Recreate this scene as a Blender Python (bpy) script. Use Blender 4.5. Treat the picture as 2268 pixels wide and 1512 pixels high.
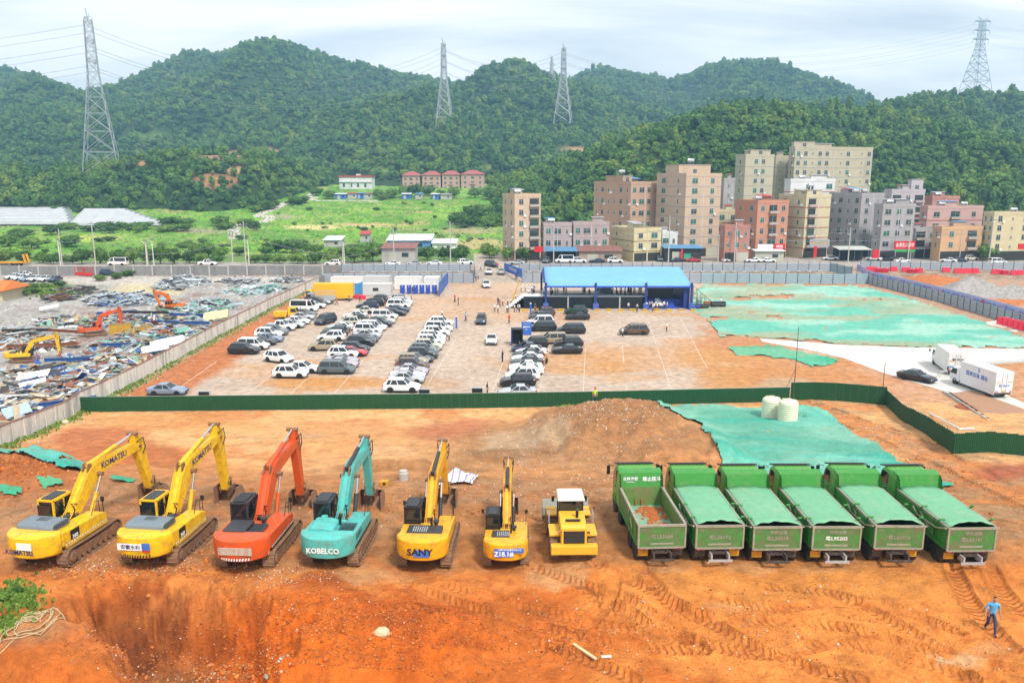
import bpy,bmesh,math,random
import numpy as np
from mathutils import Vector,Matrix
for _o in list(bpy.data.objects):
 bpy.data.objects.remove(_o,do_unlink=True)
SC = bpy.context.scene
COL = SC.collection
R = math.radians
rnd = random.Random(7)
# ------------------------------------------------------------------ camera
CAM_H = 26.0
PITCH = R(11.5)
cam = bpy.data.cameras.new('camera')
cam.lens = 28.0
cam.sensor_width = 36.0
cam.clip_start = 0.5
cam.clip_end = 9000
cam_o = bpy.data.objects.new('camera',cam)
COL.objects.link(cam_o)
cam_o.location = (0,0,CAM_H)
cam_o.rotation_euler = (R(90) - PITCH,0,0)
SC.camera = cam_o
# ------------------------------------------------------------------ sky and sun (bright overcast)
SUN_EL,SUN_AZ = R(50),R(150)          # azimuth clockwise from +Y
world = bpy.data.worlds.new('World')
SC.world = world
world.use_nodes = True
wn,wl = world.node_tree.nodes,world.node_tree.links
wn.clear()
def wnode(t,**kw):
 n = wn.new(t)
 for k,v in kw.items():
  setattr(n,k,v)
 return n
sky = wnode('ShaderNodeTexSky',sky_type='NISHITA',sun_disc=False)
sky.sun_elevation = SUN_EL
sky.sun_rotation = SUN_AZ
sky.air_density = 1.0
sky.dust_density = 1.5
tc = wnode('ShaderNodeTexCoord')
sep = wnode('ShaderNodeSeparateXYZ')
wl.new(tc.outputs['Generated'],sep.inputs[0])
zz = wnode('ShaderNodeMath',operation='MAXIMUM')
wl.new(sep.outputs['Z'],zz.inputs[0])
zz.inputs[1].default_value = 0.0
za = wnode('ShaderNodeMath',operation='ADD')
wl.new(zz.outputs[0],za.inputs[0])
za.inputs[1].default_value = 0.16
dvx = wnode('ShaderNodeMath',operation='DIVIDE')
dvy = wnode('ShaderNodeMath',operation='DIVIDE')
wl.new(sep.outputs['X'],dvx.inputs[0])
wl.new(sep.outputs['Y'],dvy.inputs[0])
wl.new(za.outputs[0],dvx.inputs[1])
wl.new(za.outputs[0],dvy.inputs[1])
cmb = wnode('ShaderNodeCombineXYZ')
wl.new(dvx.outputs[0],cmb.inputs[0])
wl.new(dvy.outputs[0],cmb.inputs[1])
mp = wnode('ShaderNodeMapping')
mp.inputs['Scale'].default_value = (0.55,1.25,1.0)
mp.inputs['Location'].default_value = (0.35,0.75,0.0)
wl.new(cmb.outputs[0],mp.inputs[0])
nz = wnode('ShaderNodeTexNoise')
nz.inputs['Scale'].default_value = 0.9
nz.inputs['Detail'].default_value = 7
nz.inputs['Roughness'].default_value = 0.52
nz.inputs['Distortion'].default_value = 0.4
wl.new(mp.outputs[0],nz.inputs['Vector'])
cr = wnode('ShaderNodeValToRGB')
cr.color_ramp.elements[0].position = 0.30
cr.color_ramp.elements[0].color = (0.30,0.30,0.30,1)
cr.color_ramp.elements[1].position = 0.56
cr.color_ramp.elements[1].color = (1,1,1,1)
wl.new(nz.outputs['Fac'],cr.inputs[0])
bg1 = wnode('ShaderNodeBackground')
bg1.inputs['Strength'].default_value = 0.12
wl.new(sky.outputs[0],bg1.inputs['Color'])
bg2 = wnode('ShaderNodeBackground')
bg2.inputs['Color'].default_value = (1.0,0.985,0.97,1)
bg2.inputs['Strength'].default_value = 1.24
mxs = wnode('ShaderNodeMixShader')
wl.new(cr.outputs[0],mxs.inputs[0])
wl.new(bg1.outputs[0],mxs.inputs[1])
wl.new(bg2.outputs[0],mxs.inputs[2])
wo = wnode('ShaderNodeOutputWorld')
wl.new(mxs.outputs[0],wo.inputs[0])
sun = bpy.data.lights.new('sun','SUN')
sun.energy = 3.8
sun.angle = R(9)
sun.color = (1.0,0.95,0.87)
sun_o = bpy.data.objects.new('sun',sun)
COL.objects.link(sun_o)
_sd = Vector((math.sin(SUN_AZ) * math.cos(SUN_EL),math.cos(SUN_AZ) * math.cos(SUN_EL),math.sin(SUN_EL)))
sun_o.rotation_euler = (-_sd).to_track_quat('-Z','Y').to_euler()
sun_o.location = (0,-40,120)
SC.render.engine = 'CYCLES'
SC.view_settings.view_transform = 'Standard'
SC.view_settings.look = 'None'
SC.view_settings.exposure = 0.24
SC.view_settings.gamma = 1.0
SC.view_settings.use_curve_mapping = False
SC.cycles.use_denoising = True
SC.cycles.max_bounces = 5
SC.cycles.diffuse_bounces = 2
SC.cycles.glossy_bounces = 2
SC.cycles.transmission_bounces = 3
SC.cycles.transparent_max_bounces = 8
SC.cycles.volume_bounces = 0
SC.cycles.use_adaptive_sampling = True
SC.cycles.adaptive_threshold = 0.02
SC.cycles.caustics_reflective = False
SC.cycles.caustics_refractive = False
# ------------------------------------------------------------------ projection helpers
F = 1764.0
cp,sp = math.cos(PITCH),math.sin(PITCH)
def ray(px,py):
 u,v = (px - 1134.0) / F,(py - 756.0) / F
 return u,cp - v * sp,-sp - v * cp
def proj(x,y,z):
 zc = y * cp - (z - CAM_H) * sp
 yc = -(y * sp + (z - CAM_H) * cp)
 return 1134 + F * x / zc,756 + F * yc / zc
_HY = [-400,40,47,84,90,204,226,258,300,360,480,640]
_HZ = [6.3,6.3,5.9,0.25,0,0,2.0,2.0,2.6,6.0,16,26]
def h0(x,y):
 """large shape of the land: high ground in front, the flat lot, then fields that rise to the hills"""
 return np.interp(y,_HY,_HZ)
_tp = np.arange(400.0,2000.0,.5)
_tt = np.full(len(_tp),12.0)
for _k in range(len(_tp)):                 # where each line of sight meets the land
 _u0,_dy,_dz = ray(1134,_tp[_k])
 _T = np.geomspace(12,1500,1500)
 _below = CAM_H + _dz * _T <= np.interp(_dy * _T,_HY,_HZ)
 _hi = _T[np.argmax(_below)] if _below.any() else 900.0
 _lo = _hi / 1.0033
 for _j in range(18):
  _m = .5 * (_lo + _hi)
  if CAM_H + _dz * _m <= np.interp(_dy * _m,_HY,_HZ):
   _hi = _m
  else:
   _lo = _m
 _tt[_k] = _hi
_tl = _tt.tolist()
def G(px,py,dz=0.0):
 """the place on the land that stands at a spot of the survey picture"""
 dx,dy,dzr = ray(px,py)
 k = min(max((py - 400) * 2,0),len(_tl) - 1.01)
 i = int(k)
 t = _tl[i] * (1 - k + i) + _tl[i + 1] * (k - i)
 return Vector((dx * t,dy * t,CAM_H + dzr * t + dz))
def atY(px,py,Y):
 dx,dy,dz = ray(px,py)
 t = Y / dy
 return Vector((dx * t,Y,CAM_H + dz * t))
def sstep(a,b,x):
 t = np.clip((x - a) / (b - a),0,1)
 return t * t * (3 - 2 * t)
def _hash(ix,iy,seed):
 n = (ix.astype(np.int64) * 374761393 + iy.astype(np.int64) * 668265263 + seed * 974711) & 0x7fffffff
 n = ((n ^ (n >> 13)) * 1274126177) & 0x7fffffff
 n = n ^ (n >> 16)
 return (n & 0xffff) / 65535.0
def vnoise(x,y,seed=0):
 ix,iy = np.floor(x),np.floor(y)
 fx,fy = x - ix,y - iy
 fx = fx * fx * (3 - 2 * fx)
 fy = fy * fy * (3 - 2 * fy)
 a,b = _hash(ix,iy,seed),_hash(ix + 1,iy,seed)
 c,d = _hash(ix,iy + 1,seed),_hash(ix + 1,iy + 1,seed)
 return (a * (1 - fx) + b * fx) * (1 - fy) + (c * (1 - fx) + d * fx) * fy
def fbm(x,y,oct=4,seed=0,gain=0.5):
 s,a,n = 0,1.0,0
 for o in range(oct):
  s = s + a * vnoise(x * 2 ** o + 13.1 * o,y * 2 ** o - 7.7 * o,seed + o)
  n += a
  a *= gain
 return s / n            # 0..1
# ------------------------------------------------------------------ materials
MATS = {}
def nt(name):
 m = bpy.data.materials.new(name)
 m.use_nodes = True
 n = m.node_tree.nodes
 l = m.node_tree.links
 b = n['Principled BSDF']
 return m,n,l,b
def col4(c):
 return (c[0],c[1],c[2],1)
def M(name,c=(.5,.5,.5),rough=.6,metal=0.0,var=.18,scale=3.0,dirt=None,dirt_amt=.5,dirt_scale=1.2,
 bump=0.0,bscale=20,objcol=False,spec=.4,coat=0.0,streak=False,trans=0.0):
 """plain surface with grain, blotches of dirt and fine relief"""
 if name in MATS:
  return MATS[name]
 m,n,l,b = nt(name)
 t0 = n.new('ShaderNodeTexCoord')
 oi = n.new('ShaderNodeObjectInfo')
 t = n.new('ShaderNodeVectorMath')      # no two copies carry the same stains
 t.operation = 'MULTIPLY_ADD'
 cmb = n.new('ShaderNodeCombineXYZ')
 for k in range(3):
  l.new(oi.outputs['Random'],cmb.inputs[k])
 l.new(cmb.outputs[0],t.inputs[0])
 t.inputs[1].default_value = (37.0,53.0,41.0)
 l.new(t0.outputs['Object'],t.inputs[2])
 if objcol:
  src = oi.outputs['Color']
 else:
  rgb = n.new('ShaderNodeRGB')
  rgb.outputs[0].default_value = col4(c)
  src = rgb.outputs[0]
 nz = n.new('ShaderNodeTexNoise')
 nz.inputs['Scale'].default_value = scale
 nz.inputs['Detail'].default_value = 6
 nz.inputs['Roughness'].default_value = .65
 l.new(t.outputs[0],nz.inputs['Vector'])
 mr = n.new('ShaderNodeMapRange')
 mr.inputs['From Min'].default_value = .25
 mr.inputs['From Max'].default_value = .75
 mr.inputs['To Min'].default_value = 1 - var
 mr.inputs['To Max'].default_value = 1 + var * .6
 l.new(nz.outputs['Fac'],mr.inputs['Value'])
 mul = n.new('ShaderNodeMix')
 mul.data_type = 'RGBA'
 mul.blend_type = 'MULTIPLY'
 mul.inputs['Factor'].default_value = 1
 l.new(src,mul.inputs['A'])
 l.new(mr.outputs[0],mul.inputs['B'])
 out = mul.outputs['Result']
 if dirt is not None:
  nd = n.new('ShaderNodeTexNoise')
  nd.inputs['Scale'].default_value = dirt_scale
  nd.inputs['Detail'].default_value = 8
  nd.inputs['Roughness'].default_value = .7
  if streak:
   mpn = n.new('ShaderNodeMapping')
   mpn.inputs['Scale'].default_value = (1,1,.12)
   l.new(t.outputs[0],mpn.inputs[0])
   l.new(mpn.outputs[0],nd.inputs['Vector'])
  else:
   l.new(t.outputs[0],nd.inputs['Vector'])
  rd = n.new('ShaderNodeMapRange')
  rd.inputs['From Min'].default_value = .62 - .25 * dirt_amt
  rd.inputs['From Max'].default_value = .78 - .12 * dirt_amt
  rd.inputs['To Max'].default_value = min(1,.35 + dirt_amt * .6)
  l.new(nd.outputs['Fac'],rd.inputs['Value'])
  mx = n.new('ShaderNodeMix')
  mx.data_type = 'RGBA'
  l.new(rd.outputs[0],mx.inputs['Factor'])
  l.new(out,mx.inputs['A'])
  mx.inputs['B'].default_value = col4(dirt)
  out = mx.outputs['Result']
 l.new(out,b.inputs['Base Color'])
 b.inputs['Roughness'].default_value = rough
 b.inputs['Metallic'].default_value = metal
 b.inputs['Specular IOR Level'].default_value = spec
 b.inputs['Coat Weight'].default_value = coat
 if bump:
  nb = n.new('ShaderNodeTexNoise')
  nb.inputs['Scale'].default_value = bscale
  nb.inputs['Detail'].default_value = 5
  l.new(t.outputs[0],nb.inputs['Vector'])
  bp = n.new('ShaderNodeBump')
  bp.inputs['Strength'].default_value = min(1,bump)
  bp.inputs['Distance'].default_value = .05
  l.new(nb.outputs['Fac'],bp.inputs['Height'])
  l.new(bp.outputs[0],b.inputs['Normal'])
 MATS[name] = m
 return m
# ------------------------------------------------------------------ mesh builder
class MB:
 def __init__(s):
  s.v,s.f,s.m = [],[],[]
 def add(s,vs,fs,mi=0):
  o = len(s.v)
  s.v.extend([tuple(p) for p in vs])
  for f in fs:
   s.f.append(tuple(i + o for i in f))
   s.m.append(mi)
  return s
 def box(s,c,d,rz=0.0,mi=0,rx=0.0,ry=0.0,taper=(1,1)):
  x,y,z = d[0] / 2,d[1] / 2,d[2] / 2
  tx,ty = taper
  p = [(-x,-y,-z),(x,-y,-z),(x,y,-z),(-x,y,-z),(-x * tx,-y * ty,z),(x * tx,-y * ty,z),(x * tx,y * ty,z),(-x * tx,y * ty,z)]
  if rz or rx or ry:
   mt = Matrix.Rotation(rz,3,'Z') @ Matrix.Rotation(ry,3,'Y') @ Matrix.Rotation(rx,3,'X')
   p = [mt @ Vector(q) for q in p]
  p = [(q[0] + c[0],q[1] + c[1],q[2] + c[2]) for q in p]
  return s.add(p,[(0,3,2,1),(4,5,6,7),(0,1,5,4),(1,2,6,5),(2,3,7,6),(3,0,4,7)],mi)
 def b2(s,lo,hi,mi=0):
  return s.box([(a + b) / 2 for a,b in zip(lo,hi)],[abs(b - a) for a,b in zip(lo,hi)],mi=mi)
 def tube(s,a,b,r,r2=None,n=8,mi=0,caps=True):
  a,b = Vector(a),Vector(b)
  r2 = r if r2 is None else r2
  d = (b - a)
  if d.length < 1e-6:
   return s
  d.normalize()
  up = Vector((0,0,1)) if abs(d.z) < .95 else Vector((1,0,0))
  e1 = d.cross(up).normalized()
  e2 = d.cross(e1)
  vs = []
  for q,rr in ((a,r),(b,r2)):
   for i in range(n):
    t = 2 * math.pi * i / n
    vs.append(q + e1 * (rr * math.cos(t)) + e2 * (rr * math.sin(t)))
  fs = [(i,(i + 1) % n,n + (i + 1) % n,n + i) for i in range(n)]
  if caps:
   fs.append(tuple(range(n - 1,-1,-1)))
   fs.append(tuple(range(n,2 * n)))
  return s.add(vs,fs,mi)
 def path(s,pts,r,n=6,mi=0):
  pts = [Vector(p) for p in pts]
  vs,fs = [],[]
  for k,p in enumerate(pts):
   d = (pts[min(k + 1,len(pts) - 1)] - pts[max(k - 1,0)]).normalized()
   up = Vector((0,0,1)) if abs(d.z) < .95 else Vector((1,0,0))
   e1 = d.cross(up).normalized()
   e2 = d.cross(e1)
   for i in range(n):
    t = 2 * math.pi * i / n
    vs.append(p + e1 * (r * math.cos(t)) + e2 * (r * math.sin(t)))
  for k in range(len(pts) - 1):
   for i in range(n):
    fs.append((k * n + i,k * n + (i + 1) % n,(k + 1) * n + (i + 1) % n,(k + 1) * n + i))
  fs.append(tuple(range(n - 1,-1,-1)))
  fs.append(tuple(range((len(pts) - 1) * n,len(pts) * n)))
  return s.add(vs,fs,mi)
 def prism(s,poly,axis,a,b,mi=0):
  """poly in the plane across axis, swept from a to b (axis 'x': poly=(y,z); 'y': (x,z); 'z': (x,y))"""
  n = len(poly)
  vs = []
  for t in (a,b):
   for p in poly:
    vs.append((t,p[0],p[1]) if axis == 'x' else (p[0],t,p[1]) if axis == 'y' else (p[0],p[1],t))
  fs = [(i,(i + 1) % n,n + (i + 1) % n,n + i) for i in range(n)]
  fs += [tuple(range(n - 1,-1,-1)),tuple(range(n,2 * n))]
  return s.add(vs,fs,mi)
 def loft(s,rings,mi=0,caps=True,closed=True):
  n = len(rings[0])
  vs = [p for r in rings for p in r]
  fs = []
  for k in range(len(rings) - 1):
   for i in range(n if closed else n - 1):
    fs.append((k * n + i,k * n + (i + 1) % n,(k + 1) * n + (i + 1) % n,(k + 1) * n + i))
  if caps and closed:
   fs.append(tuple(range(n - 1,-1,-1)))
   fs.append(tuple(range((len(rings) - 1) * n,len(rings) * n)))
  return s.add(vs,fs,mi)
 def lathe(s,prof,c=(0,0,0),n=16,axis='z',mi=0):
  rings = []
  for r,h in prof:
   ring = []
   for i in range(n):
    t = 2 * math.pi * i / n
    a,b = r * math.cos(t),r * math.sin(t)
    ring.append((c[0] + a,c[1] + b,c[2] + h) if axis == 'z' else (c[0] + h,c[1] + a,c[2] + b) if axis == 'x' else (c[0] + b,c[1] + h,c[2] + a))
   rings.append(ring)
  return s.loft(rings,mi)
 def mesh(s,name,mats,smooth=False,ang=35,fix=True):
  me = bpy.data.meshes.new(name)
  me.from_pydata(s.v,[],s.f)
  if not isinstance(mats,(list,tuple)):
   mats = [mats]
  for m in mats:
   me.materials.append(m)
  if len(mats) > 1:
   me.polygons.foreach_set('material_index',s.m)
  if fix:
   bm = bmesh.new()
   bm.from_mesh(me)
   bmesh.ops.recalc_face_normals(bm,faces=bm.faces)
   bm.to_mesh(me)
   bm.free()
  if smooth:
   me.polygons.foreach_set('use_smooth',[True] * len(me.polygons))
   me.set_sharp_from_angle(angle=R(ang))
  me.update()
  return me
 def build(s,name,mats,parent=None,smooth=False,ang=35,color=None,bevel=0):
  o = bpy.data.objects.new(name,s.mesh(name,mats,smooth,ang))
  COL.objects.link(o)
  if parent is not None:
   o.parent = parent
  if color is not None:
   o.color = col4(color)
  if bevel:
   bv = o.modifiers.new('edge','BEVEL')
   bv.width = bevel
   bv.segments = 2
   bv.limit_method = 'ANGLE'
   bv.angle_limit = R(40)
  return o
def tag(o,label=None,cat=None,group=None,kind=None):
 if label:
  o['label'] = label
 if cat:
  o['category'] = cat
 if group:
  o['group'] = group
 if kind:
  o['kind'] = kind
 return o
def thing(name,label,cat,loc=(0,0,0),rz=0.0,group=None):
 o = bpy.data.objects.new(name,None)
 o.empty_display_size = .3
 COL.objects.link(o)
 o.location = loc
 o.rotation_euler = (0,0,rz)
 return tag(o,label,cat,group)
def put(name,me,parent=None,loc=None,rz=None,color=None,scale=None):
 """one more object that shares a mesh"""
 o = bpy.data.objects.new(name,me)
 COL.objects.link(o)
 if parent is not None:
  o.parent = parent
 if loc is not None:
  o.location = loc
 if rz is not None:
  o.rotation_euler = (0,0,rz)
 if color is not None:
  o.color = col4(color)
 if scale is not None:
  o.scale = scale
 return o
def copy_tree(o,parent=None):
 c = o.copy()
 COL.objects.link(c)
 if parent is not None:
  c.parent = parent
 for ch in list(o.children):
  copy_tree(ch,c)
 return c
def text_mesh(txt,size,name='lettering',depth=.004,bold=0.0,shear=0.0,space=1.0):
 cu = bpy.data.curves.new(name,'FONT')
 cu.body = txt
 cu.size = size
 cu.align_x = 'CENTER'
 cu.align_y = 'CENTER'
 cu.extrude = depth
 cu.offset = bold
 cu.shear = shear
 cu.space_character = space
 cu.resolution_u = 2
 t = bpy.data.objects.new(name,cu)
 COL.objects.link(t)
 dg = bpy.context.evaluated_depsgraph_get()
 me = bpy.data.meshes.new_from_object(t.evaluated_get(dg))
 bpy.data.objects.remove(t)
 bpy.data.curves.remove(cu)
 return me
def lettering(txt,size,mat,parent,loc,rot,bold=.0,shear=0.0,sx=1.0,name='lettering',space=1.0):
 """flat lettering that lies on a surface; rot in radians (a plain text faces +Z, reads along +X)"""
 me = text_mesh(txt,size,bold=bold,shear=shear,space=space)
 me.materials.clear()
 me.materials.append(mat)
 o = put(name,me,parent,loc)
 o.rotation_euler = rot
 o.scale = (sx,1,1)
 return o
def np_mesh(name,co,faces,mat,cols=None,smooth=True):
 """large sheet from numpy arrays: co (n,3), faces (m,4 or 3)"""
 me = bpy.data.meshes.new(name)
 nv,nf,k = len(co),len(faces),faces.shape[1]
 me.vertices.add(nv)
 me.vertices.foreach_set('co',np.ascontiguousarray(co,dtype=np.float32).ravel())
 me.loops.add(nf * k)
 me.loops.foreach_set('vertex_index',np.ascontiguousarray(faces,dtype=np.int32).ravel())
 me.polygons.add(nf)
 me.polygons.foreach_set('loop_start',np.arange(0,nf * k,k,dtype=np.int32))
 if smooth:
  me.polygons.foreach_set('use_smooth',np.ones(nf,dtype=bool))
 me.update(calc_edges=True)
 if cols is not None:
  a = me.color_attributes.new('tint','FLOAT_COLOR','POINT')
  c = np.ones((nv,4),dtype=np.float32)
  c[:,:cols.shape[1]] = cols
  a.data.foreach_set('color',c.ravel())
 for m in (mat if isinstance(mat,(list,tuple)) else [mat]):
  me.materials.append(m)
 return me
def grid_faces(nr,nc):
 i = np.arange(nr * nc).reshape(nr,nc)
 return np.stack([i[:-1,:-1].ravel(),i[:-1,1:].ravel(),i[1:,1:].ravel(),i[1:,:-1].ravel()],axis=1)
# ================================================================== THE LAND
def tint_material(name,rough=.9,grain=.25,gscale=1.2,fine=9.0,bump=.6,dist=.15,spec=.25,tread=False):
 """surface whose stains and soil kinds come with the sheet (attribute), grain and relief from noise"""
 m,n,l,b = nt(name)
 at = n.new('ShaderNodeAttribute')
 at.attribute_name = 'tint'
 t = n.new('ShaderNodeTexCoord')
 n1 = n.new('ShaderNodeTexNoise')
 n1.inputs['Scale'].default_value = gscale
 n1.inputs['Detail'].default_value = 9
 n1.inputs['Roughness'].default_value = .72
 l.new(t.outputs['Object'],n1.inputs['Vector'])
 mr = n.new('ShaderNodeMapRange')
 mr.inputs['From Min'].default_value = .28
 mr.inputs['From Max'].default_value = .72
 mr.inputs['To Min'].default_value = 1 - grain
 mr.inputs['To Max'].default_value = 1 + grain * .75
 l.new(n1.outputs['Fac'],mr.inputs['Value'])
 mul = n.new('ShaderNodeMix')
 mul.data_type = 'RGBA'
 mul.blend_type = 'MULTIPLY'
 mul.inputs['Factor'].default_value = 1
 l.new(at.outputs['Color'],mul.inputs['A'])
 l.new(mr.outputs[0],mul.inputs['B'])
 out,hgt = mul.outputs['Result'],None
 if tread:
  # prints of tyre lugs along the wheel tracks (way along, way across, how clear)
  ta = n.new('ShaderNodeAttribute')
  ta.attribute_name = 'tread'
  sx = n.new('ShaderNodeSeparateXYZ')
  l.new(ta.outputs['Vector'],sx.inputs[0])
  def mth(op,a,b_):
   q = n.new('ShaderNodeMath')
   q.operation = op
   for i,v in enumerate((a,b_)):
    if isinstance(v,(int,float)):
     q.inputs[i].default_value = v
    elif v is not None:
     l.new(v,q.inputs[i])
   return q.outputs[0]
  ph = mth('ADD',mth('MULTIPLY',sx.outputs[0],50 * 2 * math.pi / .34),mth('MULTIPLY',sx.outputs[1],11.0))
  ph = mth('ADD',ph,mth('MULTIPLY',n1.outputs['Fac'],2.2))
  lug = n.new('ShaderNodeMapRange')
  lug.inputs['From Min'].default_value,lug.inputs['From Max'].default_value = .35,.75
  l.new(mth('SINE',ph,None),lug.inputs['Value'])
  hgt = mth('MULTIPLY',lug.outputs[0],sx.outputs[2])
  mt_ = n.new('ShaderNodeMix')
  mt_.data_type = 'RGBA'
  l.new(mth('MULTIPLY',hgt,.58),mt_.inputs['Factor'])
  l.new(out,mt_.inputs['A'])
  mt_.inputs['B'].default_value = (.26,.065,.015,1)
  out = mt_.outputs['Result']
 l.new(out,b.inputs['Base Color'])
 # alpha of the tint = how wet the place is
 rr = n.new('ShaderNodeMapRange')
 rr.inputs['To Min'].default_value = .22
 rr.inputs['To Max'].default_value = rough
 l.new(at.outputs['Alpha'],rr.inputs['Value'])
 l.new(rr.outputs[0],b.inputs['Roughness'])
 b.inputs['Specular IOR Level'].default_value = spec
 n2 = n.new('ShaderNodeTexNoise')
 n2.inputs['Scale'].default_value = fine
 n2.inputs['Detail'].default_value = 6
 n2.inputs['Roughness'].default_value = .7
 l.new(t.outputs['Object'],n2.inputs['Vector'])
 bp = n.new('ShaderNodeBump')
 bp.inputs['Strength'].default_value = bump
 bp.inputs['Distance'].default_value = dist
 l.new(mth('SUBTRACT',n2.outputs['Fac'],mth('MULTIPLY',hgt,.32)) if tread else n2.outputs['Fac'],bp.inputs['Height'])
 l.new(bp.outputs[0],b.inputs['Normal'])
 return m
def lerpc(c,m,to):
 m = m[...,None]
 return c * (1 - m) + np.array(to) * m
def inpoly(px,py,poly):
 """soft-less mask of a polygon"""
 ins = np.zeros(px.shape,bool)
 n = len(poly)
 for i in range(n):
  x1,y1 = poly[i]
  x2,y2 = poly[(i + 1) % n]
  if y1 == y2:
   continue
  c = ((y1 > py) != (y2 > py)) & (px < (x2 - x1) * (py - y1) / (y2 - y1) + x1)
  ins ^= c
 return ins
def seg_dist(x,y,pts):
 """distance to a polyline and the way along it"""
 best = np.full(x.shape,1e9)
 along = np.zeros(x.shape)
 s0 = 0.0
 for (x1,y1),(x2,y2) in zip(pts[:-1],pts[1:]):
  L = math.hypot(x2 - x1,y2 - y1)
  t = np.clip(((x - x1) * (x2 - x1) + (y - y1) * (y2 - y1)) / (L * L + 1e-9),0,1)
  d = np.hypot(x - x1 - t * (x2 - x1),y - y1 - t * (y2 - y1))
  u = d < best
  best = np.where(u,d,best)
  along = np.where(u,s0 + t * L,along)
  s0 += L
 return best,along
def smooth_line(pts,k=8):
 out = []
 n = len(pts)
 for i in range(n - 1):
  p0,p1,p2,p3 = pts[max(i - 1,0)],pts[i],pts[i + 1],pts[min(i + 2,n - 1)]
  for j in range(k):
   t = j / k
   out.append(tuple(.5 * (2 * b + (c - a) * t + (2 * a - 5 * b + 4 * c - d) * t * t + (3 * b - a - 3 * c + d) * t ** 3)
       for a,b,c,d in zip(p0,p1,p2,p3)))
 out.append(tuple(pts[-1]))
 return out
# rows run away from the camera, columns fan out with the distance
_py = np.concatenate([np.arange(1900,1530,-14.),np.arange(1530,620,-2.9),np.arange(620,520,-1.6),np.arange(520,404,-2.2)])
_px = np.concatenate([np.arange(-900,-60,24.),np.arange(-60,2330,2.9),np.arange(2330,3200,24.)])
_v = (_py - 756) / F
_ry = cp - _v * sp
_rz = -sp - _v * cp
_t = np.zeros_like(_py)
for _i in range(len(_py)):
 _p = G(1134,_py[_i])
 _t[_i] = _p.y / _ry[_i]
_u = (_px - 1134) / F
GX = _u[None,:] * _t[:,None]
GY = np.repeat((_ry * _t)[:,None],len(_px),1)
PX = np.repeat(_px[None,:],len(_py),0)
PY = np.repeat(_py[:,None],len(_px),1)
GZ0 = h0(GX,GY)
def W2(pts):
 """picture spots -> ground plan"""
 return [tuple(G(a,b)[:2]) for a,b in pts]
def blob(cx,cy,rx,ry,seed=0,amp=.5,sc=None,soft=.35):
 """ragged patch given by its spot and size in the survey picture"""
 d = np.hypot((PX - cx) / rx,(PY - cy) / ry)
 n = fbm(PX / (sc or rx * .5),PY / (sc or rx * .5) * (rx / ry) * .6,4,seed)
 return sstep(1 + soft,1 - soft,d + (n - .5) * 2 * amp)
FENCE_LINE = [(180,912),(560,908),(1000,904),(1330,899),(1560,893),(1690,890)]
_fx = np.interp(PX,[-900,180,560,1000,1330,1560,1690,1750,1965,3200],[912,912,908,904,899,893,890,886,891,891])
WALL_PTS = [(0,995),(178,905),(300,845),(480,745),(600,682),(705,632),(760,600)]
WALL_W = W2([(-260,1130)] + WALL_PTS)
_wx = np.interp(GY,[w[1] for w in WALL_W],[w[0] for w in WALL_W])
left_of_wall = GX < _wx
lot = (PY < _fx) & ~left_of_wall & (GY < 206)
yard = left_of_wall & (GY < 214)
# ---------------- heights
Z = GZ0.copy()
near = sstep(120,60,GY)
fg = (PY >= _fx) & ~left_of_wall
Z += near * (fbm(GX * .10,GY * .10,4,3) - .5) * 1.1 * sstep(88,78,GY) * ~yard
Z += sstep(90,82,GY) * (fbm(GX * .55,GY * .55,4,9) - .5) * .22
Z += sstep(85,70,GY) * (fbm(GX * 2.6,GY * 2.6,3,19) - .5) * .07
# the pit in front of the machines, left
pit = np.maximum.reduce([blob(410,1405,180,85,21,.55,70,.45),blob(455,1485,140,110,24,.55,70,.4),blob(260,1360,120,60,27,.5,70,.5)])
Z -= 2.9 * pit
bank = blob(780,1440,330,120,31,.45,130,.4)
Z += .75 * bank * (PY > 1290)
bank2 = blob(150,1470,150,80,33,.3,90,.4)
Z += .95 * bank2
ridge_l = blob(560,1460,60,110,35,.4)
Z += .3 * ridge_l * (1 - pit)
rubbly = np.clip(pit + .5 * bank + .3 * sstep(1330,1500,PY),0,1)
Z += rubbly * (fbm(GX * 1.3,GY * 1.3,5,41,.65) - .45) * .75
Z += rubbly * (np.abs(fbm(GX * 5,GY * 5,2,44) - .5)) * .22
# furrows on the cut slope bottom left
fur = blob(190,1430,150,60,47,.2) * (PY > 1380)
Z += fur * np.sin((GX * 1.0 + GY * .55) * 5.2 + fbm(GX,GY,2,49) * 3) * .10
# spoil heap in the middle and its spurs
heap = np.maximum(blob(1370,962,160,50,51,.35,80,.55),.6 * blob(1500,1010,110,45,52,.5,60,.5))
Z += 2.7 * heap * sstep(90,86,GY) + heap * (fbm(GX * 1.0,GY * 1.0,5,53,.65) - .5) * 1.1
heap2 = blob(60,1060,120,42,57,.35,60,.5)
Z += 1.1 * heap2 + heap2 * (fbm(GX * 1.5,GY * 1.5,3,58) - .5) * .5
heap3 = np.maximum(blob(1130,1010,140,18,59,.5,50),blob(880,1030,130,10,60,.5,40))
Z += .4 * heap3
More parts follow.
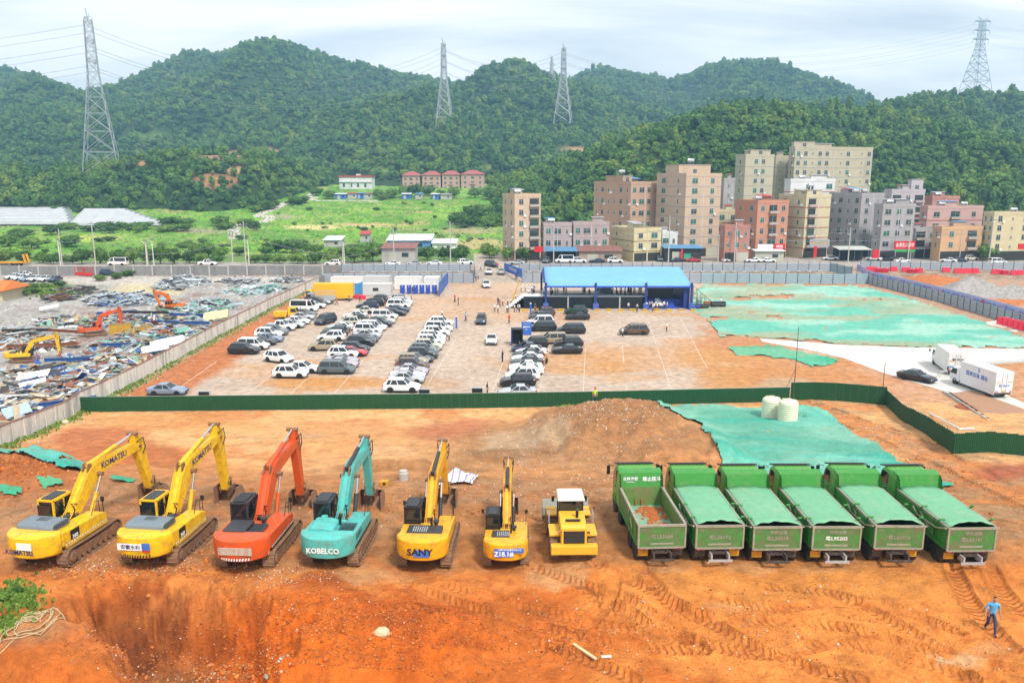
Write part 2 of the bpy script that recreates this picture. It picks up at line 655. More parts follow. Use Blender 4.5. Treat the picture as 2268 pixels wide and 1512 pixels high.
# wheel tracks pressed into the soil
TRACKS = [
 [(1320,1250),(1420,1300),(1560,1370),(1760,1380),(1900,1400),(2060,1450),(2268,1500)],
 [(1290,1300),(1400,1360),(1540,1425),(1700,1450),(1830,1430),(1960,1450),(2150,1512)],
 [(930,1310),(1060,1350),(1200,1390),(1420,1430),(1560,1440)],
 [(980,1295),(1130,1335),(1280,1370),(1460,1400),(1540,1425)],
 [(2110,1265),(2140,1320),(2190,1390),(2240,1440)],
 [(2190,1260),(2215,1310),(2268,1370)],
 [(1600,1330),(1720,1350),(1850,1340),(1980,1350),(2120,1400)],
 [(800,1420),(920,1380),(1060,1400),(1240,1440),(1400,1512)],
 [(2268,1090),(2160,1040),(2000,960),(1880,920),(1800,890)],
 [(2268,1130),(2120,1060),(1960,985),(1840,935),(1780,905)],
 [(1180,1250),(1280,1290),(1400,1330),(1520,1410)],
 [(1700,1300),(1880,1330),(2050,1420),(2200,1512)],
 [(1000,1500),(1200,1440),(1330,1350),(1360,1290)],
 [(1420,1260),(1480,1330),(1600,1400),(1800,1480),(1900,1512)],
]
track = np.zeros_like(Z)
trk_m = np.zeros_like(Z)
TRD = np.zeros(Z.shape + (3,))
selr = np.where((_py > 880) & (_py < 1530))[0]
r0,r1 = selr[0],selr[-1] + 1
gx,gy = GX[r0:r1],GY[r0:r1]
for i,tr in enumerate(TRACKS):
 w = smooth_line(W2(tr),6)
 d,s = seg_dist(gx,gy,w)
 wd = .34 if i not in (8,9) else .6
 prof = sstep(wd + .12,wd - .05,d)
 lip = np.exp(-((d - wd - .10) / .10) ** 2)
 fade = .55 + .6 * fbm(gx * .22,gy * .22,2,70 + i)
 Z[r0:r1] += fade * (-.13 * prof + .12 * lip)
 up_ = prof * fade > trk_m[r0:r1]
 TRD[r0:r1][up_] = np.stack([s / 50,d,prof * np.clip(fade * 1.5 - .3,0,1) * sstep(.38,.58,fbm(gx * .4,gy * .4,3,95 + i))],-1)[up_]
 trk_m[r0:r1] = np.maximum(trk_m[r0:r1],prof * fade)
# yard rubble and field relief
Z += yard * sstep(60,80,GY) * (fbm(GX * .35,GY * .35,4,61) - .45) * .55
Z += yard * (fbm(GX * 1.3,GY * 1.3,3,63,.7) - .5) * .35
field = (GY > 258)
Z += sstep(258,275,GY) * (fbm(GX * .02,GY * .02,3,65) - .5) * 2.0
Z += sstep(258,275,GY) * (fbm(GX * .35,GY * .35,3,67,.7) - .5) * .9
# right of the lot: soft bumps under the netting
netzone = sstep(1540,1600,PX) * sstep(748,738,PY) * sstep(622,634,PY) * sstep(2.5,0,(PX - 1922) * .27 - PY + 629)
Z += netzone * (fbm(GX * .2,GY * .2,3,69) - .4) * .5
# ---------------- colours of the soils (dry reflectance)
ORANGE = (.52,.155,.030)
DEEP = (.36,.085,.018)
TAN = (.62,.29,.105)
PALE = (.66,.40,.20)
BROWN = (.27,.13,.055)
GREY = (.36,.31,.25)
n1 = fbm(GX * .12,GY * .16,5,101,.6)
n2 = fbm(GX * .5,GY * .6,4,103,.6)
n3 = fbm(GX * .05,GY * .09,3,105)
n4 = fbm(GX * 1.8,GY * 1.8,3,107,.7)
C = np.zeros(Z.shape + (3,))
C[:] = ORANGE
C = lerpc(C,sstep(.42,.62,n1),(.60,.235,.065))
C = lerpc(C,sstep(.50,.72,n2) * .7,DEEP)
# in front, right: light orange flat
rf = sstep(1150,1400,PX) * sstep(1150,1260,PY)
C = lerpc(C,rf * sstep(.36,.56,n1 * .6 + n2 * .4) * .95,(.68,.27,.070))
C = lerpc(C,rf * sstep(.60,.74,n2 * .6 + n4 * .4) * .5,DEEP)
C = lerpc(C,rf * blob(1800,1290,420,45,111,.4) * .55,(.58,.27,.075))
# behind the machines: brown trodden soil, then pale sand up to the fence
mid = fg & (PY < 1260)
bm_ = sstep(1275,1235,PY) * sstep(1020,1075,PY)
C = lerpc(C,bm_ * (.55 + .40 * sstep(.35,.6,n2)) * (PX > 0),(.40,.22,.11))
C = lerpc(C,bm_ * sstep(.5,.7,n4) * .5,BROWN)
C = lerpc(C,bm_ * sstep(.50,.7,n1) * .65,(.47,.20,.065))
up = sstep(1075,1010,PY) * fg
C = lerpc(C,up * .95,(.74,.42,.185))
C = lerpc(C,up * sstep(.46,.60,n1) * .75,(.60,.23,.080))
C = lerpc(C,up * sstep(.54,.66,n2) * .4,(.78,.52,.29))
C = lerpc(C,up * blob(820,975,270,45,113,.5) * .7,(.68,.34,.14))
C = lerpc(C,up * blob(1020,950,130,26,115,.5) * .8,(.47,.16,.075))
C = lerpc(C,up * blob(380,935,190,22,117,.5) * .6,(.62,.27,.08))
C = lerpc(C,up * blob(330,1035,150,40,119,.5) * .75,(.44,.115,.028))
C = lerpc(C,up * blob(200,985,120,30,121,.5) * .8,(.47,.13,.045))
C = lerpc(C,np.maximum(blob(1200,1000,250,60,123,.55),heap) * fg * .85,(.40,.21,.095))
C = lerpc(C,heap * .8,(.37,.17,.070))
C = lerpc(C,heap * sstep(.45,.65,n2) * .6,(.30,.16,.07))
C = lerpc(C,blob(1160,985,100,36,125,.6) * fg * .5,(.52,.42,.30))
C = lerpc(C,np.maximum(blob(1130,1015,130,12,127,.6),blob(900,1040,140,9,128,.6)) * fg * .6,BROWN)
C = lerpc(C,heap2 * .8,(.42,.12,.030))
# pit: dark red and stony
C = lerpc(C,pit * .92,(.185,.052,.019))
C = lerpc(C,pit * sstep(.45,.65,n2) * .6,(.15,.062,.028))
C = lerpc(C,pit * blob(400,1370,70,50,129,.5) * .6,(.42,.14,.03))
C = lerpc(C,np.maximum(blob(430,1440,140,70,131,.6),blob(620,1265,70,20,133,.5)) * .45,(.34,.22,.13))
# fresh orange bank at the bottom
C = lerpc(C,bank * (PY > 1280) * .95,(.62,.15,.014))
C = lerpc(C,bank * (PY > 1280) * sstep(.5,.68,n2) * .6,(.33,.075,.014))
C = lerpc(C,fur * .8,(.55,.19,.06))
C = lerpc(C,blob(60,1430,110,50,135,.4) * .7,(.44,.26,.14))
# pale dried puddles
wet = np.ones_like(Z)
for (cx,cy,rx,ry,k) in [(790,1275,60,22,.9),(880,1280,50,20,.6),(1230,1275,60,28,.95),(1480,1262,55,10,.7),
       (1660,1262,60,12,.6),(1830,1262,60,10,.5),(2130,1470,50,16,.9),(2060,1455,22,10,.7),
       (2190,1440,60,14,.5),(1620,1345,60,10,.5),(980,1240,30,30,.5),(1290,1235,24,30,.5),
       (680,970,50,10,.6),(560,975,40,8,.5),(860,1000,70,12,.5)]:
 b_ = blob(cx,cy,rx,ry,int(cx + cy),.55)
 C = lerpc(C,b_ * k * .8,(.60,.36,.19))
 wet = np.minimum(wet,1 - b_ * .45)
C = lerpc(C,blob(2110,1465,40,12,137,.5) * .8,(.72,.58,.42))
# soil pressed dark in the wheel tracks, dry crumbs pale
C = lerpc(C,trk_m * .28 * (PY > 1230),(.66,.26,.075))
C = lerpc(C,trk_m * .35 * sstep(.52,.6,n4) * (PY > 1230),DEEP)
for (pts,wdp,c,k) in [([(2268,1110),(2140,1050),(1980,972),(1860,928),(1790,897)],2.2,(.60,.235,.075),.85)]:
 d,s = seg_dist(gx,gy,smooth_line(W2(pts),5))
 C[r0:r1] = lerpc(C[r0:r1],sstep(wdp + 1,wdp - .8,d + (n2[r0:r1] - .5) * 2) * k,c)
side = (PX > 1800) & (PY > 890) & (PY < 1160) & fg
C = lerpc(C,side * sstep(.45,.65,n2) * .6,(.42,.27,.15))
C = lerpc(C,blob(2250,1045,90,18,139,.4) * .8,(.37,.10,.055))
C = np.where((fg & (PY > 900))[...,None],np.clip(C * (np.array((1.16,1.0,.80)) * sstep(1180,1260,PY)[...,None] + np.array((1.08,1.03,.95)) * (1 - sstep(1180,1260,PY)[...,None])),0,.85),C)
# tree-less grey gravel beside the wall
dw,_s = seg_dist(GX[:,:],GY[:,:],WALL_W)
grav = sstep(1.6,.3,dw + (n2 - .5) * 1.5) * ~yard * (GY < 190)
C = lerpc(C,grav * .7,(.30,.22,.10))
# parking lot: pale grey-brown pressed gravel, orange where the soil shows
lot_c = np.zeros_like(C)
lot_c[:] = (.57,.445,.35)
lot_c = lerpc(lot_c,sstep(.42,.66,n1) * .65,(.47,.355,.275))
lot_c = lerpc(lot_c,sstep(.5,.68,n2) * .4,(.61,.48,.38))
lot_c = lerpc(lot_c,sstep(.57,.72,fbm(GX * .07,GY * .2,4,141,.6)) * .6,(.56,.29,.11))
lot_c = lerpc(lot_c,blob(700,850,110,16,143,.4) * .8,(.58,.27,.075))
for cx,cy,rx,ry,k in [(770,848,90,14,.9),(1000,680,140,30,.35),(1250,800,150,22,.6),(1420,790,200,26,.65),(1640,800,120,45,.8),
      (1300,820,120,9,.7),(1560,760,90,16,.6),(1080,640,70,20,.3),(1650,850,90,40,.6),
      (560,830,60,10,.5),(660,800,50,8,.6),(960,850,60,12,.4),(640,870,30,6,.6),(1200,700,120,14,.4)]:
 lot_c = lerpc(lot_c,blob(cx,cy,rx,ry,int(cx * 3 + cy),.6) * k * .9,(.57,.275,.09))
# ring marks where cars turned
for (cx,cy,rr,a0,a1) in [(1400,775,22,0,7),(1385,780,14,0,7),(1420,765,30,0,7),(1590,830,26,2,5)]:
 p = G(cx,cy)
 dd = np.abs(np.hypot(GX - p.x,GY - p.y) - rr * .28)
 lot_c = lerpc(lot_c,sstep(.5,.1,dd + (n2 - .5) * .4) * .3,(.66,.46,.32))
# strip of bare orange soil between lot and wall
o_strip = sstep(10.5,8.0,dw + (n1 - .5) * 5) * sstep(0.6,2.0,dw) * (GY < 196)
lot_c = lerpc(lot_c,o_strip * .92,(.52,.165,.045))
lot_c = lerpc(lot_c,o_strip * sstep(.5,.65,n2) * .4,(.40,.13,.04))
lot_c = lerpc(lot_c,sstep(2.2,.7,dw + (n2 - .5) * 2) * .7,(.33,.25,.10))
lot_c = lerpc(lot_c,sstep(1500,1620,PX + (n2 - .5) * 120) * sstep(755,800,PY) * sstep(.35,.55,n1) * .8,(.55,.26,.085))
lot_c = lerpc(lot_c,sstep(1600,1700,PX + (n2 - .5) * 120) * sstep(765,800,PY) * .7,(.56,.235,.08))
lot_c = lerpc(lot_c,sstep(1530,1600,PX + (n2 - .5) * 160) * (PY < 775) * (PY > 622) * .8,(.52,.22,.09))
lot_c = lerpc(lot_c,blob(1740,860,60,22,149,.5) * .6,(.45,.36,.24))
lot_c = lerpc(lot_c,(PX > 1950) * (PY > 840) * sstep(.4,.6,n2) * .6,(.62,.35,.22))
C = np.where(lot[...,None],lot_c,C)
# behind the lot: strip between the two hoardings, then street concrete
st = (GY >= 206) & (GY < 226) & ~left_of_wall
C = np.where(st[...,None],lerpc(np.zeros_like(C) + np.array((.27,.19,.13)),sstep(.4,.6,n2),(.40,.30,.21)),C)
C = np.where((GY >= 226)[...,None] & (GY < 262)[...,None],lerpc(np.zeros_like(C) + np.array((.40,.36,.32)),sstep(.42,.62,n2) * .7,(.46,.42,.37)),C)
# building ground of the right-hand plot behind the banner fence
rp = (PX > 1890) & (PY > 585) & (PY < 760) & (GY > 120)
C = lerpc(C,rp * sstep(612,622,PY) * .7,(.44,.30,.21))
# demolition yard: grey concrete crushed with brick
yc = np.zeros_like(C)
yc[:] = (.40,.375,.345)
yc = lerpc(yc,sstep(.4,.6,n2) * .6,(.30,.27,.25))
yc = lerpc(yc,sstep(.55,.7,n1) * .7,(.30,.20,.17))
yc = lerpc(yc,sstep(.58,.72,n4) * .7,(.60,.58,.54))
yc = lerpc(yc,sstep(.60,.72,fbm(GX * .25,GY * .25,4,161)) * .6,(.27,.135,.10))
yc = lerpc(yc,blob(330,640,70,14,163,.4) * .7,(.66,.55,.30))
yc = lerpc(yc,blob(350,622,380,9,165,.3) * .7,(.57,.52,.45))
yc = lerpc(yc,(PX < 300) * blob(90,665,260,10,166,.3) * .6,(.46,.44,.41))
C = np.where(yard[...,None],yc,C)
# green verge of the yard along the far wall and left
gv = yard * np.maximum(blob(110,640,90,13,167,.4),blob(480,603,420,5,169,.6))
C = lerpc(C,gv * .85,(.10,.19,.03))
# fields
plots = fbm(np.floor(GX / 14 + .35 * np.sin(GY * .03)) * 3.7,np.floor((GY + GX * .25) / 9) * 2.3,1,171)
fc = np.zeros_like(C)
fc[:] = (.11,.25,.025)
fc = lerpc(fc,(plots > .35) * .9,(.17,.34,.03))
fc = lerpc(fc,(plots > .55) * .9,(.10,.23,.025))
fc = lerpc(fc,(plots > .72) * .9,(.23,.37,.045))
fc = lerpc(fc,(plots > .9) * .8,(.40,.28,.14))
fc = lerpc(fc,sstep(.52,.68,n1) * .55,(.36,.33,.11))
fc = lerpc(fc,sstep(.50,.62,fbm(GX * .9,GY * .25,3,173)) * .5,(.06,.17,.02))
fc = lerpc(fc,sstep(.48,.66,n2) * .55,(.07,.16,.02))
edge = np.minimum(np.abs(((GY + GX * .25) / 9) % 1 - .5),1)
fc = lerpc(fc,(edge > .44) * .5 * (n2 > .45),(.36,.28,.13))
for cx,cy,rx,ry,c,k in [(690,503,60,5,(.60,.46,.22),.9),(1040,510,60,6,(.38,.27,.16),.8),(820,497,90,4,(.52,.36,.18),.8),(920,540,60,4,(.45,.34,.2),.7),
       (1060,540,70,12,(.46,.32,.17),.8),(210,528,60,6,(.48,.40,.12),.8),(180,527,60,8,(.35,.4,.06),.6),
       (440,512,70,5,(.33,.25,.2),.8),(620,480,40,6,(.35,.30,.2),.7),(980,480,60,6,(.24,.35,.06),.6)]:
 fc = lerpc(fc,blob(cx,cy,rx,ry,int(cx + cy * 3),.5) * k,c)
fc = np.clip(fc * np.array((1.12,1.22,1.1)),0,.7)
fm = sstep(256,262,GY) * np.where(PX < 1110,1,sstep(275,285,GY))
verge = (PX < 1050) & (GY > 236)
C = np.where(field[...,None],lerpc(C,fm,(0,0,0)) + fc * fm[...,None],C)
C = lerpc(C,(verge & ~field) * .9,(.13,.24,.04))
# path through the fields
for pts,wd in [([(520,530),(525,500),(590,490),(598,480),(570,478),(612,462),(640,448),(700,438)],2.2),([(690,430),(688,442),(750,446),(830,445)],2.0)]:
 d,s = seg_dist(GX,GY,smooth_line(W2(pts),5))
 C = lerpc(C,sstep(wd + .4,wd - .2,d),(.55,.50,.44))
 Z = np.where(d < wd + 1,Z * .2 + h0(GX,GY) * .8 + .25,Z)
# concrete side street between the two hoardings
C = lerpc(C,((GY > 205) & (PX > 1050) & (PX < 1160) & (GY < 262)) * .8,(.48,.40,.32))
GROUND_Z = Z
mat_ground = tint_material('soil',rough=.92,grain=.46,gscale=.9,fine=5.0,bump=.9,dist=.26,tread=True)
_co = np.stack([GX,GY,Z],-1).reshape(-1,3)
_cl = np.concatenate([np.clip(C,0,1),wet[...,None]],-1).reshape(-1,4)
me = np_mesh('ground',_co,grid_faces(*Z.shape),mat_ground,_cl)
_a = me.color_attributes.new('tread','FLOAT_COLOR','POINT')
_a.data.foreach_set('color',np.concatenate([TRD,np.ones(Z.shape + (1,))],-1).astype(np.float32).ravel())
me.color_attributes.render_color_index = 0
ground = put('ground',me)
tag(ground,kind='structure')
from bisect import bisect_left
_gy,_gu = GY[:,0].tolist(),(_px - 1134) / F
_gul,_gry = _gu.tolist(),_ry.tolist()
def ground_z(x,y):
 """height of the finished ground at a place"""
 i = min(max(bisect_left(_gy,y) - 1,0),len(_gy) - 2)
 fr = min(max((y - _gy[i]) / (_gy[i + 1] - _gy[i]),0),1)
 u = x / max(y,1) * (_gry[i] * (1 - fr) + _gry[i + 1] * fr)
 j = min(max(bisect_left(_gul,u) - 1,0),len(_gul) - 2)
 f = min(max((u - _gul[j]) / (_gul[j + 1] - _gul[j]),0),1)
 z = GROUND_Z
 return float((z[i,j] * (1 - f) + z[i,j + 1] * f) * (1 - fr) + (z[i + 1,j] * (1 - f) + z[i + 1,j + 1] * f) * fr)
def GG(px,py,dz=0.0):
 p = G(px,py)
 return Vector((p.x,p.y,ground_z(p.x,p.y) + dz))
def on(x,y,dz=0.0):
 return Vector((x,y,ground_z(x,y) + dz))
# broad land beyond and behind, so that nothing ends in view
base = MB()
base.add([(-6000,-600,-1.5),(6000,-600,-1.5),(6000,7500,-1.5),(-6000,7500,-1.5)],[(0,1,2,3)])
tag(base.build('plain',M('plain_soil',(.16,.13,.06),.95,var=.3,scale=.02)),kind='structure')
back = MB()
back.add([(-150,-300,6.2),(150,-300,6.2),(150,19.5,6.2),(-150,19.5,6.2)],[(0,1,2,3)])
tag(back.build('ground_behind',M('back_soil',(.50,.17,.04),.95,var=.35,scale=.3)),kind='structure')
# ------------------------------------------------------------------ hills
RIDGES = [
 # (px, py, distance), reach in front, reach behind, rise curve
 ([(-900,200,1250),(-300,190,1250),(0,162,1250),(60,161,1240),(110,184,1230),(160,204,1220),(200,218,1220),(270,208,1230),(320,185,1240),
 (380,155,1250),(440,127,1250),(520,127,1250),(570,109,1250),(630,101,1250),(700,122,1250),(760,145,1240),(830,163,1230),(900,180,1220),
 (960,187,1220),(1040,196,1220),(1100,235,1220),(1200,310,1200),(1300,380,1200)],610,300,1.1),
 ([(780,330,900),(860,268,900),(930,240,905),(980,220,910),(1040,187,920),(1060,170,920),(1110,147,930),(1150,147,930),(1200,165,940),(1260,190,950),
 (1320,225,950),(1400,290,950),(1500,370,940)],320,220,1.0),
 ([(1100,330,1350),(1180,235,1350),(1260,183,1350),(1300,163,1350),(1340,157,1350),(1400,175,1360),(1480,186,1370),(1520,176,1380),(1560,151,1380),
 (1620,146,1380),(1680,144,1380),(1720,154,1370),(1760,170,1360),(1820,190,1350),(1880,215,1350),(1925,237,1350),(2000,265,1350),(2100,310,1350),(2300,380,1350)],700,300,1.1),
 ([(1040,428,560),(1100,412,520),(1150,398,490),(1250,368,480),(1330,335,480),(1400,310,485),(1500,280,490),(1570,254,490),(1650,243,500),(1760,238,505),(1900,243,505),
 (1960,255,500),(2060,278,490),(2160,310,470),(2400,330,460),(3200,340,460)],185,170,1.0),
 ([(1700,390,700),(1800,310,700),(1900,262,710),(1960,245,715),(2000,234,720),(2060,217,720),(2100,207,720),(2160,207,720),(2220,212,720),(2268,225,720),
 (2500,245,720),(3200,260,720)],300,220,1.0),
 ([(-900,400,500),(-300,400,500),(0,396,500),(100,388,500),(228,382,500),(330,354,500),(450,345,490),(560,352,520),(640,362,600),(700,372,660),(760,388,690),(900,408,700),(1000,420,700)],95,260,.9),
 ([(600,425,660),(700,385,700),(800,348,740),(900,340,760),(1000,347,760),(1100,364,740),(1180,392,700),(1260,420,680)],150,200,1.0),
]
def hill_z(x,y):
 u = 1134 + F * x / (y * cp + 1e-6) * 1.0
 # picture column of a far point hardly depends on its height
 z = np.full(np.shape(x),-30.0)
 jit = (fbm(x * .006,y * .006,3,201) - .5)
 for k,(pts,wf,wb,ex) in enumerate(RIDGES):
  pxs = [p[0] for p in pts]
  pz = []
  for p in pts:
   q = atY(p[0],p[1],p[2])
   pz.append(q.z)
  D = np.interp(u,pxs,[p[2] for p in pts]) + jit * 110
  H = np.interp(u,pxs,pz)
  inside = (u >= pxs[0]) & (u <= pxs[-1])
  H = np.where(inside,H,-30)
  t = np.clip((y - (D - wf)) / wf,0,1)
  tb = np.clip((y - D) / wb,0,1)
  foot = h0(x,D - wf) - 3
  s = (t ** ex) * (1 - .35 * t) / .65 * (1 - tb ** 1.6)
  amp = np.clip(H - foot,0,300)
  spur = (fbm(x * .010 + k * 9,y * .004,3,211 + k,.5) - .5) * 1.9
  s2 = np.clip(s + spur * 4 * t * (1 - t) * .34,-.1,1.2)
  zk = foot + amp * s2
  zk = np.where(y < D,np.minimum(zk,CAM_H + (H - CAM_H) * y / D - 4 * (1 - t)),zk)
  z = np.maximum(z,np.where(t > 0,zk,-30))
 return z
hy = np.concatenate([np.arange(262,560,4.),np.arange(560,1700,9.)])
hu = np.arange(-1500,3800,11.)
HU,HYY = np.meshgrid((hu - 1134) / F * cp,hy)
HX = HU * HYY
HZ = hill_z(HX,HYY)
HZ += (fbm(HX * .03,HYY * .03,3,221) - .5) * 4
hc = np.zeros(HZ.shape + (3,))
hc[:] = (.030,.060,.014)
hn = fbm(HX * .012,HYY * .012,4,223)
hc = lerpc(hc,sstep(.5,.68,hn) * .8,(.075,.125,.02))
def hpix():
 zc = HYY * cp - (HZ - CAM_H) * sp
 return 1134 + F * HX / zc,756 - F * (HYY * sp + (HZ - CAM_H) * cp) / zc
HPX,HPY = hpix()
def hblob(cx,cy,rx,ry,seed):
 return sstep(1.3,.6,np.hypot((HPX - cx) / rx,(HPY - cy) / ry) + (fbm(HX * .03,HYY * .03,3,seed) - .5) * 1.2)
BARE = [(500,345,70,14,(.33,.19,.12)),(590,338,40,8,(.42,.24,.14)),(1265,335,45,8,(.45,.26,.14)),(1000,310,24,6,(.10,.16,.03)),(310,360,30,8,(.38,.2,.1)),(470,400,60,14,(.34,.17,.08)),
  (850,378,34,8,(.16,.24,.05)),(520,375,26,10,(.42,.25,.12)),(1830,300,100,14,(.13,.23,.04)),(330,300,60,8,(.10,.17,.04)),(1080,372,30,7,(.16,.24,.05))]
bare = np.zeros_like(HZ)
for k,(a,b,c,d,cc) in enumerate(BARE):
 bb = hblob(a,b,c,d,230 + k)
 hc = lerpc(hc,bb,cc)
 bare = np.maximum(bare,bb)
mat_hill = tint_material('forest_floor',rough=.95,grain=.4,gscale=.25,fine=.8,bump=.5,dist=1.0)
me = np_mesh('hills',np.stack([HX,HYY,HZ],-1).reshape(-1,3),grid_faces(*HZ.shape),mat_hill,hc.reshape(-1,3))
tag(put('hills',me),kind='structure')
# ================================================================== TREES AND FOREST
def leaf_material(name,dark,light,yellow,inst=True,scale=.35):
 m,n,l,b = nt(name)
 oi = n.new('ShaderNodeObjectInfo')
 t = n.new('ShaderNodeTexCoord')
 nz = n.new('ShaderNodeTexNoise')
 nz.inputs['Scale'].default_value = scale
 nz.inputs['Detail'].default_value = 4
 l.new(t.outputs['Object'],nz.inputs['Vector'])
 nw = n.new('ShaderNodeTexNoise')
 nw.inputs['Scale'].default_value = .022
 nw.inputs['Detail'].default_value = 3
 l.new(oi.outputs['Location'],nw.inputs['Vector'])
 ad = n.new('ShaderNodeMath')
 ad.operation = 'MULTIPLY_ADD'
 ad.inputs[1].default_value = .5
 l.new(oi.outputs['Random'],ad.inputs[0])
 sb = n.new('ShaderNodeMath')
 sb.operation = 'SUBTRACT'
 l.new(nz.outputs['Fac'],sb.inputs[0])
 sb.inputs[1].default_value = .25
 l.new(sb.outputs[0],ad.inputs[2])
 a2 = n.new('ShaderNodeMath')
 a2.operation = 'MULTIPLY_ADD'
 a2.inputs[1].default_value = .8
 l.new(nw.outputs['Fac'],a2.inputs[0])
 s2 = n.new('ShaderNodeMath')
 s2.operation = 'SUBTRACT'
 s2.inputs[1].default_value = .4
 l.new(ad.outputs[0],s2.inputs[0])
 l.new(s2.outputs[0],a2.inputs[2])
 cr = n.new('ShaderNodeValToRGB')
 e = cr.color_ramp.elements
 e[0].position,e[0].color = .1,col4(dark)
 e[1].position,e[1].color = .95,col4(yellow)
 e2 = cr.color_ramp.elements.new(.5)
 e2.color = col4(light)
 l.new(a2.outputs[0],cr.inputs[0])
 l.new(cr.outputs[0],b.inputs['Base Color'])
 b.inputs['Roughness'].default_value = .6
 b.inputs['Specular IOR Level'].default_value = .25
 tr = n.new('ShaderNodeBsdfTranslucent')
 l.new(cr.outputs[0],tr.inputs['Color'])
 ms = n.new('ShaderNodeMixShader')
 ms.inputs[0].default_value = .22
 l.new(b.outputs[0],ms.inputs[1])
 l.new(tr.outputs[0],ms.inputs[2])
 l.new(ms.outputs[0],n['Material Output'].inputs['Surface'])
 return m
LEAF_FOREST = leaf_material('forest_leaves',(.024,.076,.025),(.10,.215,.038),(.26,.33,.055))
LEAF_TREE = leaf_material('tree_leaves',(.030,.080,.018),(.095,.20,.03),(.20,.29,.05),scale=.6)
LEAF_SHRUB = leaf_material('shrub_leaves',(.03,.08,.012),(.085,.185,.025),(.20,.30,.05),scale=.6)
BARK = M('bark',(.16,.12,.085),.9,var=.3,scale=6)
def ico_pts(sub):
 bm = bmesh.new()
 bmesh.ops.create_icosphere(bm,subdivisions=sub,radius=1)
 bm.verts.ensure_lookup_table()
 v = np.array([q.co[:] for q in bm.verts])
 f = [[q.index for q in fc.verts] for fc in bm.faces]
 bm.free()
 return v,f
ICO2 = ico_pts(2)
ICO1 = ico_pts(1)
def crown(mb,seed,rx,rz,base,nleaf,leaf,lumps=9,core=.80,flat=.55):
 """crown as uneven lumps of leaf tufts round a dark heart; gaps between the lumps"""
 rg = random.Random(seed)
 cs = []
 for i in range(lumps):
  a = rg.uniform(0,6.28)
  rr = math.sqrt(rg.random()) * .62
  zz = rg.uniform(-.35,.75)
  cs.append((rr * math.cos(a) * rx * (1 - .3 * max(zz,0)),rr * math.sin(a) * rx * (1 - .3 * max(zz,0)),base + rz * (1 + zz) * .62,rg.uniform(.30,.52)))
 v,f = ICO1
 for (x,y,z,s) in cs:
  k = [(x + q[0] * rx * s * core * rg.uniform(.8,1.1),y + q[1] * rx * s * core * rg.uniform(.8,1.1),z + q[2] * rz * s * core * rg.uniform(.8,1.1)) for q in v]
  mb.add(k,f)
 for i in range(nleaf):
  x,y,z,s = cs[rg.randrange(lumps)]
  d = Vector((rg.gauss(0,1),rg.gauss(0,1),rg.gauss(.35,1))).normalized()
  p = Vector((x + d.x * rx * s,y + d.y * rx * s,z + d.z * rz * s))
  nrm = (d + Vector((rg.gauss(0,flat),rg.gauss(0,flat),rg.gauss(.2,flat)))).normalized()
  e1 = nrm.orthogonal().normalized()
  e1 = Matrix.Rotation(rg.uniform(0,6.28),3,nrm) @ e1
  e2 = nrm.cross(e1)
  w = leaf * rg.uniform(.6,1.3)
  mb.add([p - e1 * w,p - e2 * w * .7 + nrm * w * .12,p + e1 * w,p + e2 * w * .7 + nrm * w * .12],[(0,1,2,3)])
# --- forest: too many and too far to count, one mass
protos = bpy.data.collections.new('forest_tree_kinds')
for k in range(7):
 mb = MB()
 rg = random.Random(300 + k)
 rx,rz = [(3.6,3.0),(3.0,3.6),(4.2,3.0),(2.6,4.2),(3.4,3.2),(2.2,5.2),(4.6,3.6)][k]
 crown(mb,400 + k,rx,rz,0.2,130,.62,lumps=8,core=.86,flat=.5)
 me = mb.mesh('forest_tree',LEAF_FOREST,smooth=False,fix=False)
 o = bpy.data.objects.new('forest_tree',me)
 protos.objects.link(o)
pts,rots,scl,var = [],[],[],[]
frg = np.random.RandomState(5)
ys = []
y = 296.0
while y < 1420:
 ys.append(y)
 y += 3.7 + (y - 290) * .0036
us = None
runmax = None
UG = np.arange(-420,2700,2.0)
runmax = np.full(len(UG),-9.0)
for y in ys:
 st = (3.8 + (y - 290) * .0034)
 xs = np.arange(-420,2700,st / (y * cp) * F)
 u = xs + frg.uniform(-.5,.5,len(xs)) * (xs[1] - xs[0])
 yy = y + frg.uniform(-.5,.5,len(xs)) * 4.6
 xx = (u - 1134) / F * cp * yy
 zz = hill_z(xx,yy)
 gz = h0(xx,yy)
 el = (zz + 7 - CAM_H) / yy
 rm = np.interp(u,UG,runmax)
 keep = (zz > gz - .8) & (el > rm - .004)
 # open ground, the building plots and the clearings stay free
 zc = yy * cp - (zz - CAM_H) * sp
 ppx = 1134 + F * xx / zc
 ppy = 756 - F * (yy * sp + (zz - CAM_H) * cp) / zc
 for (a,b,c,d,cc) in BARE:
  q = np.hypot((ppx - a) / c,(ppy - b) / d)
  keep &= ~((q < 1) & (frg.rand(len(xs)) < (.93 if d < 14 else .7)))
 keep &= ~((ppx > 740) & (ppx < 830) & (ppy > 385) & (ppy < 440))
 keep &= ~((ppx > 735) & (ppx < 1085) & (yy < 572)) & ~((ppx < 365) & (yy < 402))
 keep &= ~((ppx > 1600) & (ppx < 1950) & (yy < 335))
 keep &= ~((ppx > 1100) & (yy < 312))
 z_ok = np.where(keep)[0]
 sc0 = (.50 + y * .00050)
 for i in z_ok:
  s = sc0 * frg.choice([.6,.75,.9,1.0,1.1,1.3,1.7]) * frg.uniform(.85,1.15)
  pts.append((xx[i],yy[i],max(zz[i],gz[i]) - .3))
  rots.append(frg.uniform(0,6.28))
  scl.append(s)
  var.append(frg.randint(0,7))
 runmax = np.maximum(runmax,np.interp(UG,np.sort(u),((zz - CAM_H) / yy)[np.argsort(u)]))
fm_ = bpy.data.meshes.new('forest')
fm_.from_pydata(pts,[],[])
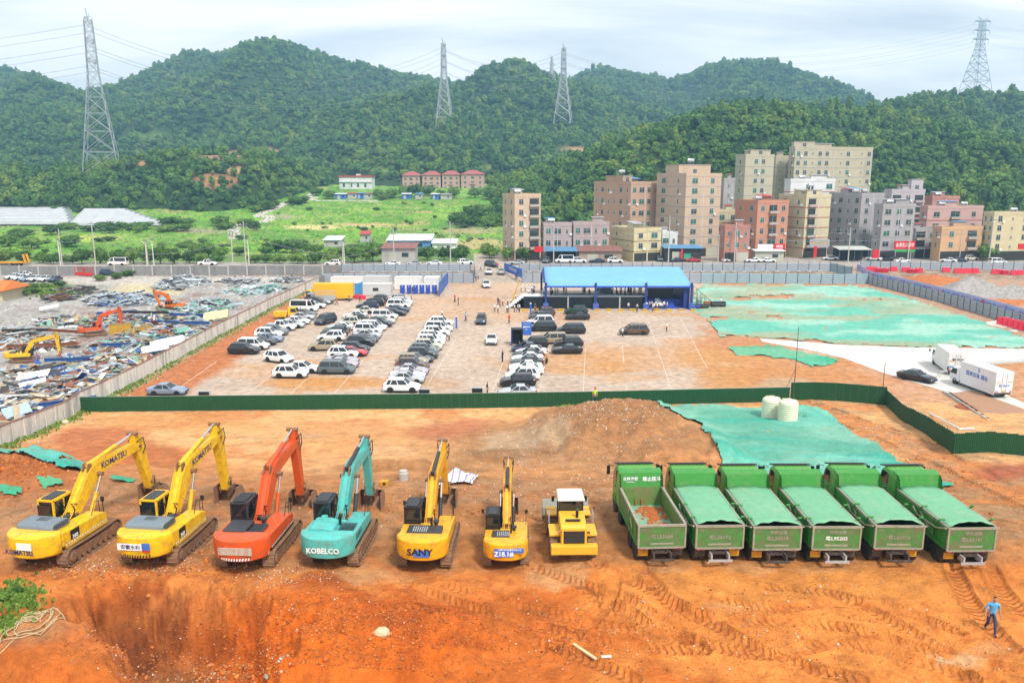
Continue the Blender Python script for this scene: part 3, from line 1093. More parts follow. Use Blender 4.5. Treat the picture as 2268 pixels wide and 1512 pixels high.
for nm,dat,ty in (('turn',rots,'FLOAT'),('size',scl,'FLOAT'),('sort',var,'INT')):
 a = fm_.attributes.new(nm,ty,'POINT')
 a.data.foreach_set('value',dat)
forest = put('forest',fm_)
tag(forest,'dense green forest covering the hills','forest',kind='stuff')
gn = bpy.data.node_groups.new('forest_scatter','GeometryNodeTree')
gn.interface.new_socket('Geometry',in_out='INPUT',socket_type='NodeSocketGeometry')
gn.interface.new_socket('Geometry',in_out='OUTPUT',socket_type='NodeSocketGeometry')
gi,go = gn.nodes.new('NodeGroupInput'),gn.nodes.new('NodeGroupOutput')
ci = gn.nodes.new('GeometryNodeCollectionInfo')
ci.inputs['Collection'].default_value = protos
ci.inputs['Separate Children'].default_value = True
ci.inputs['Reset Children'].default_value = True
iop = gn.nodes.new('GeometryNodeInstanceOnPoints')
iop.inputs['Pick Instance'].default_value = True
def natt(nm,ty):
 a = gn.nodes.new('GeometryNodeInputNamedAttribute')
 a.data_type = ty
 a.inputs['Name'].default_value = nm
 return a.outputs['Attribute']
cx_ = gn.nodes.new('ShaderNodeCombineXYZ')
gn.links.new(natt('turn','FLOAT'),cx_.inputs['Z'])
gn.links.new(gi.outputs[0],iop.inputs['Points'])
gn.links.new(ci.outputs[0],iop.inputs['Instance'])
gn.links.new(natt('sort','INT'),iop.inputs['Instance Index'])
gn.links.new(cx_.outputs[0],iop.inputs['Rotation'])
gn.links.new(natt('size','FLOAT'),iop.inputs['Scale'])
gn.links.new(iop.outputs[0],go.inputs[0])
md = forest.modifiers.new('scatter','NODES')
md.node_group = gn
# --- single trees
TREE_KINDS = []
for k in range(6):
 cm,tm = MB(),MB()
 rg = random.Random(500 + k)
 w,h = [(2.9,5.6),(3.4,6.2),(2.4,6.4),(3.8,6.0),(2.6,4.6),(3.1,7.2)][k]
 crown(cm,520 + k,w,(h - .5) / 2,.3,620,.30,lumps=15,core=.72,flat=.7)
 tm.path([(0,0,-.4),(rg.uniform(-.1,.1),rg.uniform(-.1,.1),1.0),(rg.uniform(-.2,.2),rg.uniform(-.2,.2),2.2),(rg.uniform(-.3,.3),rg.uniform(-.3,.3),h * .62)],.16,6)
 for i in range(5):
  a = rg.uniform(0,6.28)
  tm.tube((0,0,1.2 + .3 * i),(math.cos(a) * w * .6,math.sin(a) * w * .6,2.2 + .55 * i),.09,.03,5)
 TREE_KINDS.append((h,w,cm.mesh('crown',LEAF_TREE,fix=False),tm.mesh('trunk',BARK,smooth=True),cm))
CR_SHRUB = [TREE_KINDS[k][4].mesh('crown',LEAF_SHRUB,fix=False) for k in (0,3,4)]
def tree(px,py,hpx,wpx,label,kind=None,name='tree',shrub=False,group='trees by the road',cat='tree',dz=0.0,p=None):
 if p is None:
  p = GG(px,py)
 sc = p.y / F
 k = rnd.randrange(6) if kind is None else kind
 if shrub:
  k = (0,3,4)[k % 3]
 h,w,cm,tm,_ = TREE_KINDS[k]
 if shrub:
  cm = CR_SHRUB[(0,3,4).index(k)]
 t = thing(name,label,cat,(p.x,p.y,p.z + dz),rnd.uniform(0,6.28),group)
 sz,sx = hpx * sc / h,wpx * sc / (2 * w)
 put('crown',cm,t,scale=(sx,sx,sz))
 put('trunk',tm,t,scale=(sz,sz,sz))
 return t
# ================================================================== EXCAVATORS
MUD = (.33,.13,.045)
P_YEL = M('yellow_paint',(.82,.48,.010),.42,var=.10,dirt=(.27,.14,.05),dirt_amt=.62,dirt_scale=2.2,coat=.15)
P_YEL2 = M('amber_paint',(.80,.38,.008),.42,var=.10,dirt=(.27,.13,.05),dirt_amt=.60,dirt_scale=2.2,coat=.15)
P_ORA = M('orange_paint',(.66,.085,.012),.42,var=.10,dirt=(.24,.09,.045),dirt_amt=.60,dirt_scale=2.2,coat=.15)
P_TEA = M('teal_paint',(.075,.44,.40),.45,var=.10,dirt=(.17,.15,.11),dirt_amt=.60,dirt_scale=2.2,coat=.1)
HOODG = M('hood_grey',(.16,.20,.23),.5,var=.15,dirt=(.30,.24,.17),dirt_amt=.2)
HOODD = M('hood_dark',(.035,.037,.042),.5,var=.2,dirt=(.22,.17,.12),dirt_amt=.18)
BLK = M('black_trim',(.016,.016,.018),.5,var=.2)
GLASSD = M('dark_glass',(.012,.016,.020),.06,var=.05,spec=.8)
STEELM = M('muddy_steel',(.20,.12,.075),.8,var=.35,scale=5,dirt=MUD,dirt_amt=.75,dirt_scale=2.5,bump=.4,bscale=25)
TRACKM = M('muddy_track',(.26,.155,.09),.85,var=.35,scale=6,dirt=(.42,.20,.09),dirt_amt=.6,dirt_scale=3,bump=.5,bscale=25)
BUCKM = M('bucket_steel',(.30,.17,.10),.75,var=.3,scale=3,dirt=(.16,.06,.03),dirt_amt=.5,dirt_scale=2,bump=.3)
CHROME = M('chrome_rod',(.75,.76,.78),.12,metal=1,var=.05)
HOSE = M('rubber_hose',(.02,.02,.02),.6)
WHITEP = M('white_print',(.80,.80,.78),.5,var=.08)
BLACKP = M('black_print',(.02,.02,.025),.5)
NAVYP = M('navy_print',(.03,.03,.14),.5)
BLUEP = M('blue_banner',(.05,.16,.52),.5,var=.12)
REDP = M('red_print',(.60,.03,.02),.5,var=.1)
GALV = M('galvanised',(.45,.46,.47),.5,metal=.3,var=.15)
def strip_profile(line,th):
 """closed polygon round a centre line (y,z) with thickness per point"""
 up,lo = [],[]
 n = len(line)
 for i in range(n):
  a,b = line[max(i - 1,0)],line[min(i + 1,n - 1)]
  d = Vector((b[0] - a[0],b[1] - a[1])).normalized()
  nx,nz = -d.y,d.x
  up.append((line[i][0] + nx * th[i] / 2,line[i][1] + nz * th[i] / 2))
  lo.append((line[i][0] - nx * th[i] / 2,line[i][1] - nz * th[i] / 2))
 return up,lo
def bez(a,b,c,n):
 return [((1 - t) ** 2 * a[0] + 2 * t * (1 - t) * b[0] + t * t * c[0],(1 - t) ** 2 * a[1] + 2 * t * (1 - t) * b[1] + t * t * c[1]) for t in [i / n for i in range(n + 1)]]
def track_mesh(L,H,W,shoe=.21):
 """crawler belt: shoes laid round two wheels"""
 r = H / 2
 mb = MB()
 per = 2 * (L - H) + 2 * math.pi * r
 n = int(per / shoe)
 for i in range(n):
  s = i / n * per
  if s < L - H:
   y,z,a = -(L - H) / 2 + s,0,math.pi
  elif s < L - H + math.pi * r:
   q = (s - (L - H)) / r
   y,z,a = (L - H) / 2 + r * math.sin(q),r - r * math.cos(q),math.pi + q
  elif s < 2 * (L - H) + math.pi * r:
   q = s - (L - H) - math.pi * r
   y,z,a = (L - H) / 2 - q,H - .05 * math.sin(q / (L - H) * math.pi),0
  else:
   q = (s - 2 * (L - H) - math.pi * r) / r
   y,z,a = -(L - H) / 2 - r * math.sin(q),r + r * math.cos(q),q
  mb.box((0,y,z),(W,shoe * .93,.055),rx=a)
  ny,nz = -math.sin(a),math.cos(a)
  mb.box((0,y + ny * .045,z + nz * .045),(W,.035,.05),rx=a)
 return mb.mesh('track',TRACKM)
_TR = track_mesh(4.7,1.02,.62)
def excavator(name,label,loc,rz,paint,s=1.0,tip=(6.3,4.4),lean=20,hood=HOODG,cabmat=None,style='k',group=None,ground_bucket=True,cat='excavator'):
 root = thing(name,label,cat,loc,rz,group)
 root.scale = (s,s,s)
 cabmat = cabmat or paint
 def part(mb,nm,mat,parent=root,smooth=False,ang=35,bevel=0):
  return mb.build(nm,mat,parent,smooth,ang,bevel=bevel)
 # undercarriage
 for sx in (-1,1):
  t = put('track',_TR,root,(sx * 1.30,0,.03))
  w = MB()
  w.b2((sx * .02 - .2,-1.9,.28),(sx * .02 + .2,1.9,.74))
  for yy in (-1.84,1.84):
   w.lathe([(.1,-.26),(.40,-.25),(.40,.25),(.1,.26)],(0,yy,.5),14,'x')
  for k in range(7):
   w.lathe([(.14,-.26),(.14,.26)],(0,-1.35 + k * .45,.2),8,'x')
  part(w,'track_frame',STEELM,t,True)
  c = MB()
  c.lathe([(.06,0),(.27,.02),(.24,.07),(.08,.09)] if sx > 0 else [(.08,-.09),(.24,-.07),(.27,-.02),(.06,0)],(sx * .27,-1.84,.5),12,'x')
  part(c,'sprocket',STEELM,t,True)
 u = MB()
 u.b2((-1.1,-.9,.42),(1.1,.9,.92))
 u.lathe([(.75,.9),(.75,1.16)],(0,0,0),20)
 part(u,'undercarriage',STEELM)
 # deck and side bodies
 d = MB()
 d.b2((-1.46,-2.1,1.12),(1.46,1.35,1.30))
 part(d,'deck',BLK if style != 'k' else paint,bevel=.03)
 b = MB()
 b.prism([(-2.35,1.30),(1.30,1.30),(1.30,1.78),(.9,1.95),(-.3,2.02),(-2.35,2.12)],'x',.52,1.48)
 part(b,'right_body',paint,bevel=.06)
 b = MB()
 b.prism([(-2.35,1.30),(-.55,1.30),(-.55,2.02),(-2.35,2.12)],'x',-1.48,-.45)
 part(b,'left_body',paint,bevel=.06)
 b = MB()
 b.b2((-.45,-2.35,1.30),(.52,-.45,2.06))
 part(b,'engine_bay',paint,bevel=.04)
 # step plate lip with hazard dashes
 if style in ('k','o'):
  lm = MB()
  for k in range(16):
   y = -2.2 + k * .215
   lm.add([(1.487,y,1.30),(1.487,y + .11,1.30),(1.487,y + .17,1.40),(1.487,y + .06,1.40)],[(0,1,2,3)])
  part(lm,'hazard_stripe',WHITEP)
 # counterweight: round back
 rings = []
 for z,k in ((1.02,.86),(1.14,.97),(1.45,1.0),(2.02,1.0),(2.2,.985),(2.26,.93)):
  ring = []
  for i in range(17):
   a = -1 + 2 * i / 16
   x = 1.52 * math.copysign(min(1,abs(a) * 1.06) ** .9,a)
   y = -2.36 - 1.02 * (1 - abs(a) ** 2.6) * (.72 + .28 * k) - .18
   ring.append((x * (.5 + .5 * k),y * 1.0 + (1 - k) * 1.2,z))
  ring.append((1.40,-2.36,z))
  ring.append((-1.40,-2.36,z))
  rings.append(ring)
 cw = MB().loft(rings)
 cwo = part(cw,'counterweight',paint,smooth=True,ang=40)
 # hood with vents
 if style == 'k':
  h = MB().prism([(-2.5,2.10),(-1.05,2.10),(-1.12,2.44),(-1.35,2.54),(-2.25,2.54),(-2.44,2.42)],'x',-1.16,.98)
  ho = part(h,'engine_hood',hood,bevel=.05)
  v = MB()
  for i in range(8):
   for j in range(3):
    v.b2((.983,-2.3 + i * .14,2.20 + j * .09),(.99,-2.2 + i * .14,2.26 + j * .09))
  for i in range(7):
   for j in range(4):
    v.b2((-.42 + i * .1,-1.9 + j * .12,2.541),(-.36 + i * .1,-1.83 + j * .12,2.548))
  part(v,'vent',BLACKP,ho)['kind'] = 'stuff'
 elif style == 'o':
  h = MB().b2((-1.1,-2.45,2.08),(.15,-1.0,2.34)).b2((.2,-2.3,2.08),(1.0,-1.15,2.22))
  ho = part(h,'engine_hood',hood,bevel=.07)
  v = MB()
  for i in range(9):
   v.b2((.3,-2.2 + i * .11,2.223),(.9,-2.15 + i * .11,2.23))
  part(v,'vent',BLACKP,ho)['kind'] = 'stuff'
 elif style == 't':
  h = MB().prism([(-1.18,2.06),(.30,2.06),(.24,2.30),(-.2,2.42),(-1.0,2.42),(-1.16,2.28)],'y',-2.5,-1.0)
  ho = part(h,'engine_hood',paint,bevel=.06)
  v = MB()
  for i in range(9):
   v.b2((.42,-2.25 + i * .14,2.125),(1.30,-2.18 + i * .14,2.135))
  for i in range(4):
   v.b2((1.485,-2.1 + i * .3,1.6),(1.492,-1.95 + i * .3,1.9))
  part(v,'vent',BLACKP,ho)['kind'] = 'stuff'
 else:
  x0,x1 = ((-1.0,1.05) if style == 's' else (-.95,.25))
  h = MB().b2((x0,-2.35,2.06),(x1,-1.25,2.30))
  ho = part(h,'engine_hood',HOODD,bevel=.05)
  v = MB()
  for i in range(7):
   v.b2((x0 + .35 + i * .13,-2.2,2.302),(x0 + .40 + i * .13,-1.5,2.315))
  part(v,'vent',GALV,ho)['kind'] = 'stuff'
 e = MB().tube((.35,-1.25,2.1),(.35,-1.25,2.72),.07,n=10).tube((.35,-1.25,2.72),(.42,-1.42,2.82),.07,n=10)
 if style in ('t','s','z'):
  part(e,'exhaust_pipe',BLK,smooth=True)
 p = MB().lathe([(.05,0),(.12,.02),(.12,.25),(.19,.27),(.19,.37),(.05,.42)],(.55 if style != 't' else -.7,-.75,2.0),14)
 part(p,'air_filter',HOODD if style != 't' else paint,smooth=True)
 # cab: framed box with big panes, leaning nose
 cx0,cx1,z0,z1 = -1.46,-.46,1.30,3.06
 yb,yf = -.48,1.32
 c = MB()
 prof = [(yb,z0),(yf,z0),(yf + .05,z0 + .75),(yf - .25,z1 - .05),(yb + .02,z1)]
 # frame posts and roof (rings of each side plus cross members)
 for x in (cx0,cx1):
  x2 = x + (.09 if x == cx0 else -.09)
  n = len(prof)
  for i in range(n):
   a,q = prof[i],prof[(i + 1) % n]
   c.add([],[])
   dv = Vector((q[0] - a[0],q[1] - a[1])).normalized()
   w = .11
   nx,nz = -dv.y * w,dv.x * w
   c.add([(x,a[0],a[1]),(x,q[0],q[1]),(x,q[0] + nx,q[1] + nz),(x,a[0] + nx,a[1] + nz),
    (x2,a[0],a[1]),(x2,q[0],q[1]),(x2,q[0] + nx,q[1] + nz),(x2,a[0] + nx,a[1] + nz)],
    [(0,1,2,3),(7,6,5,4),(0,4,5,1),(1,5,6,2),(2,6,7,3),(3,7,4,0)])
  c.b2((min(x,x2),.35,z0 + .02),(max(x,x2),.44,z1 - .02))
  c.b2((min(x,x2),yb,z0),(max(x,x2),yf,z0 + .62))
 c.b2((cx0 + .09,yb,z1 - .10),(cx1 - .09,yf - .22,z1 - .01))
 c.b2((cx0 + .09,yb,z0),(cx1 - .09,yb + .06,z0 + .6))
 c.b2((cx0 + .09,yf - .02,z0),(cx1 - .09,yf + .04,z0 + .3))
 cab = part(c,'cab',cabmat)
 g = MB()
 g.add([(cx0 + .035,a[0] + (.03 if a[0] < 0 else -.04),a[1] - (.03 if a[1] > 2 else 0)) for a in prof] + [(cx1 - .035,a[0] + (.03 if a[0] < 0 else -.04),a[1] - (.03 if a[1] > 2 else 0)) for a in prof],
  [(0,1,2,3,4),(9,8,7,6,5),(4,9,5,0),(1,6,7,2),(2,7,8,3)])
 part(g,'window',GLASSD,cab)
 r = MB().b2((cx0 + .16,yb + .12,z1 + .001),(cx1 - .16,yf - .45,z1 + .05))
 part(r,'roof_hatch',HOODD if style != 'o' else BLK,cab,bevel=.02)
 if style != 'k':
  q = MB().b2((cx0 + .05,yb - .022,z0 + .65),(cx1 - .05,yb - .002,z0 + .9))
  part(q,'rear_panel',BLK,cab)
 else:
  q = MB().b2((cx0 + .02,yb - .03,z0 + .55),(cx1 - .12,yb - .004,z1 - .30))
  part(q,'rear_window',GLASSD,cab)
 # boom
 Fp = (.35,1.95)
 K = (1.35 + (tip[0] - 6.3) * .2,5.0 + (tip[1] - 4.4) * .62)
 # control point that bends the boom upward
 dT = Vector((tip[0] - Fp[0],tip[1] - Fp[1]))
 pT = Vector((-dT.y,dT.x)).normalized()
 Kn = Vector(Fp) + dT * .40 + pT * 1.30
 k0,k1 = Vector(Fp).lerp(Kn,.72),Kn.lerp(Vector(tip),.25)
 line = [tuple(Vector(Fp).lerp(k0,t / 4)) for t in range(4)] + bez(k0,Kn,k1,4) + [tuple(k1.lerp(Vector(tip),t / 4)) for t in range(1,5)]
 th = [.50,.62,.74,.84,.90,.92,.88,.82,.74,.66,.58,.50,.46]
 upl,lol = strip_profile(line,th)
 bm_mb = MB()
 rings = [[(-.29,a[0],a[1]),(.29,a[0],a[1]),(.29,b_[0],b_[1]),(-.29,b_[0],b_[1])] for a,b_ in zip(upl,lol)]
 bm_mb.loft(rings)
 boom = part(bm_mb,'boom',paint,smooth=True,ang=30,bevel=.0)
 # arm
 la = R(lean)
 dirv = Vector((math.sin(la),-math.cos(la)))
 Tm = Vector(tip)
 A = Tm - dirv * .9
 bl = Matrix.Rotation(rz,3,'Z') @ Vector((0,(tip[0] + 1.5) * s,0)) + Vector(loc)
 dzb = (ground_z(bl.x,bl.y) - loc[2]) / s if ground_bucket else 0
 La = min(4.0,max(2.4,(tip[1] - 1.14 - dzb) / math.cos(la)))
 B = Tm + dirv * La
 nrm = Vector((dirv.y,-dirv.x))
 apts = [(A,.30),(Tm - dirv * .62,.42),(Tm - dirv * .2,.78),(Tm + dirv * .35,.85),(Tm + dirv * 1.2,.66),(Tm + dirv * (La - .7),.48),(B,.36)]
 am = MB()
 rings = []
 for q,t in apts:
  a,b_ = q + nrm * t * .35,q - nrm * t * .65
  rings.append([(-.22,a.x,a.y),(.22,a.x,a.y),(.22,b_.x,b_.y),(-.22,b_.x,b_.y)])
 am.loft(rings)
 arm = part(am,'arm',paint,smooth=True,ang=30)
 # pins
 for q in (Fp,tip,(B.x,B.y),(A.x,A.y)):
  part(MB().tube((-.36,q[0],q[1]),(.36,q[0],q[1]),.12,n=12),'pin',STEELM,boom,True)
 # cylinders
 mid = line[6]
 low = lol[5]
 cyl = 0
 for sx in (-1,1):
  a,q = Vector((sx * .48,1.15,1.42)),Vector((sx * .48,low[0] + .05,low[1] + .35))
  d_ = (q - a)
  m_ = a + d_ * .58
  cb = MB().tube(a,m_,.125,n=12)
  cb.tube(m_ - d_.normalized() * .1,m_,.15,n=12)
  cy = part(cb,'boom_cylinder',paint if style in ('k','o') else HOODD,boom,True)
  part(MB().tube(m_,q,.065,n=10),'piston_rod',CHROME,boom,True)
 for q in [Vector((0,low[0] + .05,low[1] + .35))]:
  part(MB().tube((-.6,q.y,q.z),(.6,q.y,q.z),.14,n=12),'cylinder_pin',STEELM,boom,True)
 a = Vector((0,upl[5][0],upl[5][1] + .22))
 q = Vector((0,A.x - .05,A.y))
 d_ = q - a
 m_ = a + d_ * .62
 part(MB().tube(a,m_,.13,n=12),'arm_cylinder',paint if style in ('k','o') else HOODD,boom,True)
 part(MB().tube(m_,q,.065,n=10),'piston_rod',CHROME,boom,True)
 br = MB()
 br.prism([(upl[5][0] - .25,upl[5][1] - .1),(upl[5][0] + .3,upl[5][1] - .1),(upl[5][0] + .1,upl[5][1] + .36),(upl[5][0] - .12,upl[5][1] + .34)],'x',-.2,-.13)
 br.prism([(upl[5][0] - .25,upl[5][1] - .1),(upl[5][0] + .3,upl[5][1] - .1),(upl[5][0] + .1,upl[5][1] + .36),(upl[5][0] - .12,upl[5][1] + .34)],'x',.13,.2)
 part(br,'cylinder_bracket',STEELM,boom)
 # bucket cylinder on the far side of the arm, links, bucket
 f = Vector((nrm.x,nrm.y))
 front = -f if (-f).x > 0 else f
 a2 = Tm + dirv * .1 + front * .55
 b2 = Tm + dirv * (La - .6) + front * .50
 part(MB().tube((0,a2.x,a2.y),(0,(a2.x * .45 + b2.x * .55),(a2.y * .45 + b2.y * .55)),.11,n=10),'bucket_cylinder',paint if style in ('k','o') else HOODD,arm,True)
 part(MB().tube((0,(a2.x * .45 + b2.x * .55),(a2.y * .45 + b2.y * .55)),(0,b2.x,b2.y),.06,n=10),'piston_rod',CHROME,arm,True)
 P2 = B + Vector((.55,-.02))
 lk = MB()
 for sx in (-.3,.3):
  lk.tube((sx,b2.x,b2.y),(sx,(Tm + dirv * (La - .45)).x,(Tm + dirv * (La - .45)).y),.06,n=8)
  lk.tube((sx * .6,b2.x,b2.y),(sx * .6,P2.x,P2.y),.07,n=8)
 part(lk,'bucket_link',STEELM,arm,True)
 # bucket: curled shell hanging from B, mouth towards the machine
 bk = MB()
 W = .78
 g0 = B.y
 prof = [(P2.x + .12,P2.y + .1),(P2.x + .42,P2.y - .18),(P2.x + .55,P2.y - .55),(P2.x + .40,P2.y - .92),(P2.x + .0,P2.y - 1.15),(P2.x - .62,P2.y - 1.18)]
 ins = [(p_[0] - .05 * (1 if i < 4 else 0),p_[1] + (.05 if i > 2 else 0)) for i,p_ in enumerate(prof)]
 vs,fs = [],[]
 for x in (-W,W):
  for p_ in prof:
   vs.append((x,p_[0],p_[1]))
 for i in range(5):
  fs.append((i,i + 1,7 + i,6 + i))
 for x in (-W + .04,W - .04):
  for p_ in ins:
   vs.append((x,p_[0],p_[1]))
 for i in range(5):
  fs.append((12 + i,18 + i,19 + i,13 + i))
 mouth = (B.x - .12,B.y + .12)
 o_ = len(vs)
 for x in (-W,-W + .04,W - .04,W):
  vs.append((x,mouth[0],mouth[1]))
 fs += [(o_,0,1,2,3,4,5),(o_ + 3,11,10,9,8,7,6)]
 fs += [(o_ + 1,17,16,15,14,13,12),(o_ + 2,18,19,20,21,22,23)]
 fs += [(5,17,o_ + 1,o_),(11,o_ + 3,o_ + 2,23),(5,11,23,17),(0,12,18,6),(o_,o_ + 1,12,0),(o_ + 2,o_ + 3,6,18)]
 bk.add(vs,fs)
 bko = part(bk,'bucket',BUCKM)
 for k in range(5):
  x = -W + .1 + k * (2 * W - .2) / 4
  t_ = MB().prism([(prof[5][0] + .08,prof[5][1] + .06),(prof[5][0] + .08,prof[5][1] - .06),(prof[5][0] - .30,prof[5][1] - .05),(prof[5][0] - .30,prof[5][1] - .01)],'x',x - .07,x + .07)
  part(t_,'tooth',STEELM,bko)
 for sx in (-.36,.3):
  lug = MB().prism([(B.x - .15,B.y + .15),(P2.x + .15,P2.y + .2),(P2.x + .3,P2.y - .2),(B.x,B.y - .3)],'x',sx,sx + .06)
  part(lug,'bucket_lug',STEELM,bko)
 # hydraulic lines along the boom
 hl = MB()
 for x in (-.26,-.16,.16,.26):
  hl.path([(x,Fp[0] - .55,1.9)] + [(x,a_[0],a_[1] + .07) for a_ in upl[:7]],.028,5)
 for x in (-.2,.2):
  hl.path([(x,a_[0],a_[1] + .06) for a_ in upl[6:]] + [(x,tip[0] - .15,tip[1] + .55),(x,tip[0] + .1,tip[1] + .75)],.028,5)
 part(hl,'hydraulic_pipe',paint if style in ('k','o','t') else P_YEL2,boom,True)
 for sx in (-.3,.3):
  hs = MB().path([(sx,Fp[0] - .5,1.7),(sx,Fp[0] - .1,2.3),(sx,Fp[0] - .35,2.75),(sx,upl[1][0] - .05,upl[1][1])],.04,6)
  part(hs,'hose',HOSE,boom,True)
  hs = MB().path([(sx,tip[0] - .3,tip[1] + .35),(sx * 1.3,tip[0] + .25,tip[1] + .5),(sx * 1.2,tip[0] + .45,tip[1] - .2),(sx * .9,tip[0] + .25,tip[1] - .6)],.035,6)
  part(hs,'hose',HOSE,boom,True)
 # handrail right, mirrors, lamp
 hr = MB()
 hr.path([(1.38,1.2,1.75),(1.38,1.15,2.55),(1.38,.5,2.75),(1.38,.15,2.05)],.022,6)
 hr.path([(1.38,.85,1.9),(1.38,.82,2.66)],.018,5)
 part(hr,'handrail',BLK,smooth=True)
 part(MB().b2((1.30,1.12,2.5),(1.5,1.17,2.78)),'mirror',BLK)
 mi = MB().tube((-1.5,1.25,2.2),(-1.75,1.35,2.55),.015,n=5)
 mi.b2((-1.85,1.33,2.4),(-1.68,1.37,2.7))
 part(mi,'mirror',BLK)
 root['_'] = 0
 del root['_']
 info = dict(root=root,cw=cwo,boom=boom,upl=upl,lol=lol,line=line)
 return info
def cw_text(info,txt,size,mat,z=1.68,x=0,bold=.004,sx=1.0,y=-3.57,name='lettering',space=1.0):
 """lettering on the round back, looking to the rear"""
 return lettering(txt,size,mat,info['root'],(x,y,z),(R(90),0,0),bold=bold,sx=sx,name=name,space=space)
def boom_text(info,txt,size,mat):
 ln = info['line']
 a,b = ln[7],ln[10]
 ang = math.atan2(b[1] - a[1],b[0] - a[0])
 o = lettering(txt,size,mat,info['root'],(.296,(a[0] + b[0]) / 2,(a[1] + b[1]) / 2),(0,0,0),bold=.012)
 # text plane y-z facing +x
 o.rotation_euler = (Matrix(((0,0,1),(math.cos(ang),-math.sin(ang),0),(math.sin(ang),math.cos(ang),0)))).to_euler()
 return o
def at_ground(px,py):
 p = G(px,py)
 # the machines sink a little into the loose soil: take the mean of the ground below
 z = sum(ground_z(p.x + dx,p.y + dy) for dx in (-1.2,1.2) for dy in (-1.6,0,1.6)) / 6
 return Vector((p.x,p.y,z))
EX = [
 ('yellow excavator with navy brand lettering, leftmost of the machine row',(158,1208),R(-9),P_YEL,'k',(6.6,3.95),16,.96,HOODG,None),
 ('yellow excavator with high raised boom and white banner on its back, second in row',(382,1208),R(-6),P_YEL,'k',(6.1,4.65),10,.96,HOODG,None),
 ('orange excavator with dark cab and red white hazard stripes on its back',(580,1222),R(-4),P_ORA,'o',(6.1,4.4),10,.95,HOODD,HOODD),
 ('teal excavator with white lettering on its round back',(758,1220),R(-4),P_TEA,'t',(6.1,4.05),10,.92,HOODG,HOODD),
 ('amber yellow excavator with big black lettering and red lamps on its back',(952,1215),R(-3),P_YEL2,'s',(6.4,4.2),12,.88,HOODD,BLK),
 ('smaller amber excavator with a blue and white number banner on its back',(1122,1215),R(-1),P_YEL2,'z',(6.3,4.1),14,.76,HOODD,BLK),
]
EXI = []
for lab,px,rz,paint,st,tip,lean,s,hood,cabm in EX:
 p = at_ground(*px)
 EXI.append(excavator('excavator',lab,p,rz,paint,s,tip,lean,hood,cabm,st,'row of parked excavators'))
e1,e2,e3,e4,e5,e6 = EXI
for e in (e1,e2):
 boom_text(e,'KOMATSU',.52,NAVYP)
 pl = MB().b2((1.482,-1.75,1.45),(1.492,-1.05,1.98)).build('number_plate',BLK,e['root'])
 o = lettering('360',.30,WHITEP,e['root'],(1.496,-1.4,1.58),(R(90),0,R(90)),bold=.008)
cw_text(e1,'KOMATSU',.36,NAVYP,z=1.46,x=-.15,sx=.95,y=-3.575,bold=.01)
pt = MB().b2((-.25,-3.60,1.62),(.60,-3.55,2.0)).build('torn_sticker',WHITEP,e1['root'])
bn = MB().b2((-.95,-3.60,1.58),(.40,-3.572,1.94)).build('white_banner',WHITEP,e2['root'])
lettering('安徽水利',.27,NAVYP,e2['root'],(-.22,-3.605,1.75),(R(90),0,0),bold=.004)
bn = MB().b2((.42,-3.60,1.62),(.85,-3.572,2.0)).build('blue_sticker',BLUEP,e2['root'])
bn = MB().b2((.42,-3.60,1.52),(.85,-3.572,1.615)).build('red_sticker',REDP,e2['root'])
for e,m1 in ((e2,BLACKP),(e3,REDP)):
 hzm = MB()
 for k in range(20):
  a = -.92 + k * .097
  def pt_(a,z):
   x = 1.50 * a
   return (x,-2.36 - 1.02 * (1 - abs(a) ** 2.6) * .985 - .215,z)
  hzm.add([pt_(a,1.16),pt_(a + .05,1.16),pt_(a + .075,1.30),pt_(a + .025,1.30)],[(0,1,2,3)])
 hzm.build('hazard_stripe',WHITEP if e is e3 else BLACKP,e['root'])
MB().b2((-.85,-3.60,1.50),(.95,-3.55,1.90)).build('faded_sign',M('faded_sign',(.40,.30,.22),.7,var=.4,scale=6,dirt=(.66,.56,.45),dirt_amt=.8,dirt_scale=4,streak=True),e3['root'])
cw_text(e4,'KOBELCO',.42,WHITEP,z=1.58,sx=.95,bold=.012)
MB().b2((-.35,-3.60,1.36),(.55,-3.572,1.78)).build('blue_banner',BLUEP,e5['root'])
cw_text(e5,'SANY',.56,BLACKP,z=1.66,y=-3.61,bold=.016,sx=1.05)
MB().b2((-.75,-3.60,1.42),(.55,-3.572,2.02)).build('blue_banner',BLUEP,e6['root'])
MB().b2((.55,-3.585,1.72),(1.25,-3.50,2.04)).build('blue_banner',BLUEP,e6['root'])
cw_text(e6,'Z18.1#',.46,WHITEP,z=1.64,x=-.1,y=-3.61,bold=.012,sx=.95)
cw_text(e6,'中国中铁四局集团有限公司',.13,WHITEP,z=1.95,x=.3,y=-3.61,bold=.002)
for e in (e5,e6,e4):
 for sx in (-1,1):
  l_ = MB()
  l_.add([(sx * 1.05,-3.42,1.70),(sx * 1.45,-3.0,1.78),(sx * 1.45,-3.0,1.88),(sx * 1.05,-3.42,1.78)],[(0,1,2,3)])
  l_.add([(sx * 1.05,-3.42,1.56),(sx * 1.45,-3.0,1.64),(sx * 1.45,-3.0,1.70),(sx * 1.05,-3.42,1.62)],[(0,1,2,3)])
  for k in range(len(l_.v)):
   x,y,z = l_.v[k]
   a = abs(x) / 1.50
   l_.v[k] = (x,-2.36 - 1.02 * (1 - min(1,a) ** 2.6) - .225,z)
  l_.build('rear_lamp',REDP,e['root'])
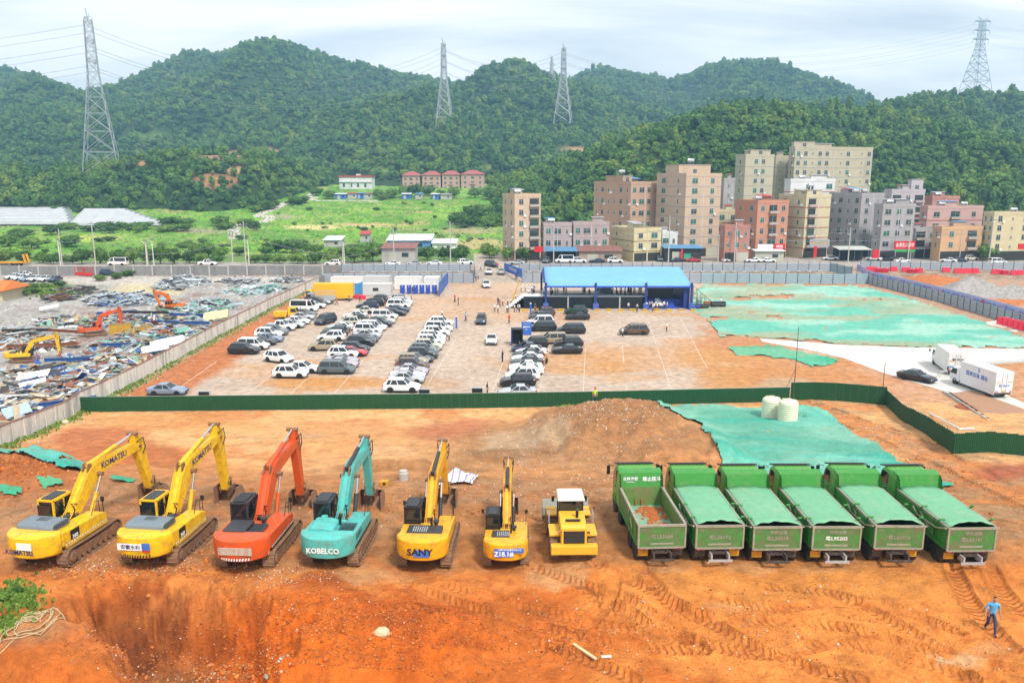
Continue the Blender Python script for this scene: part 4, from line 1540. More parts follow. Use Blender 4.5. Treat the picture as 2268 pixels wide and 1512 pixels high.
# ------------------------------------------------------------------ wheel loader
P_LOAD = M('loader_paint',(.72,.40,.03),.45,var=.1,dirt=(.42,.22,.08),dirt_amt=.3,dirt_scale=1.5)
CREAM = M('cream_roof',(.72,.68,.56),.5,var=.08)
TYRE = M('tyre_rubber',(.028,.027,.026),.85,var=.3,dirt=(.24,.12,.06),dirt_amt=.45,dirt_scale=3)
TYREM = M('muddy_tyre',(.20,.11,.065),.9,var=.3,dirt=(.36,.17,.08),dirt_amt=.6,dirt_scale=3)
GRILL = M('grille',(.05,.045,.04),.6,var=.3,scale=20)
def wheel_mesh(r,w,mat,rimr=.55,lugs=0,n=24):
 mb = MB()
 mb.lathe([(r * rimr,-w * .42),(r * .86,-w * .5),(r * .97,-w * .42),(r,-w * .25),(r,w * .25),(r * .97,w * .42),(r * .86,w * .5),(r * rimr,w * .42)],(0,0,0),n,'x')
 for i in range(lugs):
  a = 2 * math.pi * i / lugs
  for sx in (-1,1):
   aa = a + (.5 * math.pi / lugs if sx > 0 else 0)
   mb.box((sx * w * .25,math.cos(aa) * r,math.sin(aa) * r),(w * .46,.09,.10),rx=aa)
 return mb.mesh('tyre',mat,smooth=True,ang=40)
def rim_mesh(r,w,mat):
 mb = MB()
 mb.lathe([(.02,-w * .30),(r * .5,-w * .30),(r * .8,-w * .2),(r,-w * .40),(r,w * .40),(r * .8,w * .2),(r * .5,w * .30),(.02,w * .30)],(0,0,0),16,'x')
 return mb.mesh('rim',mat,smooth=True,ang=40)
p = at_ground(1262,1205)
ld = thing('wheel_loader','yellow wheel loader with cream cab roof and big tyres beside the dump trucks','wheel loader',p,R(1))
ld.scale = (.88,.88,.88)
_tw,_trm = wheel_mesh(.78,.58,TYREM,lugs=20),rim_mesh(.43,.5,P_LOAD)
for sx in (-1,1):
 for yy in (-1.55,1.75):
  w = put('wheel',_tw,ld,(sx * 1.12,yy,.76))
  put('rim',_trm,w)
b = MB().prism([(-2.5,1.15),(-.4,1.15),(-.4,2.45),(-1.2,2.42),(-2.2,2.28),(-2.5,2.0)],'x',-.78,.78)
b.build('engine_hood',P_LOAD,ld,bevel=.08)
MB().b2((-1.38,-2.95,.72),(1.38,-2.45,1.28)).build('counterweight',P_LOAD,ld,bevel=.05)
g = MB().b2((-.64,-2.62,1.32),(.64,-2.49,2.12))
go_ = g.build('grille',GRILL,ld)
gs = MB()
for k in range(9):
 gs.b2((-.62,-2.635,1.36 + k * .085),(.62,-2.62,1.38 + k * .085))
gs.build('grille_slat',BLK,go_)
fr_ = MB()
for lo,hi in (((-.74,-2.64,1.28),(-.63,-2.49,2.18)),((.63,-2.64,1.28),(.74,-2.49,2.18)),((-.74,-2.645,2.10),(.74,-2.495,2.22))):
 fr_.b2(lo,hi)
fr_.build('grille_frame',P_LOAD,ld)
MB().b2((-.45,-1.9,2.40),(.45,-1.65,2.425)).build('hood_vent',BLACKP,ld)
MB().tube((.28,-1.35,2.3),(.28,-1.35,2.85),.09,n=10).tube((.28,-1.35,2.85),(.28,-1.55,2.98),.09,n=10).build('exhaust_pipe',BLK,ld,True)
for sx in (-1,1):
 MB().prism([(-2.2,1.58),(-.7,1.62),(-.7,1.70),(-2.2,1.68)],'x',sx * .8,sx * 1.42).build('rear_fender',P_LOAD,ld)
for sx in (-1,1):
 MB().lathe([(.02,-.05),(.10,-.05),(.10,.03),(.02,.03)],(sx * .86,-2.5,1.95),10,'y').build('rear_lamp',CHROME,ld)
 MB().path([(sx * 1.35,-.65,1.7),(sx * 1.35,-.65,2.3),(sx * 1.35,.0,2.3),(sx * 1.35,.0,1.5)],.025,6).build('handrail',GALV,ld)
cabm = MB()
for x in (-.76,.68):
 for y in (-.42,.92):
  cabm.b2((x,y,1.5),(x + .08,y + .08,3.1))
cabm.b2((-.76,-.42,1.5),(.76,1.0,2.0))
cb = cabm.build('cab',BLK,ld)
MB().b2((-.72,-.38,2.0),(.72,.96,3.08)).build('window',GLASSD,cb)
MB().box((0,.28,3.20),(1.72,1.75,.20),taper=(.9,.9)).build('cab_roof',CREAM,ld,bevel=.06)
for sx in (-1,1):
 MB().b2((sx * .95,.85,2.5),(sx * 1.12,.9,2.85)).tube((sx * .76,.9,2.9),(sx * 1.0,.88,2.8),.02,n=5).build('mirror',BLK,ld)
MB().b2((-.7,.9,.75),(.7,2.6,1.35)).build('front_frame',P_LOAD,ld,bevel=.05)
for sx in (-1,1):
 MB().b2((sx * .72,.95,1.45),(sx * 1.4,2.3,1.58)).build('front_fender',P_LOAD,ld,bevel=.04)
 MB().prism([(1.0,1.9),(1.9,1.95),(3.6,.75),(3.5,.45),(1.9,1.5),(1.0,1.6)],'x',sx * .45,sx * .62).build('lift_arm',P_LOAD,ld)
 MB().tube((sx * .3,1.2,1.1),(sx * .3,3.1,.9),.08,n=8).build('lift_cylinder',STEELM,ld,True)
bk = MB()
prof = [(4.5,.05),(3.7,.08),(3.45,.45),(3.5,.95),(3.75,1.35),(3.9,1.4)]
vs,fs = [],[]
for x in (-1.5,1.5):
 vs += [(x,a,b_) for a,b_ in prof]
for i in range(5):
 fs.append((i,i + 1,7 + i,6 + i))
fs += [(0,1,2,3,4,5),(6,7,8,9,10,11)]
bk.add(vs,fs)
bko = bk.build('bucket',M('loader_bucket',(.24,.25,.22),.6,var=.25,dirt=(.36,.26,.17),dirt_amt=.4),ld)
so = bko.modifiers.new('plate','SOLIDIFY')
so.thickness = .05
# ================================================================== DUMP TRUCKS
T_GRN = M('truck_green',(.042,.25,.040),.55,var=.14,dirt=(.20,.20,.10),dirt_amt=.42,dirt_scale=1.5,coat=.1)
T_GRN2 = M('cab_green',(.10,.35,.06),.45,var=.1,dirt=(.27,.27,.15),dirt_amt=.35,coat=.15)
T_RUST = M('worn_green',(.10,.24,.05),.75,var=.3,dirt=(.24,.15,.09),dirt_amt=.75,dirt_scale=1.4,bump=.2)
T_GATE = M('worn_tailgate',(.07,.21,.05),.75,var=.3,dirt=(.19,.12,.08),dirt_amt=.72,dirt_scale=1.1,bump=.2)
T_COVER = M('cover_sheet',(.15,.385,.225),.6,var=.14,dirt=(.33,.36,.24),dirt_amt=.42,dirt_scale=.8)
T_FLOOR = M('box_floor',(.20,.38,.27),.7,var=.2,dirt=(.45,.18,.06),dirt_amt=.45,dirt_scale=.6)
T_RIM = M('worn_edge',(.31,.28,.22),.7,var=.3,dirt=(.2,.3,.1),dirt_amt=.4)
T_CHAS = M('chassis_mud',(.07,.055,.045),.85,var=.3,dirt=(.25,.13,.07),dirt_amt=.5,dirt_scale=2)
T_LAMP = M('amber_flap',(.62,.30,.02),.6)
DIRT_M = M('loose_soil',(.42,.12,.03),.95,var=.3,scale=4,bump=.6)
T_STR = M('cream_stripe',(.52,.52,.36),.6,var=.15)
_ttw = wheel_mesh(.52,.30,TYRE,rimr=.5,n=20)
_ttr = rim_mesh(.27,.28,M('truck_rim',(.22,.24,.25),.6,metal=.3,var=.3,dirt=MUD,dirt_amt=.3))
def dump_truck(label,px,rz,covered=True,plate='95202',num='058',seed=0):
 p = G(*px)
 z = sum(ground_z(p.x + dx,p.y + dy) for dx in (-1,1) for dy in (0,2,5)) / 6
 t = thing('dump_truck',label,'dump truck',(p.x,p.y,z),rz,'row of green dump trucks')
 rg = random.Random(seed)
 # local: y=0 is the tailgate, +y forward
 for y in (.85,2.15,5.3,6.9):
  rear = y < 3
  for sx in (-1,1):
   for xo in ((.78,1.10) if rear else (1.06,)):
    w = put('wheel',_ttw,t,(sx * xo,y,.51))
    if xo > 1:
     put('rim',_ttr,w)
 c = MB()
 for sx in (-1,1):
  c.b2((sx * .42 - .06,.1,.72),(sx * .42 + .06,8.0,1.02))
 for y in (.85,2.15,5.3,6.9):
  c.tube((-1,y,.52),(1,y,.52),.09,n=8)
 c.b2((-.9,3.2,.55),(-.45,4.5,1.05))
 c.tube((.85,3.1,.8),(.85,4.4,.8),.32,n=14)
 c.b2((-.5,.02,.65),(.5,.3,.85))
 c.build('chassis',T_CHAS,t)
 bmp = MB().b2((-.62,-.42,.42),(.62,-.34,.54))
 for x in (-.45,.45):
  bmp.b2((x - .04,-.38,.5),(x + .04,.15,.8))
 bmp.build('rear_bumper',GALV if seed % 2 else T_CHAS,t)
 MB().b2((-1.15,.28,.42),(-.62,.31,.78)).build('mud_flap',T_LAMP if seed % 3 != 1 else T_CHAS,t)
 MB().b2((.62,.28,.42),(1.15,.31,.78)).build('mud_flap',T_CHAS if seed % 3 != 1 else T_LAMP,t)
 MB().b2((-1.12,.05,.86),(-.72,.12,.98)).build('tail_lamp',REDP,t)
 MB().b2((.72,.05,.86),(1.12,.12,.98)).build('tail_lamp',REDP,t)
 # box body: walls of thickness 0.07
 L,W,z0,z1 = 5.2,1.24,1.06,2.28
 fl = MB().b2((-W + .07,.07,z0),(W - .07,L - .07,z0 + .08))
 fl.build('box_floor',T_FLOOR,t)
 for sx in (-1,1):
  s_ = MB().b2((sx * W,0.071,z0),(sx * (W - .07),L - .071,z1))
  so_ = s_.build('side_wall',T_RUST if not covered else T_GRN,t)
  r_ = MB()
  r_.b2((sx * (W + .04),.05,z1 - .10),(sx * (W - .09),L,z1 + .03))
  r_.build('top_rail',T_RIM,t)
  rb = MB()
  rb.b2((sx * (W + .055),.08,z0 - .02),(sx * W,L - .1,z0 + .14))
  rb.build('bottom_rail',T_GRN,so_)
  for k in range(3):
   y = .35 + k * .9
   MB().b2((sx * (W + .05),y,z0 + .14),(sx * W,y + .07,z1 - .1)).build('rib',T_GRN,so_)
  # swoosh of cream paint
  sw = MB()
  pts_ = [(1.3,1.3),(1.9,1.5),(2.5,1.85),(2.9,2.12),(2.5,2.02),(2.1,1.85),(1.6,1.6)]
  sw.add([(sx * (W + .006),a,b_) for a,b_ in pts_],[tuple(range(len(pts_)))])
  sw.build('painted_stripe',T_STR,so_)
 # front wall and headboard leaning over the cab
 MB().b2((-W,L - .07,z0),(W,L,z1)).build('front_wall',T_RUST if not covered else T_GRN,t)
 hb = MB()
 hb.add([(-W,L - .05,z1 - .05),(W,L - .05,z1 - .05),(W,L + .12,z1 + .78),(-W,L + .12,z1 + .78),
   (-W,L + .03,z1 - .05),(W,L + .03,z1 - .05),(W,L + .20,z1 + .78),(-W,L + .20,z1 + .78)],
  [(0,1,2,3),(7,6,5,4),(0,4,5,1),(1,5,6,2),(2,6,7,3),(3,7,4,0)])
 hb.add([(-W,L + .12,z1 + .72),(W,L + .12,z1 + .72),(W,L + .75,z1 + .80),(-W,L + .75,z1 + .80),
   (-W,L + .12,z1 + .785),(W,L + .12,z1 + .785),(W,L + .75,z1 + .86),(-W,L + .75,z1 + .86)],
  [(0,1,2,3),(7,6,5,4),(0,4,5,1),(1,5,6,2),(2,6,7,3),(3,7,4,0)])
 hbo = hb.build('headboard',T_GRN,t)
 for sx in (-1,1):
  w_ = MB()
  w_.add([(sx * W,L + .0,z1 - .05),(sx * W,L - .28,z1 + .0),(sx * W,L - .1,z1 + .62),(sx * W,L + .14,z1 + .78)],[(0,1,2,3)])
  w_.add([(sx * (W - .04),L + .0,z1 - .05),(sx * (W - .04),L - .28,z1 + .0),(sx * (W - .04),L - .1,z1 + .62),(sx * (W - .04),L + .14,z1 + .78)],[(3,2,1,0)])
  w_.build('headboard_wing',T_GRN,hbo)
 # tailgate with bright worn frame and diamond corners
 tg = MB().b2((-W + .02,-.07,z0 - .05),(W - .02,0,z1 - .04))
 tgo = tg.build('tailgate',T_GATE,t)
 f_ = MB()
 f_.b2((-W - .02,-.105,z1 - .10),(W + .02,.03,z1 + .0))
 f_.b2((-W - .02,-.10,z0 - .05),(-W + .07,.0,z1 - .1))
 f_.b2((W - .07,-.10,z0 - .05),(W + .02,.0,z1 - .1))
 f_.b2((-W + .07,-.10,z0 - .08),(W - .07,.0,z0 + .02))
 f_.build('tailgate_frame',T_RIM,tgo)
 for sx in (-1,1):
  d_ = MB()
  d_.add([(sx * (W - .08),-.078,z1 - .35),(sx * (W - .38),-.078,z0 + .65),(sx * (W - .08),-.078,z0 + .28)],[(0,1,2)])
  d_.build('tailgate_corner',T_GRN,tgo)
 MB().b2((-.6,-.085,z0 + .14),(.6,-.07,z0 + .24)).build('plate_holder',T_RIM,tgo)
 lettering('粤L' + plate,.26,T_RIM if seed != 3 else WHITEP,tgo,(0,-.082,z0 + .56),(R(90),0,0),bold=.004,sx=1.1)
 lettering(num,.15,T_RIM,tgo,(-.95,-.082,z0 + .98),(R(90),0,0))
 if seed in (2,3,5):
  lettering('特种运输',.22,T_RIM,tgo,(.05,-.082,z0 + .9),(R(90),0,0),bold=.003)
 hg = MB()
 for x in (-.9,-.3,.3,.9):
  hg.tube((x - .06,-.06,z0 - .1),(x + .06,-.06,z0 - .1),.06,n=8)
 hg.build('tailgate_latch',T_CHAS,tgo)
 if covered:
  # vaulted sheet cover in two leaves and its folding arms
  rings = []
  n = 14
  for j in range(13):
   y = .02 + (L - .06) * j / 12
   arch = .20 * (1 - .25 * math.sin(j * .5 + seed)) + (.22 * (1 - j / 3) if j < 3 else 0)
   ring = []
   for i in range(n + 1):
    a = -1 + 2 * i / n
    sag = .03 * math.sin(a * 9 + j * .8 + seed) * (1 if 0 < i < n else 0)
    ring.append((a * (W - .03),y + (.05 * math.sin(i * 1.7 + seed * 2) if j == 0 else 0),z1 + .03 + arch * (1 - a * a) ** .8 * .62 + sag * .7))
   rings.append(ring)
  cv = MB().loft(rings,closed=False)
  co_ = cv.build('cover',T_COVER,t,True,60)
  so = co_.modifiers.new('sheet','SOLIDIFY')
  so.thickness = .03
  for sx in (-1,1):
   for y in (.55,2.25):
    a_ = MB()
    a_.path([(sx * (W + .10),y + .75,z1 - .75),(sx * (W + .12),y + .35,z1 - .10),(sx * (W + .14),y - .05,z1 + .22),(sx * (W - .05),y - .15,z1 + .26)],.05,6)
    a_.b2((sx * (W + .05),y + .6,z1 - .9),(sx * (W + .16),y + .9,z1 - .6))
    a_.build('cover_arm',T_GRN,t)
   MB().path([(sx * (W + .12),.0,z1 - .05),(sx * (W + .16),.8,z1 - .35),(sx * (W + .14),2.6,z1 - .45),(sx * (W + .12),3.2,z1 - .2)],.045,6).build('cover_link',T_RIM,t)
 else:
  d_ = MB()
  for k in range(130):
   a,b_ = max(-1.0,min(1.0,rg.gauss(.45,.38))),rg.uniform(.4,L - .4)
   r_ = rg.uniform(.05,.24)
   v,f = ICO1
   d_.add([(a + q[0] * r_,b_ + q[1] * r_ * 1.4,z0 + .08 + q[2] * r_ * .35) for q in v],f)
  so = d_.build('soil_remains',DIRT_M,t)
  so['kind'] = 'stuff'
  for x in (-.35,.0):
   MB().b2((x,L - .14,z0 + .1),(x + .1,L - .075,z1 - .75)).build('wall_rib',M('rust_rib',(.35,.13,.04),.8),t)
  lettering('禁止挖斗',.27,WHITEP,hbo,(.62,L + .005,z1 + .42),(R(78),0,0),bold=.006)
  lettering('吉特海板',.22,WHITEP,hbo,(-.62,L + .005,z1 + .45),(R(78),0,0),bold=.003)
  lettering('13729000011',.10,WHITEP,hbo,(-.62,L - .025,z1 + .28),(R(78),0,0))
 # cab
 y0,y1,cz0,cz1 = L + .32,L + 2.25,.75,2.95
 hw = 1.22
 cbm = MB()
 rings = []
 for zq,ya,yb_,wq in ((cz0,y0,y1 - .02,hw * .97),(1.6,y0,y1 + .04,hw),(2.05,y0,y1 + .02,hw),(2.68,y0 + .02,y1 - .16,hw * .95),(cz1,y0 + .1,y1 - .34,hw * .86)):
  rings.append([(-wq,ya,zq),(wq,ya,zq),(wq,yb_,zq),(-wq,yb_,zq)])
 cbm.loft(rings)
 cbo = cbm.build('cab',T_GRN2,t,bevel=.06)
 for sx in (-1,1):
  g_ = MB()
  g_.add([(sx * (hw + .008),y0 + .95,2.02),(sx * (hw + .008),y1 - .12,2.0),(sx * hw * .963,y1 - .28,2.72),(sx * hw * .963,y0 + .95,2.74)],[(0,1,2,3)])
  g_.build('side_window',GLASSD,cbo)
  dl = MB().b2((sx * (hw + .004),y0 + .86,.95),(sx * (hw - .01),y0 + .89,2.8))
  dl.build('door_seam',BLK,cbo)
  MB().b2((sx * (hw + .03),y0 + 1.0,1.75),(sx * (hw + .0),y0 + 1.2,1.80)).build('door_handle',BLK,cbo)
  mr_ = MB().path([(sx * hw,y1 - .1,2.75),(sx * (hw + .25),y1 + .1,2.78),(sx * (hw + .28),y1 + .08,2.2)],.022,5)
  mr_.b2((sx * (hw + .18),y1 + .04,2.18),(sx * (hw + .38),y1 + .10,2.72))
  mr_.build('mirror',BLK,cbo)
  ff = MB()
  ff.prism([(y1 - 1.1,.8),(y1 - .95,1.08),(y1 - .55,1.15),(y1 - .15,1.08),(y1,.8)],'x',sx * (hw - .25),sx * (hw + .03))
  ff.build('wheel_arch',T_GRN,cbo)
  st_ = MB().b2((sx * (hw - .35),L - .9,.95),(sx * (hw - .02),L + .1,1.06))
  st_.build('fender',T_CHAS,t)
 ws = MB()
 ws.add([(-hw * .88,y1 + .035,2.0),(hw * .88,y1 + .035,2.0),(hw * .86,y1 - .145,2.74),(-hw * .86,y1 - .145,2.74)],[(0,1,2,3)])
 ws.build('windscreen',GLASSD,cbo)
 rr = MB()
 for k in range(8):
  rr.b2((-.92 + k * .24,y0 + .25,cz1 - .002),(-.80 + k * .24,y1 - .5,cz1 + .02))
 rr.build('roof_rib',T_GRN2,cbo)
 vs_ = MB().prism([(y1 - .52,cz1 + .05),(y1 + .12,cz1 - .12),(y1 + .14,cz1 - .06),(y1 - .50,cz1 + .12)],'x',-hw * .92,hw * .92)
 vs_.build('sun_visor',BLK,cbo)
 bp_ = MB().b2((-hw,y1 - .1,.45),(hw,y1 + .12,.85)).build('front_bumper',T_GRN,t,bevel=.04)
 ex = MB().tube((-.9,L + .18,.9),(-.9,L + .18,2.4),.09,n=10).build('air_intake',BLK,t,True)
 return t
TRK = [((1463,1252),R(3.0),False,'53685','056','dump truck with its open empty box showing the floor, next to the wheel loader'),
 ((1590,1253),R(1.5),True,'56172','050','covered green dump truck, second in the row of six'),
 ((1716,1254),R(1.0),True,'38819','052','covered green dump truck, third in the row of six'),
 ((1846,1255),R(.0),True,'95202','053','covered green dump truck with white figures 95202 on the tailgate'),
 ((1983,1258),R(-1.0),True,'60936','055','covered green dump truck with a stained pale sheet, second from the right end'),
 ((2142,1263),R(1.5),True,'62191','054','covered green dump truck at the right end of the row')]
for i,(px,rz,cov,pl,nm,lab) in enumerate(TRK):
 dump_truck(lab,px,rz,cov,pl,nm,i)
# ================================================================== CARS
PAINT = M('car_paint',objcol=True,rough=.28,var=.04,spec=.5,coat=.6,dirt=(.40,.30,.22),dirt_amt=.04,dirt_scale=1.5)
CGLASS = M('car_glass',(.010,.014,.018),.05,var=.02,spec=.9)
CTYRE = M('car_tyre',(.018,.018,.019),.8,var=.1)
CRIM = M('car_rim',(.40,.41,.43),.35,metal=.7,var=.1)
CLAMP = M('headlight_glass',(.62,.66,.70),.12,var=.05,spec=.8)
CTAIL = M('tail_light',(.42,.01,.012),.25,var=.05)
CPLATE = M('plate_blue',(.02,.09,.45),.4)
CARCH = M('arch_black',(.012,.012,.012),.8)
KINDS = {
 # L, W, H, belt, hood z, windscreen base y / top y, roof end y, rear base y, tail z, wheel r, wheelbase
 'sedan': (4.75,.92,1.45,.92,.90,.82,.10,-1.00,-1.75,.98,.33,2.78),
 'suv': (4.68,.94,1.70,1.06,1.04,.98,.35,-1.72,-2.12,1.08,.37,2.75),
 'mpv': (5.05,.96,1.80,1.08,1.02,1.55,.72,-2.05,-2.35,1.10,.36,3.05),
 'coupe': (4.75,.94,1.58,.98,.94,1.05,.25,-1.15,-2.10,1.08,.36,2.88),
 'van': (5.6,.99,2.35,1.25,1.22,2.02,1.45,-2.62,-2.76,1.25,.36,3.3),
 'pickup': (5.3,.95,1.80,1.10,1.06,1.15,.55,-.72,-.95,1.10,.39,3.1),
}
CARM = {}
def car_meshes(kind):
 L,w,H,belt,hood,wy,ty,ry,by,tail,wr,wb = KINDS[kind]
 f,r = L / 2,-L / 2
 b = MB()
 clr = .24
 # lower body, rings from tail to nose
 st = [(r,.42,tail - .22,.80),(r + .10,.30,tail - .03,.93),(r + .35,clr,tail,.985),(by,clr,max(tail,belt - .02),1.0),(ry,clr,belt + .01,1.0),
  (0,clr,belt,1.0),(wy - .3,clr,belt,1.0),(wy + .02,clr,hood + .05,1.0),(f - .75,clr,hood - .04,.985),(f - .30,.26,hood - .13,.93),(f - .06,.32,hood - .27,.82),(f,.42,hood - .42,.74)]
 st = sorted(st,key=lambda q: q[0])
 rings = []
 for y,zb,zt,k in st:
  W = w * k
  m = (zb + zt) / 2
  rings.append([(-W * .90,y,zb),(-W,y,zb + .16),(-W * 1.0,y,m + .04),(-W * .975,y,zt - .10),(-W * .86,y,zt),(0,y,zt + .03),(W * .86,y,zt),(W * .975,y,zt - .10),(W,y,m + .04),(W,y,zb + .16),(W * .90,y,zb)])
 b.loft(rings)
 # roof and pillars
 g0,g1 = w * .90,w * .72 if kind != 'van' else w * .84
 zb = belt - .02
 base = [(-g0,wy,zb),(g0,wy,zb),(g0,by,zb),(-g0,by,zb)]
 top = [(-g1,ty,H - .05),(g1,ty,H - .05),(g1,ry,H - .05),(-g1,ry,H - .05)]
 rr = [[(q[0] * 1.02,q[1],H - .075) for q in top],[(q[0] * .97,q[1] + (-.06 if i < 2 else .05),H - .015) for i,q in enumerate(top)],[(q[0] * .75,q[1] + (-.25 if i < 2 else .22),H) for i,q in enumerate(top)]]
 b.loft(rr)
 def pillar(fy0,fy1,wd0,wd1,out=.012):
  for sx in (-1,1):
   a = [(sx * (g0 + out),fy0 - wd0 / 2,zb),(sx * (g0 + out),fy0 + wd0 / 2,zb),(sx * (g1 + out),fy1 + wd1 / 2,H - .05),(sx * (g1 + out),fy1 - wd1 / 2,H - .05)]
   i = [(sx * (g0 - .05),q[1],q[2]) if k < 2 else (sx * (g1 - .05),q[1],q[2]) for k,q in enumerate(a)]
   b.add(a + i,[(0,1,2,3),(7,6,5,4),(0,4,5,1),(1,5,6,2),(2,6,7,3),(3,7,4,0)])
 pillar(wy - .03,ty - .03,.10,.09)
 pillar(by + .10,ry + .08,.30 if kind != 'mpv' else .14,.16)
 midy = (wy + by) / 2
 if kind in ('mpv',):
  pillar(.55,.45,.10,.09)
  pillar(-.75,-.75,.09,.09)
 elif kind == 'van':
  pillar(.75,.75,.30,.22)
 elif kind == 'pickup':
  pillar(.15,.15,.09,.08)
 else:
  pillar(midy + .25,(ty + ry) / 2 + .1,.09,.08)
  if kind == 'suv':
   pillar(by + .75,ry + .62,.09,.08)
 if kind == 'van':
  for sx in (-1,1):   # blind rear side
   pass
 g = MB()
 g.add(base + top,[(0,1,2,3),(7,6,5,4),(0,4,5,1),(1,5,6,2),(2,6,7,3),(3,7,4,0)])
 if kind in ('suv','mpv','coupe'):
  b.b2((-.36 if kind == 'coupe' else -.40,ry + .35,H - .004),(.40,ry + .36,H + .006))
 if kind in ('suv','mpv'):
  for sx in (-1,1):
   b.b2((sx * g1 * .92 - .02,ry + .2,H - .02),(sx * g1 * .92 + .02,ty - .2,H + .03))
 if kind == 'pickup':
  b.b2((-w * .80,r + .15,tail - .02),(-w * .78,by - .05,tail + .02))
 ar = MB()
 for yy in (f - (L - wb) * .47,f - (L - wb) * .47 - wb):
  for sx in (-1,1):
   n = 14
   ring = [(sx * (w * 1.004),yy + math.cos(math.pi * (i / n * 1.2 - .1)) * wr * 1.16,wr + math.sin(math.pi * (i / n * 1.2 - .1)) * wr * 1.16) for i in range(n + 1)]
   ar.add(ring,[tuple(range(n + 1))])
 lo = MB().b2((-w * .97,r + .25,.20),(w * .97,f - .3,.30))
 for k in range(len(lo.v)):
  ar.v = ar.v
 ar.add(lo.v,lo.f)
 ar.b2((-w * .55,f - .10,.38),(w * .55,f + .012,.58))
 hl,tl = [],[]
 for sx in (-1,1):
  hl.append(MB().add([(sx * w * .50,f - .05,hood - .36),(sx * w * .80,f - .14,hood - .34),(sx * w * .86,f - .42,hood - .22),(sx * w * .55,f - .16,hood - .24)],[(0,1,2,3)]))
  for q in (hl[-1],):
   q.add([(a[0],a[1] - .1,a[2] - .03) for a in q.v],[(3,2,1,0)])
   for k in range(4):
    x_,y_,z_ = q.v[k]
    q.v[k] = (x_ * 1.03,y_ + .07,z_ + .02)
   q.add([],[])
   q.f += [(0,1,5,4),(1,2,6,5),(2,3,7,6),(3,0,4,7)]
   q.m += [0] * 4
  tl.append(MB().b2((sx * w * .60,r - .012,tail - .30),(sx * w * .93,r + .16,tail - .12)))
 mats = dict(
  body=b.mesh('body',PAINT,True,38),window=g.mesh('window',CGLASS),trim=ar.mesh('trim',CARCH),
  head=[q.mesh('headlight',CLAMP) for q in hl],tail=[q.mesh('tail_light',CTAIL) for q in tl],
  tyre=wheel_mesh(wr,.23,CTYRE,rimr=.62,n=18),rim=rim_mesh(wr * .66,.24,CRIM),
  plate=MB().b2((-.22,f + .004,.46),(.22,f + .022,.60)).mesh('plate',CPLATE),mirror=[MB().b2((sx * w * .98,wy - .28,belt + .0),(sx * (w + .16),wy - .14,belt + .14)).mesh('mirror',PAINT) for sx in (-1,1)])
 pos = [(sx * (w - .105),yy,wr) for yy in (f - (L - wb) * .47,f - (L - wb) * .47 - wb) for sx in (-1,1)]
 return mats,pos
for k_ in KINDS:
 CARM[k_] = car_meshes(k_)
CARCOL = dict(white=(.78,.79,.80),black=(.012,.013,.016),silver=(.42,.44,.46),grey=(.13,.145,.155),navy=(.018,.032,.075),brown=(.10,.055,.035),red=(.50,.015,.02),gold=(.34,.28,.18),
   lilac=(.40,.36,.40),beige=(.52,.49,.42),green=(.012,.05,.03),slate=(.085,.115,.125),dark=(.035,.04,.045),yellow=(.80,.42,.01),bluegrey=(.20,.25,.34))
CARNAME = dict(sedan='sedan',suv='sport utility car',mpv='people carrier',coupe='fastback car',van='van',pickup='pickup truck')
def car(kind,colour,p,rz,label,group='cars parked in the lot',small=False,cat='car'):
 ms,pos = CARM[kind]
 t = thing('car' if kind not in ('van','pickup') else ('van' if kind == 'van' else 'pickup_truck'),label,cat if kind not in ('van','pickup') else ('van' if kind == 'van' else 'pickup'),p,rz,group)
 c = CARCOL[colour]
 put('body',ms['body'],t,color=c)
 put('window',ms['window'],t)
 put('trim',ms['trim'],t)
 for q in pos:
  w = put('wheel',ms['tyre'],t,q)
  put('rim',ms['rim'],w)
 for m in ms['head']:
  put('headlight',m,t)
 for m in ms['tail']:
  put('tail_light',m,t)
 if not small:
  for m in ms['mirror']:
   put('mirror',m,t,color=c)
  put('plate',ms['plate'],t)
 return t
def lot_z(p):
 return Vector((p.x,p.y,ground_z(p.x,p.y) + .01))
# rows, nearest first: kind, colour, picture spot of the near lower edge's middle, extra turn
def row(lst,where,base_rz,group):
 for i,(k,c,a,b_,turn) in enumerate(lst):
  p = G(a,b_)
  p = lot_z(Vector((p.x,p.y + .95,0)))
  place = ['nearest car','second','third','fourth','fifth','sixth','seventh','eighth','ninth','tenth','eleventh','twelfth','thirteenth','fourteenth','fifteenth','sixteenth','seventeenth','eighteenth','nineteenth','twentieth'][i]
  car(k,c,p,base_rz + R(turn),'%s %s, %s in %s' % (cname(c),CARNAME[k],place,where),group)
def cname(c):
 return dict(lilac='pale lilac',bluegrey='blue grey',dark='dark grey',slate='slate grey',navy='dark blue',green='dark green').get(c,c)
def z8(lst):
 return [(k,c,480 + x * .2557,580 + y * .2557,t) for k,c,x,y,t in lst]
def z1(lst):
 return [(k,c,1000 + x * .2734,560 + y * .2734,t) for k,c,x,y,t in lst]
RIGHT,LEFT,TO_CAM,AWAY = R(-90),R(90),R(180),0.0
row(z8([('suv','black',222,805,-3),('mpv','white',300,765,-2),('sedan','black',380,728,-3),('sedan','bluegrey',440,700,-3),('suv','white',440,662,-3),('suv','grey',490,640,-3),
  ('pickup','white',545,598,-3),('sedan','silver',640,577,-4),('sedan','white',690,545,-4),('sedan','silver',735,508,-4),('sedan','grey',752,478,-4),
  ('sedan','white',840,405,-3),('mpv','black',842,385,-3),('sedan','silver',890,372,-3)]),'the row beside the concrete wall',RIGHT,'cars parked along the concrete wall')
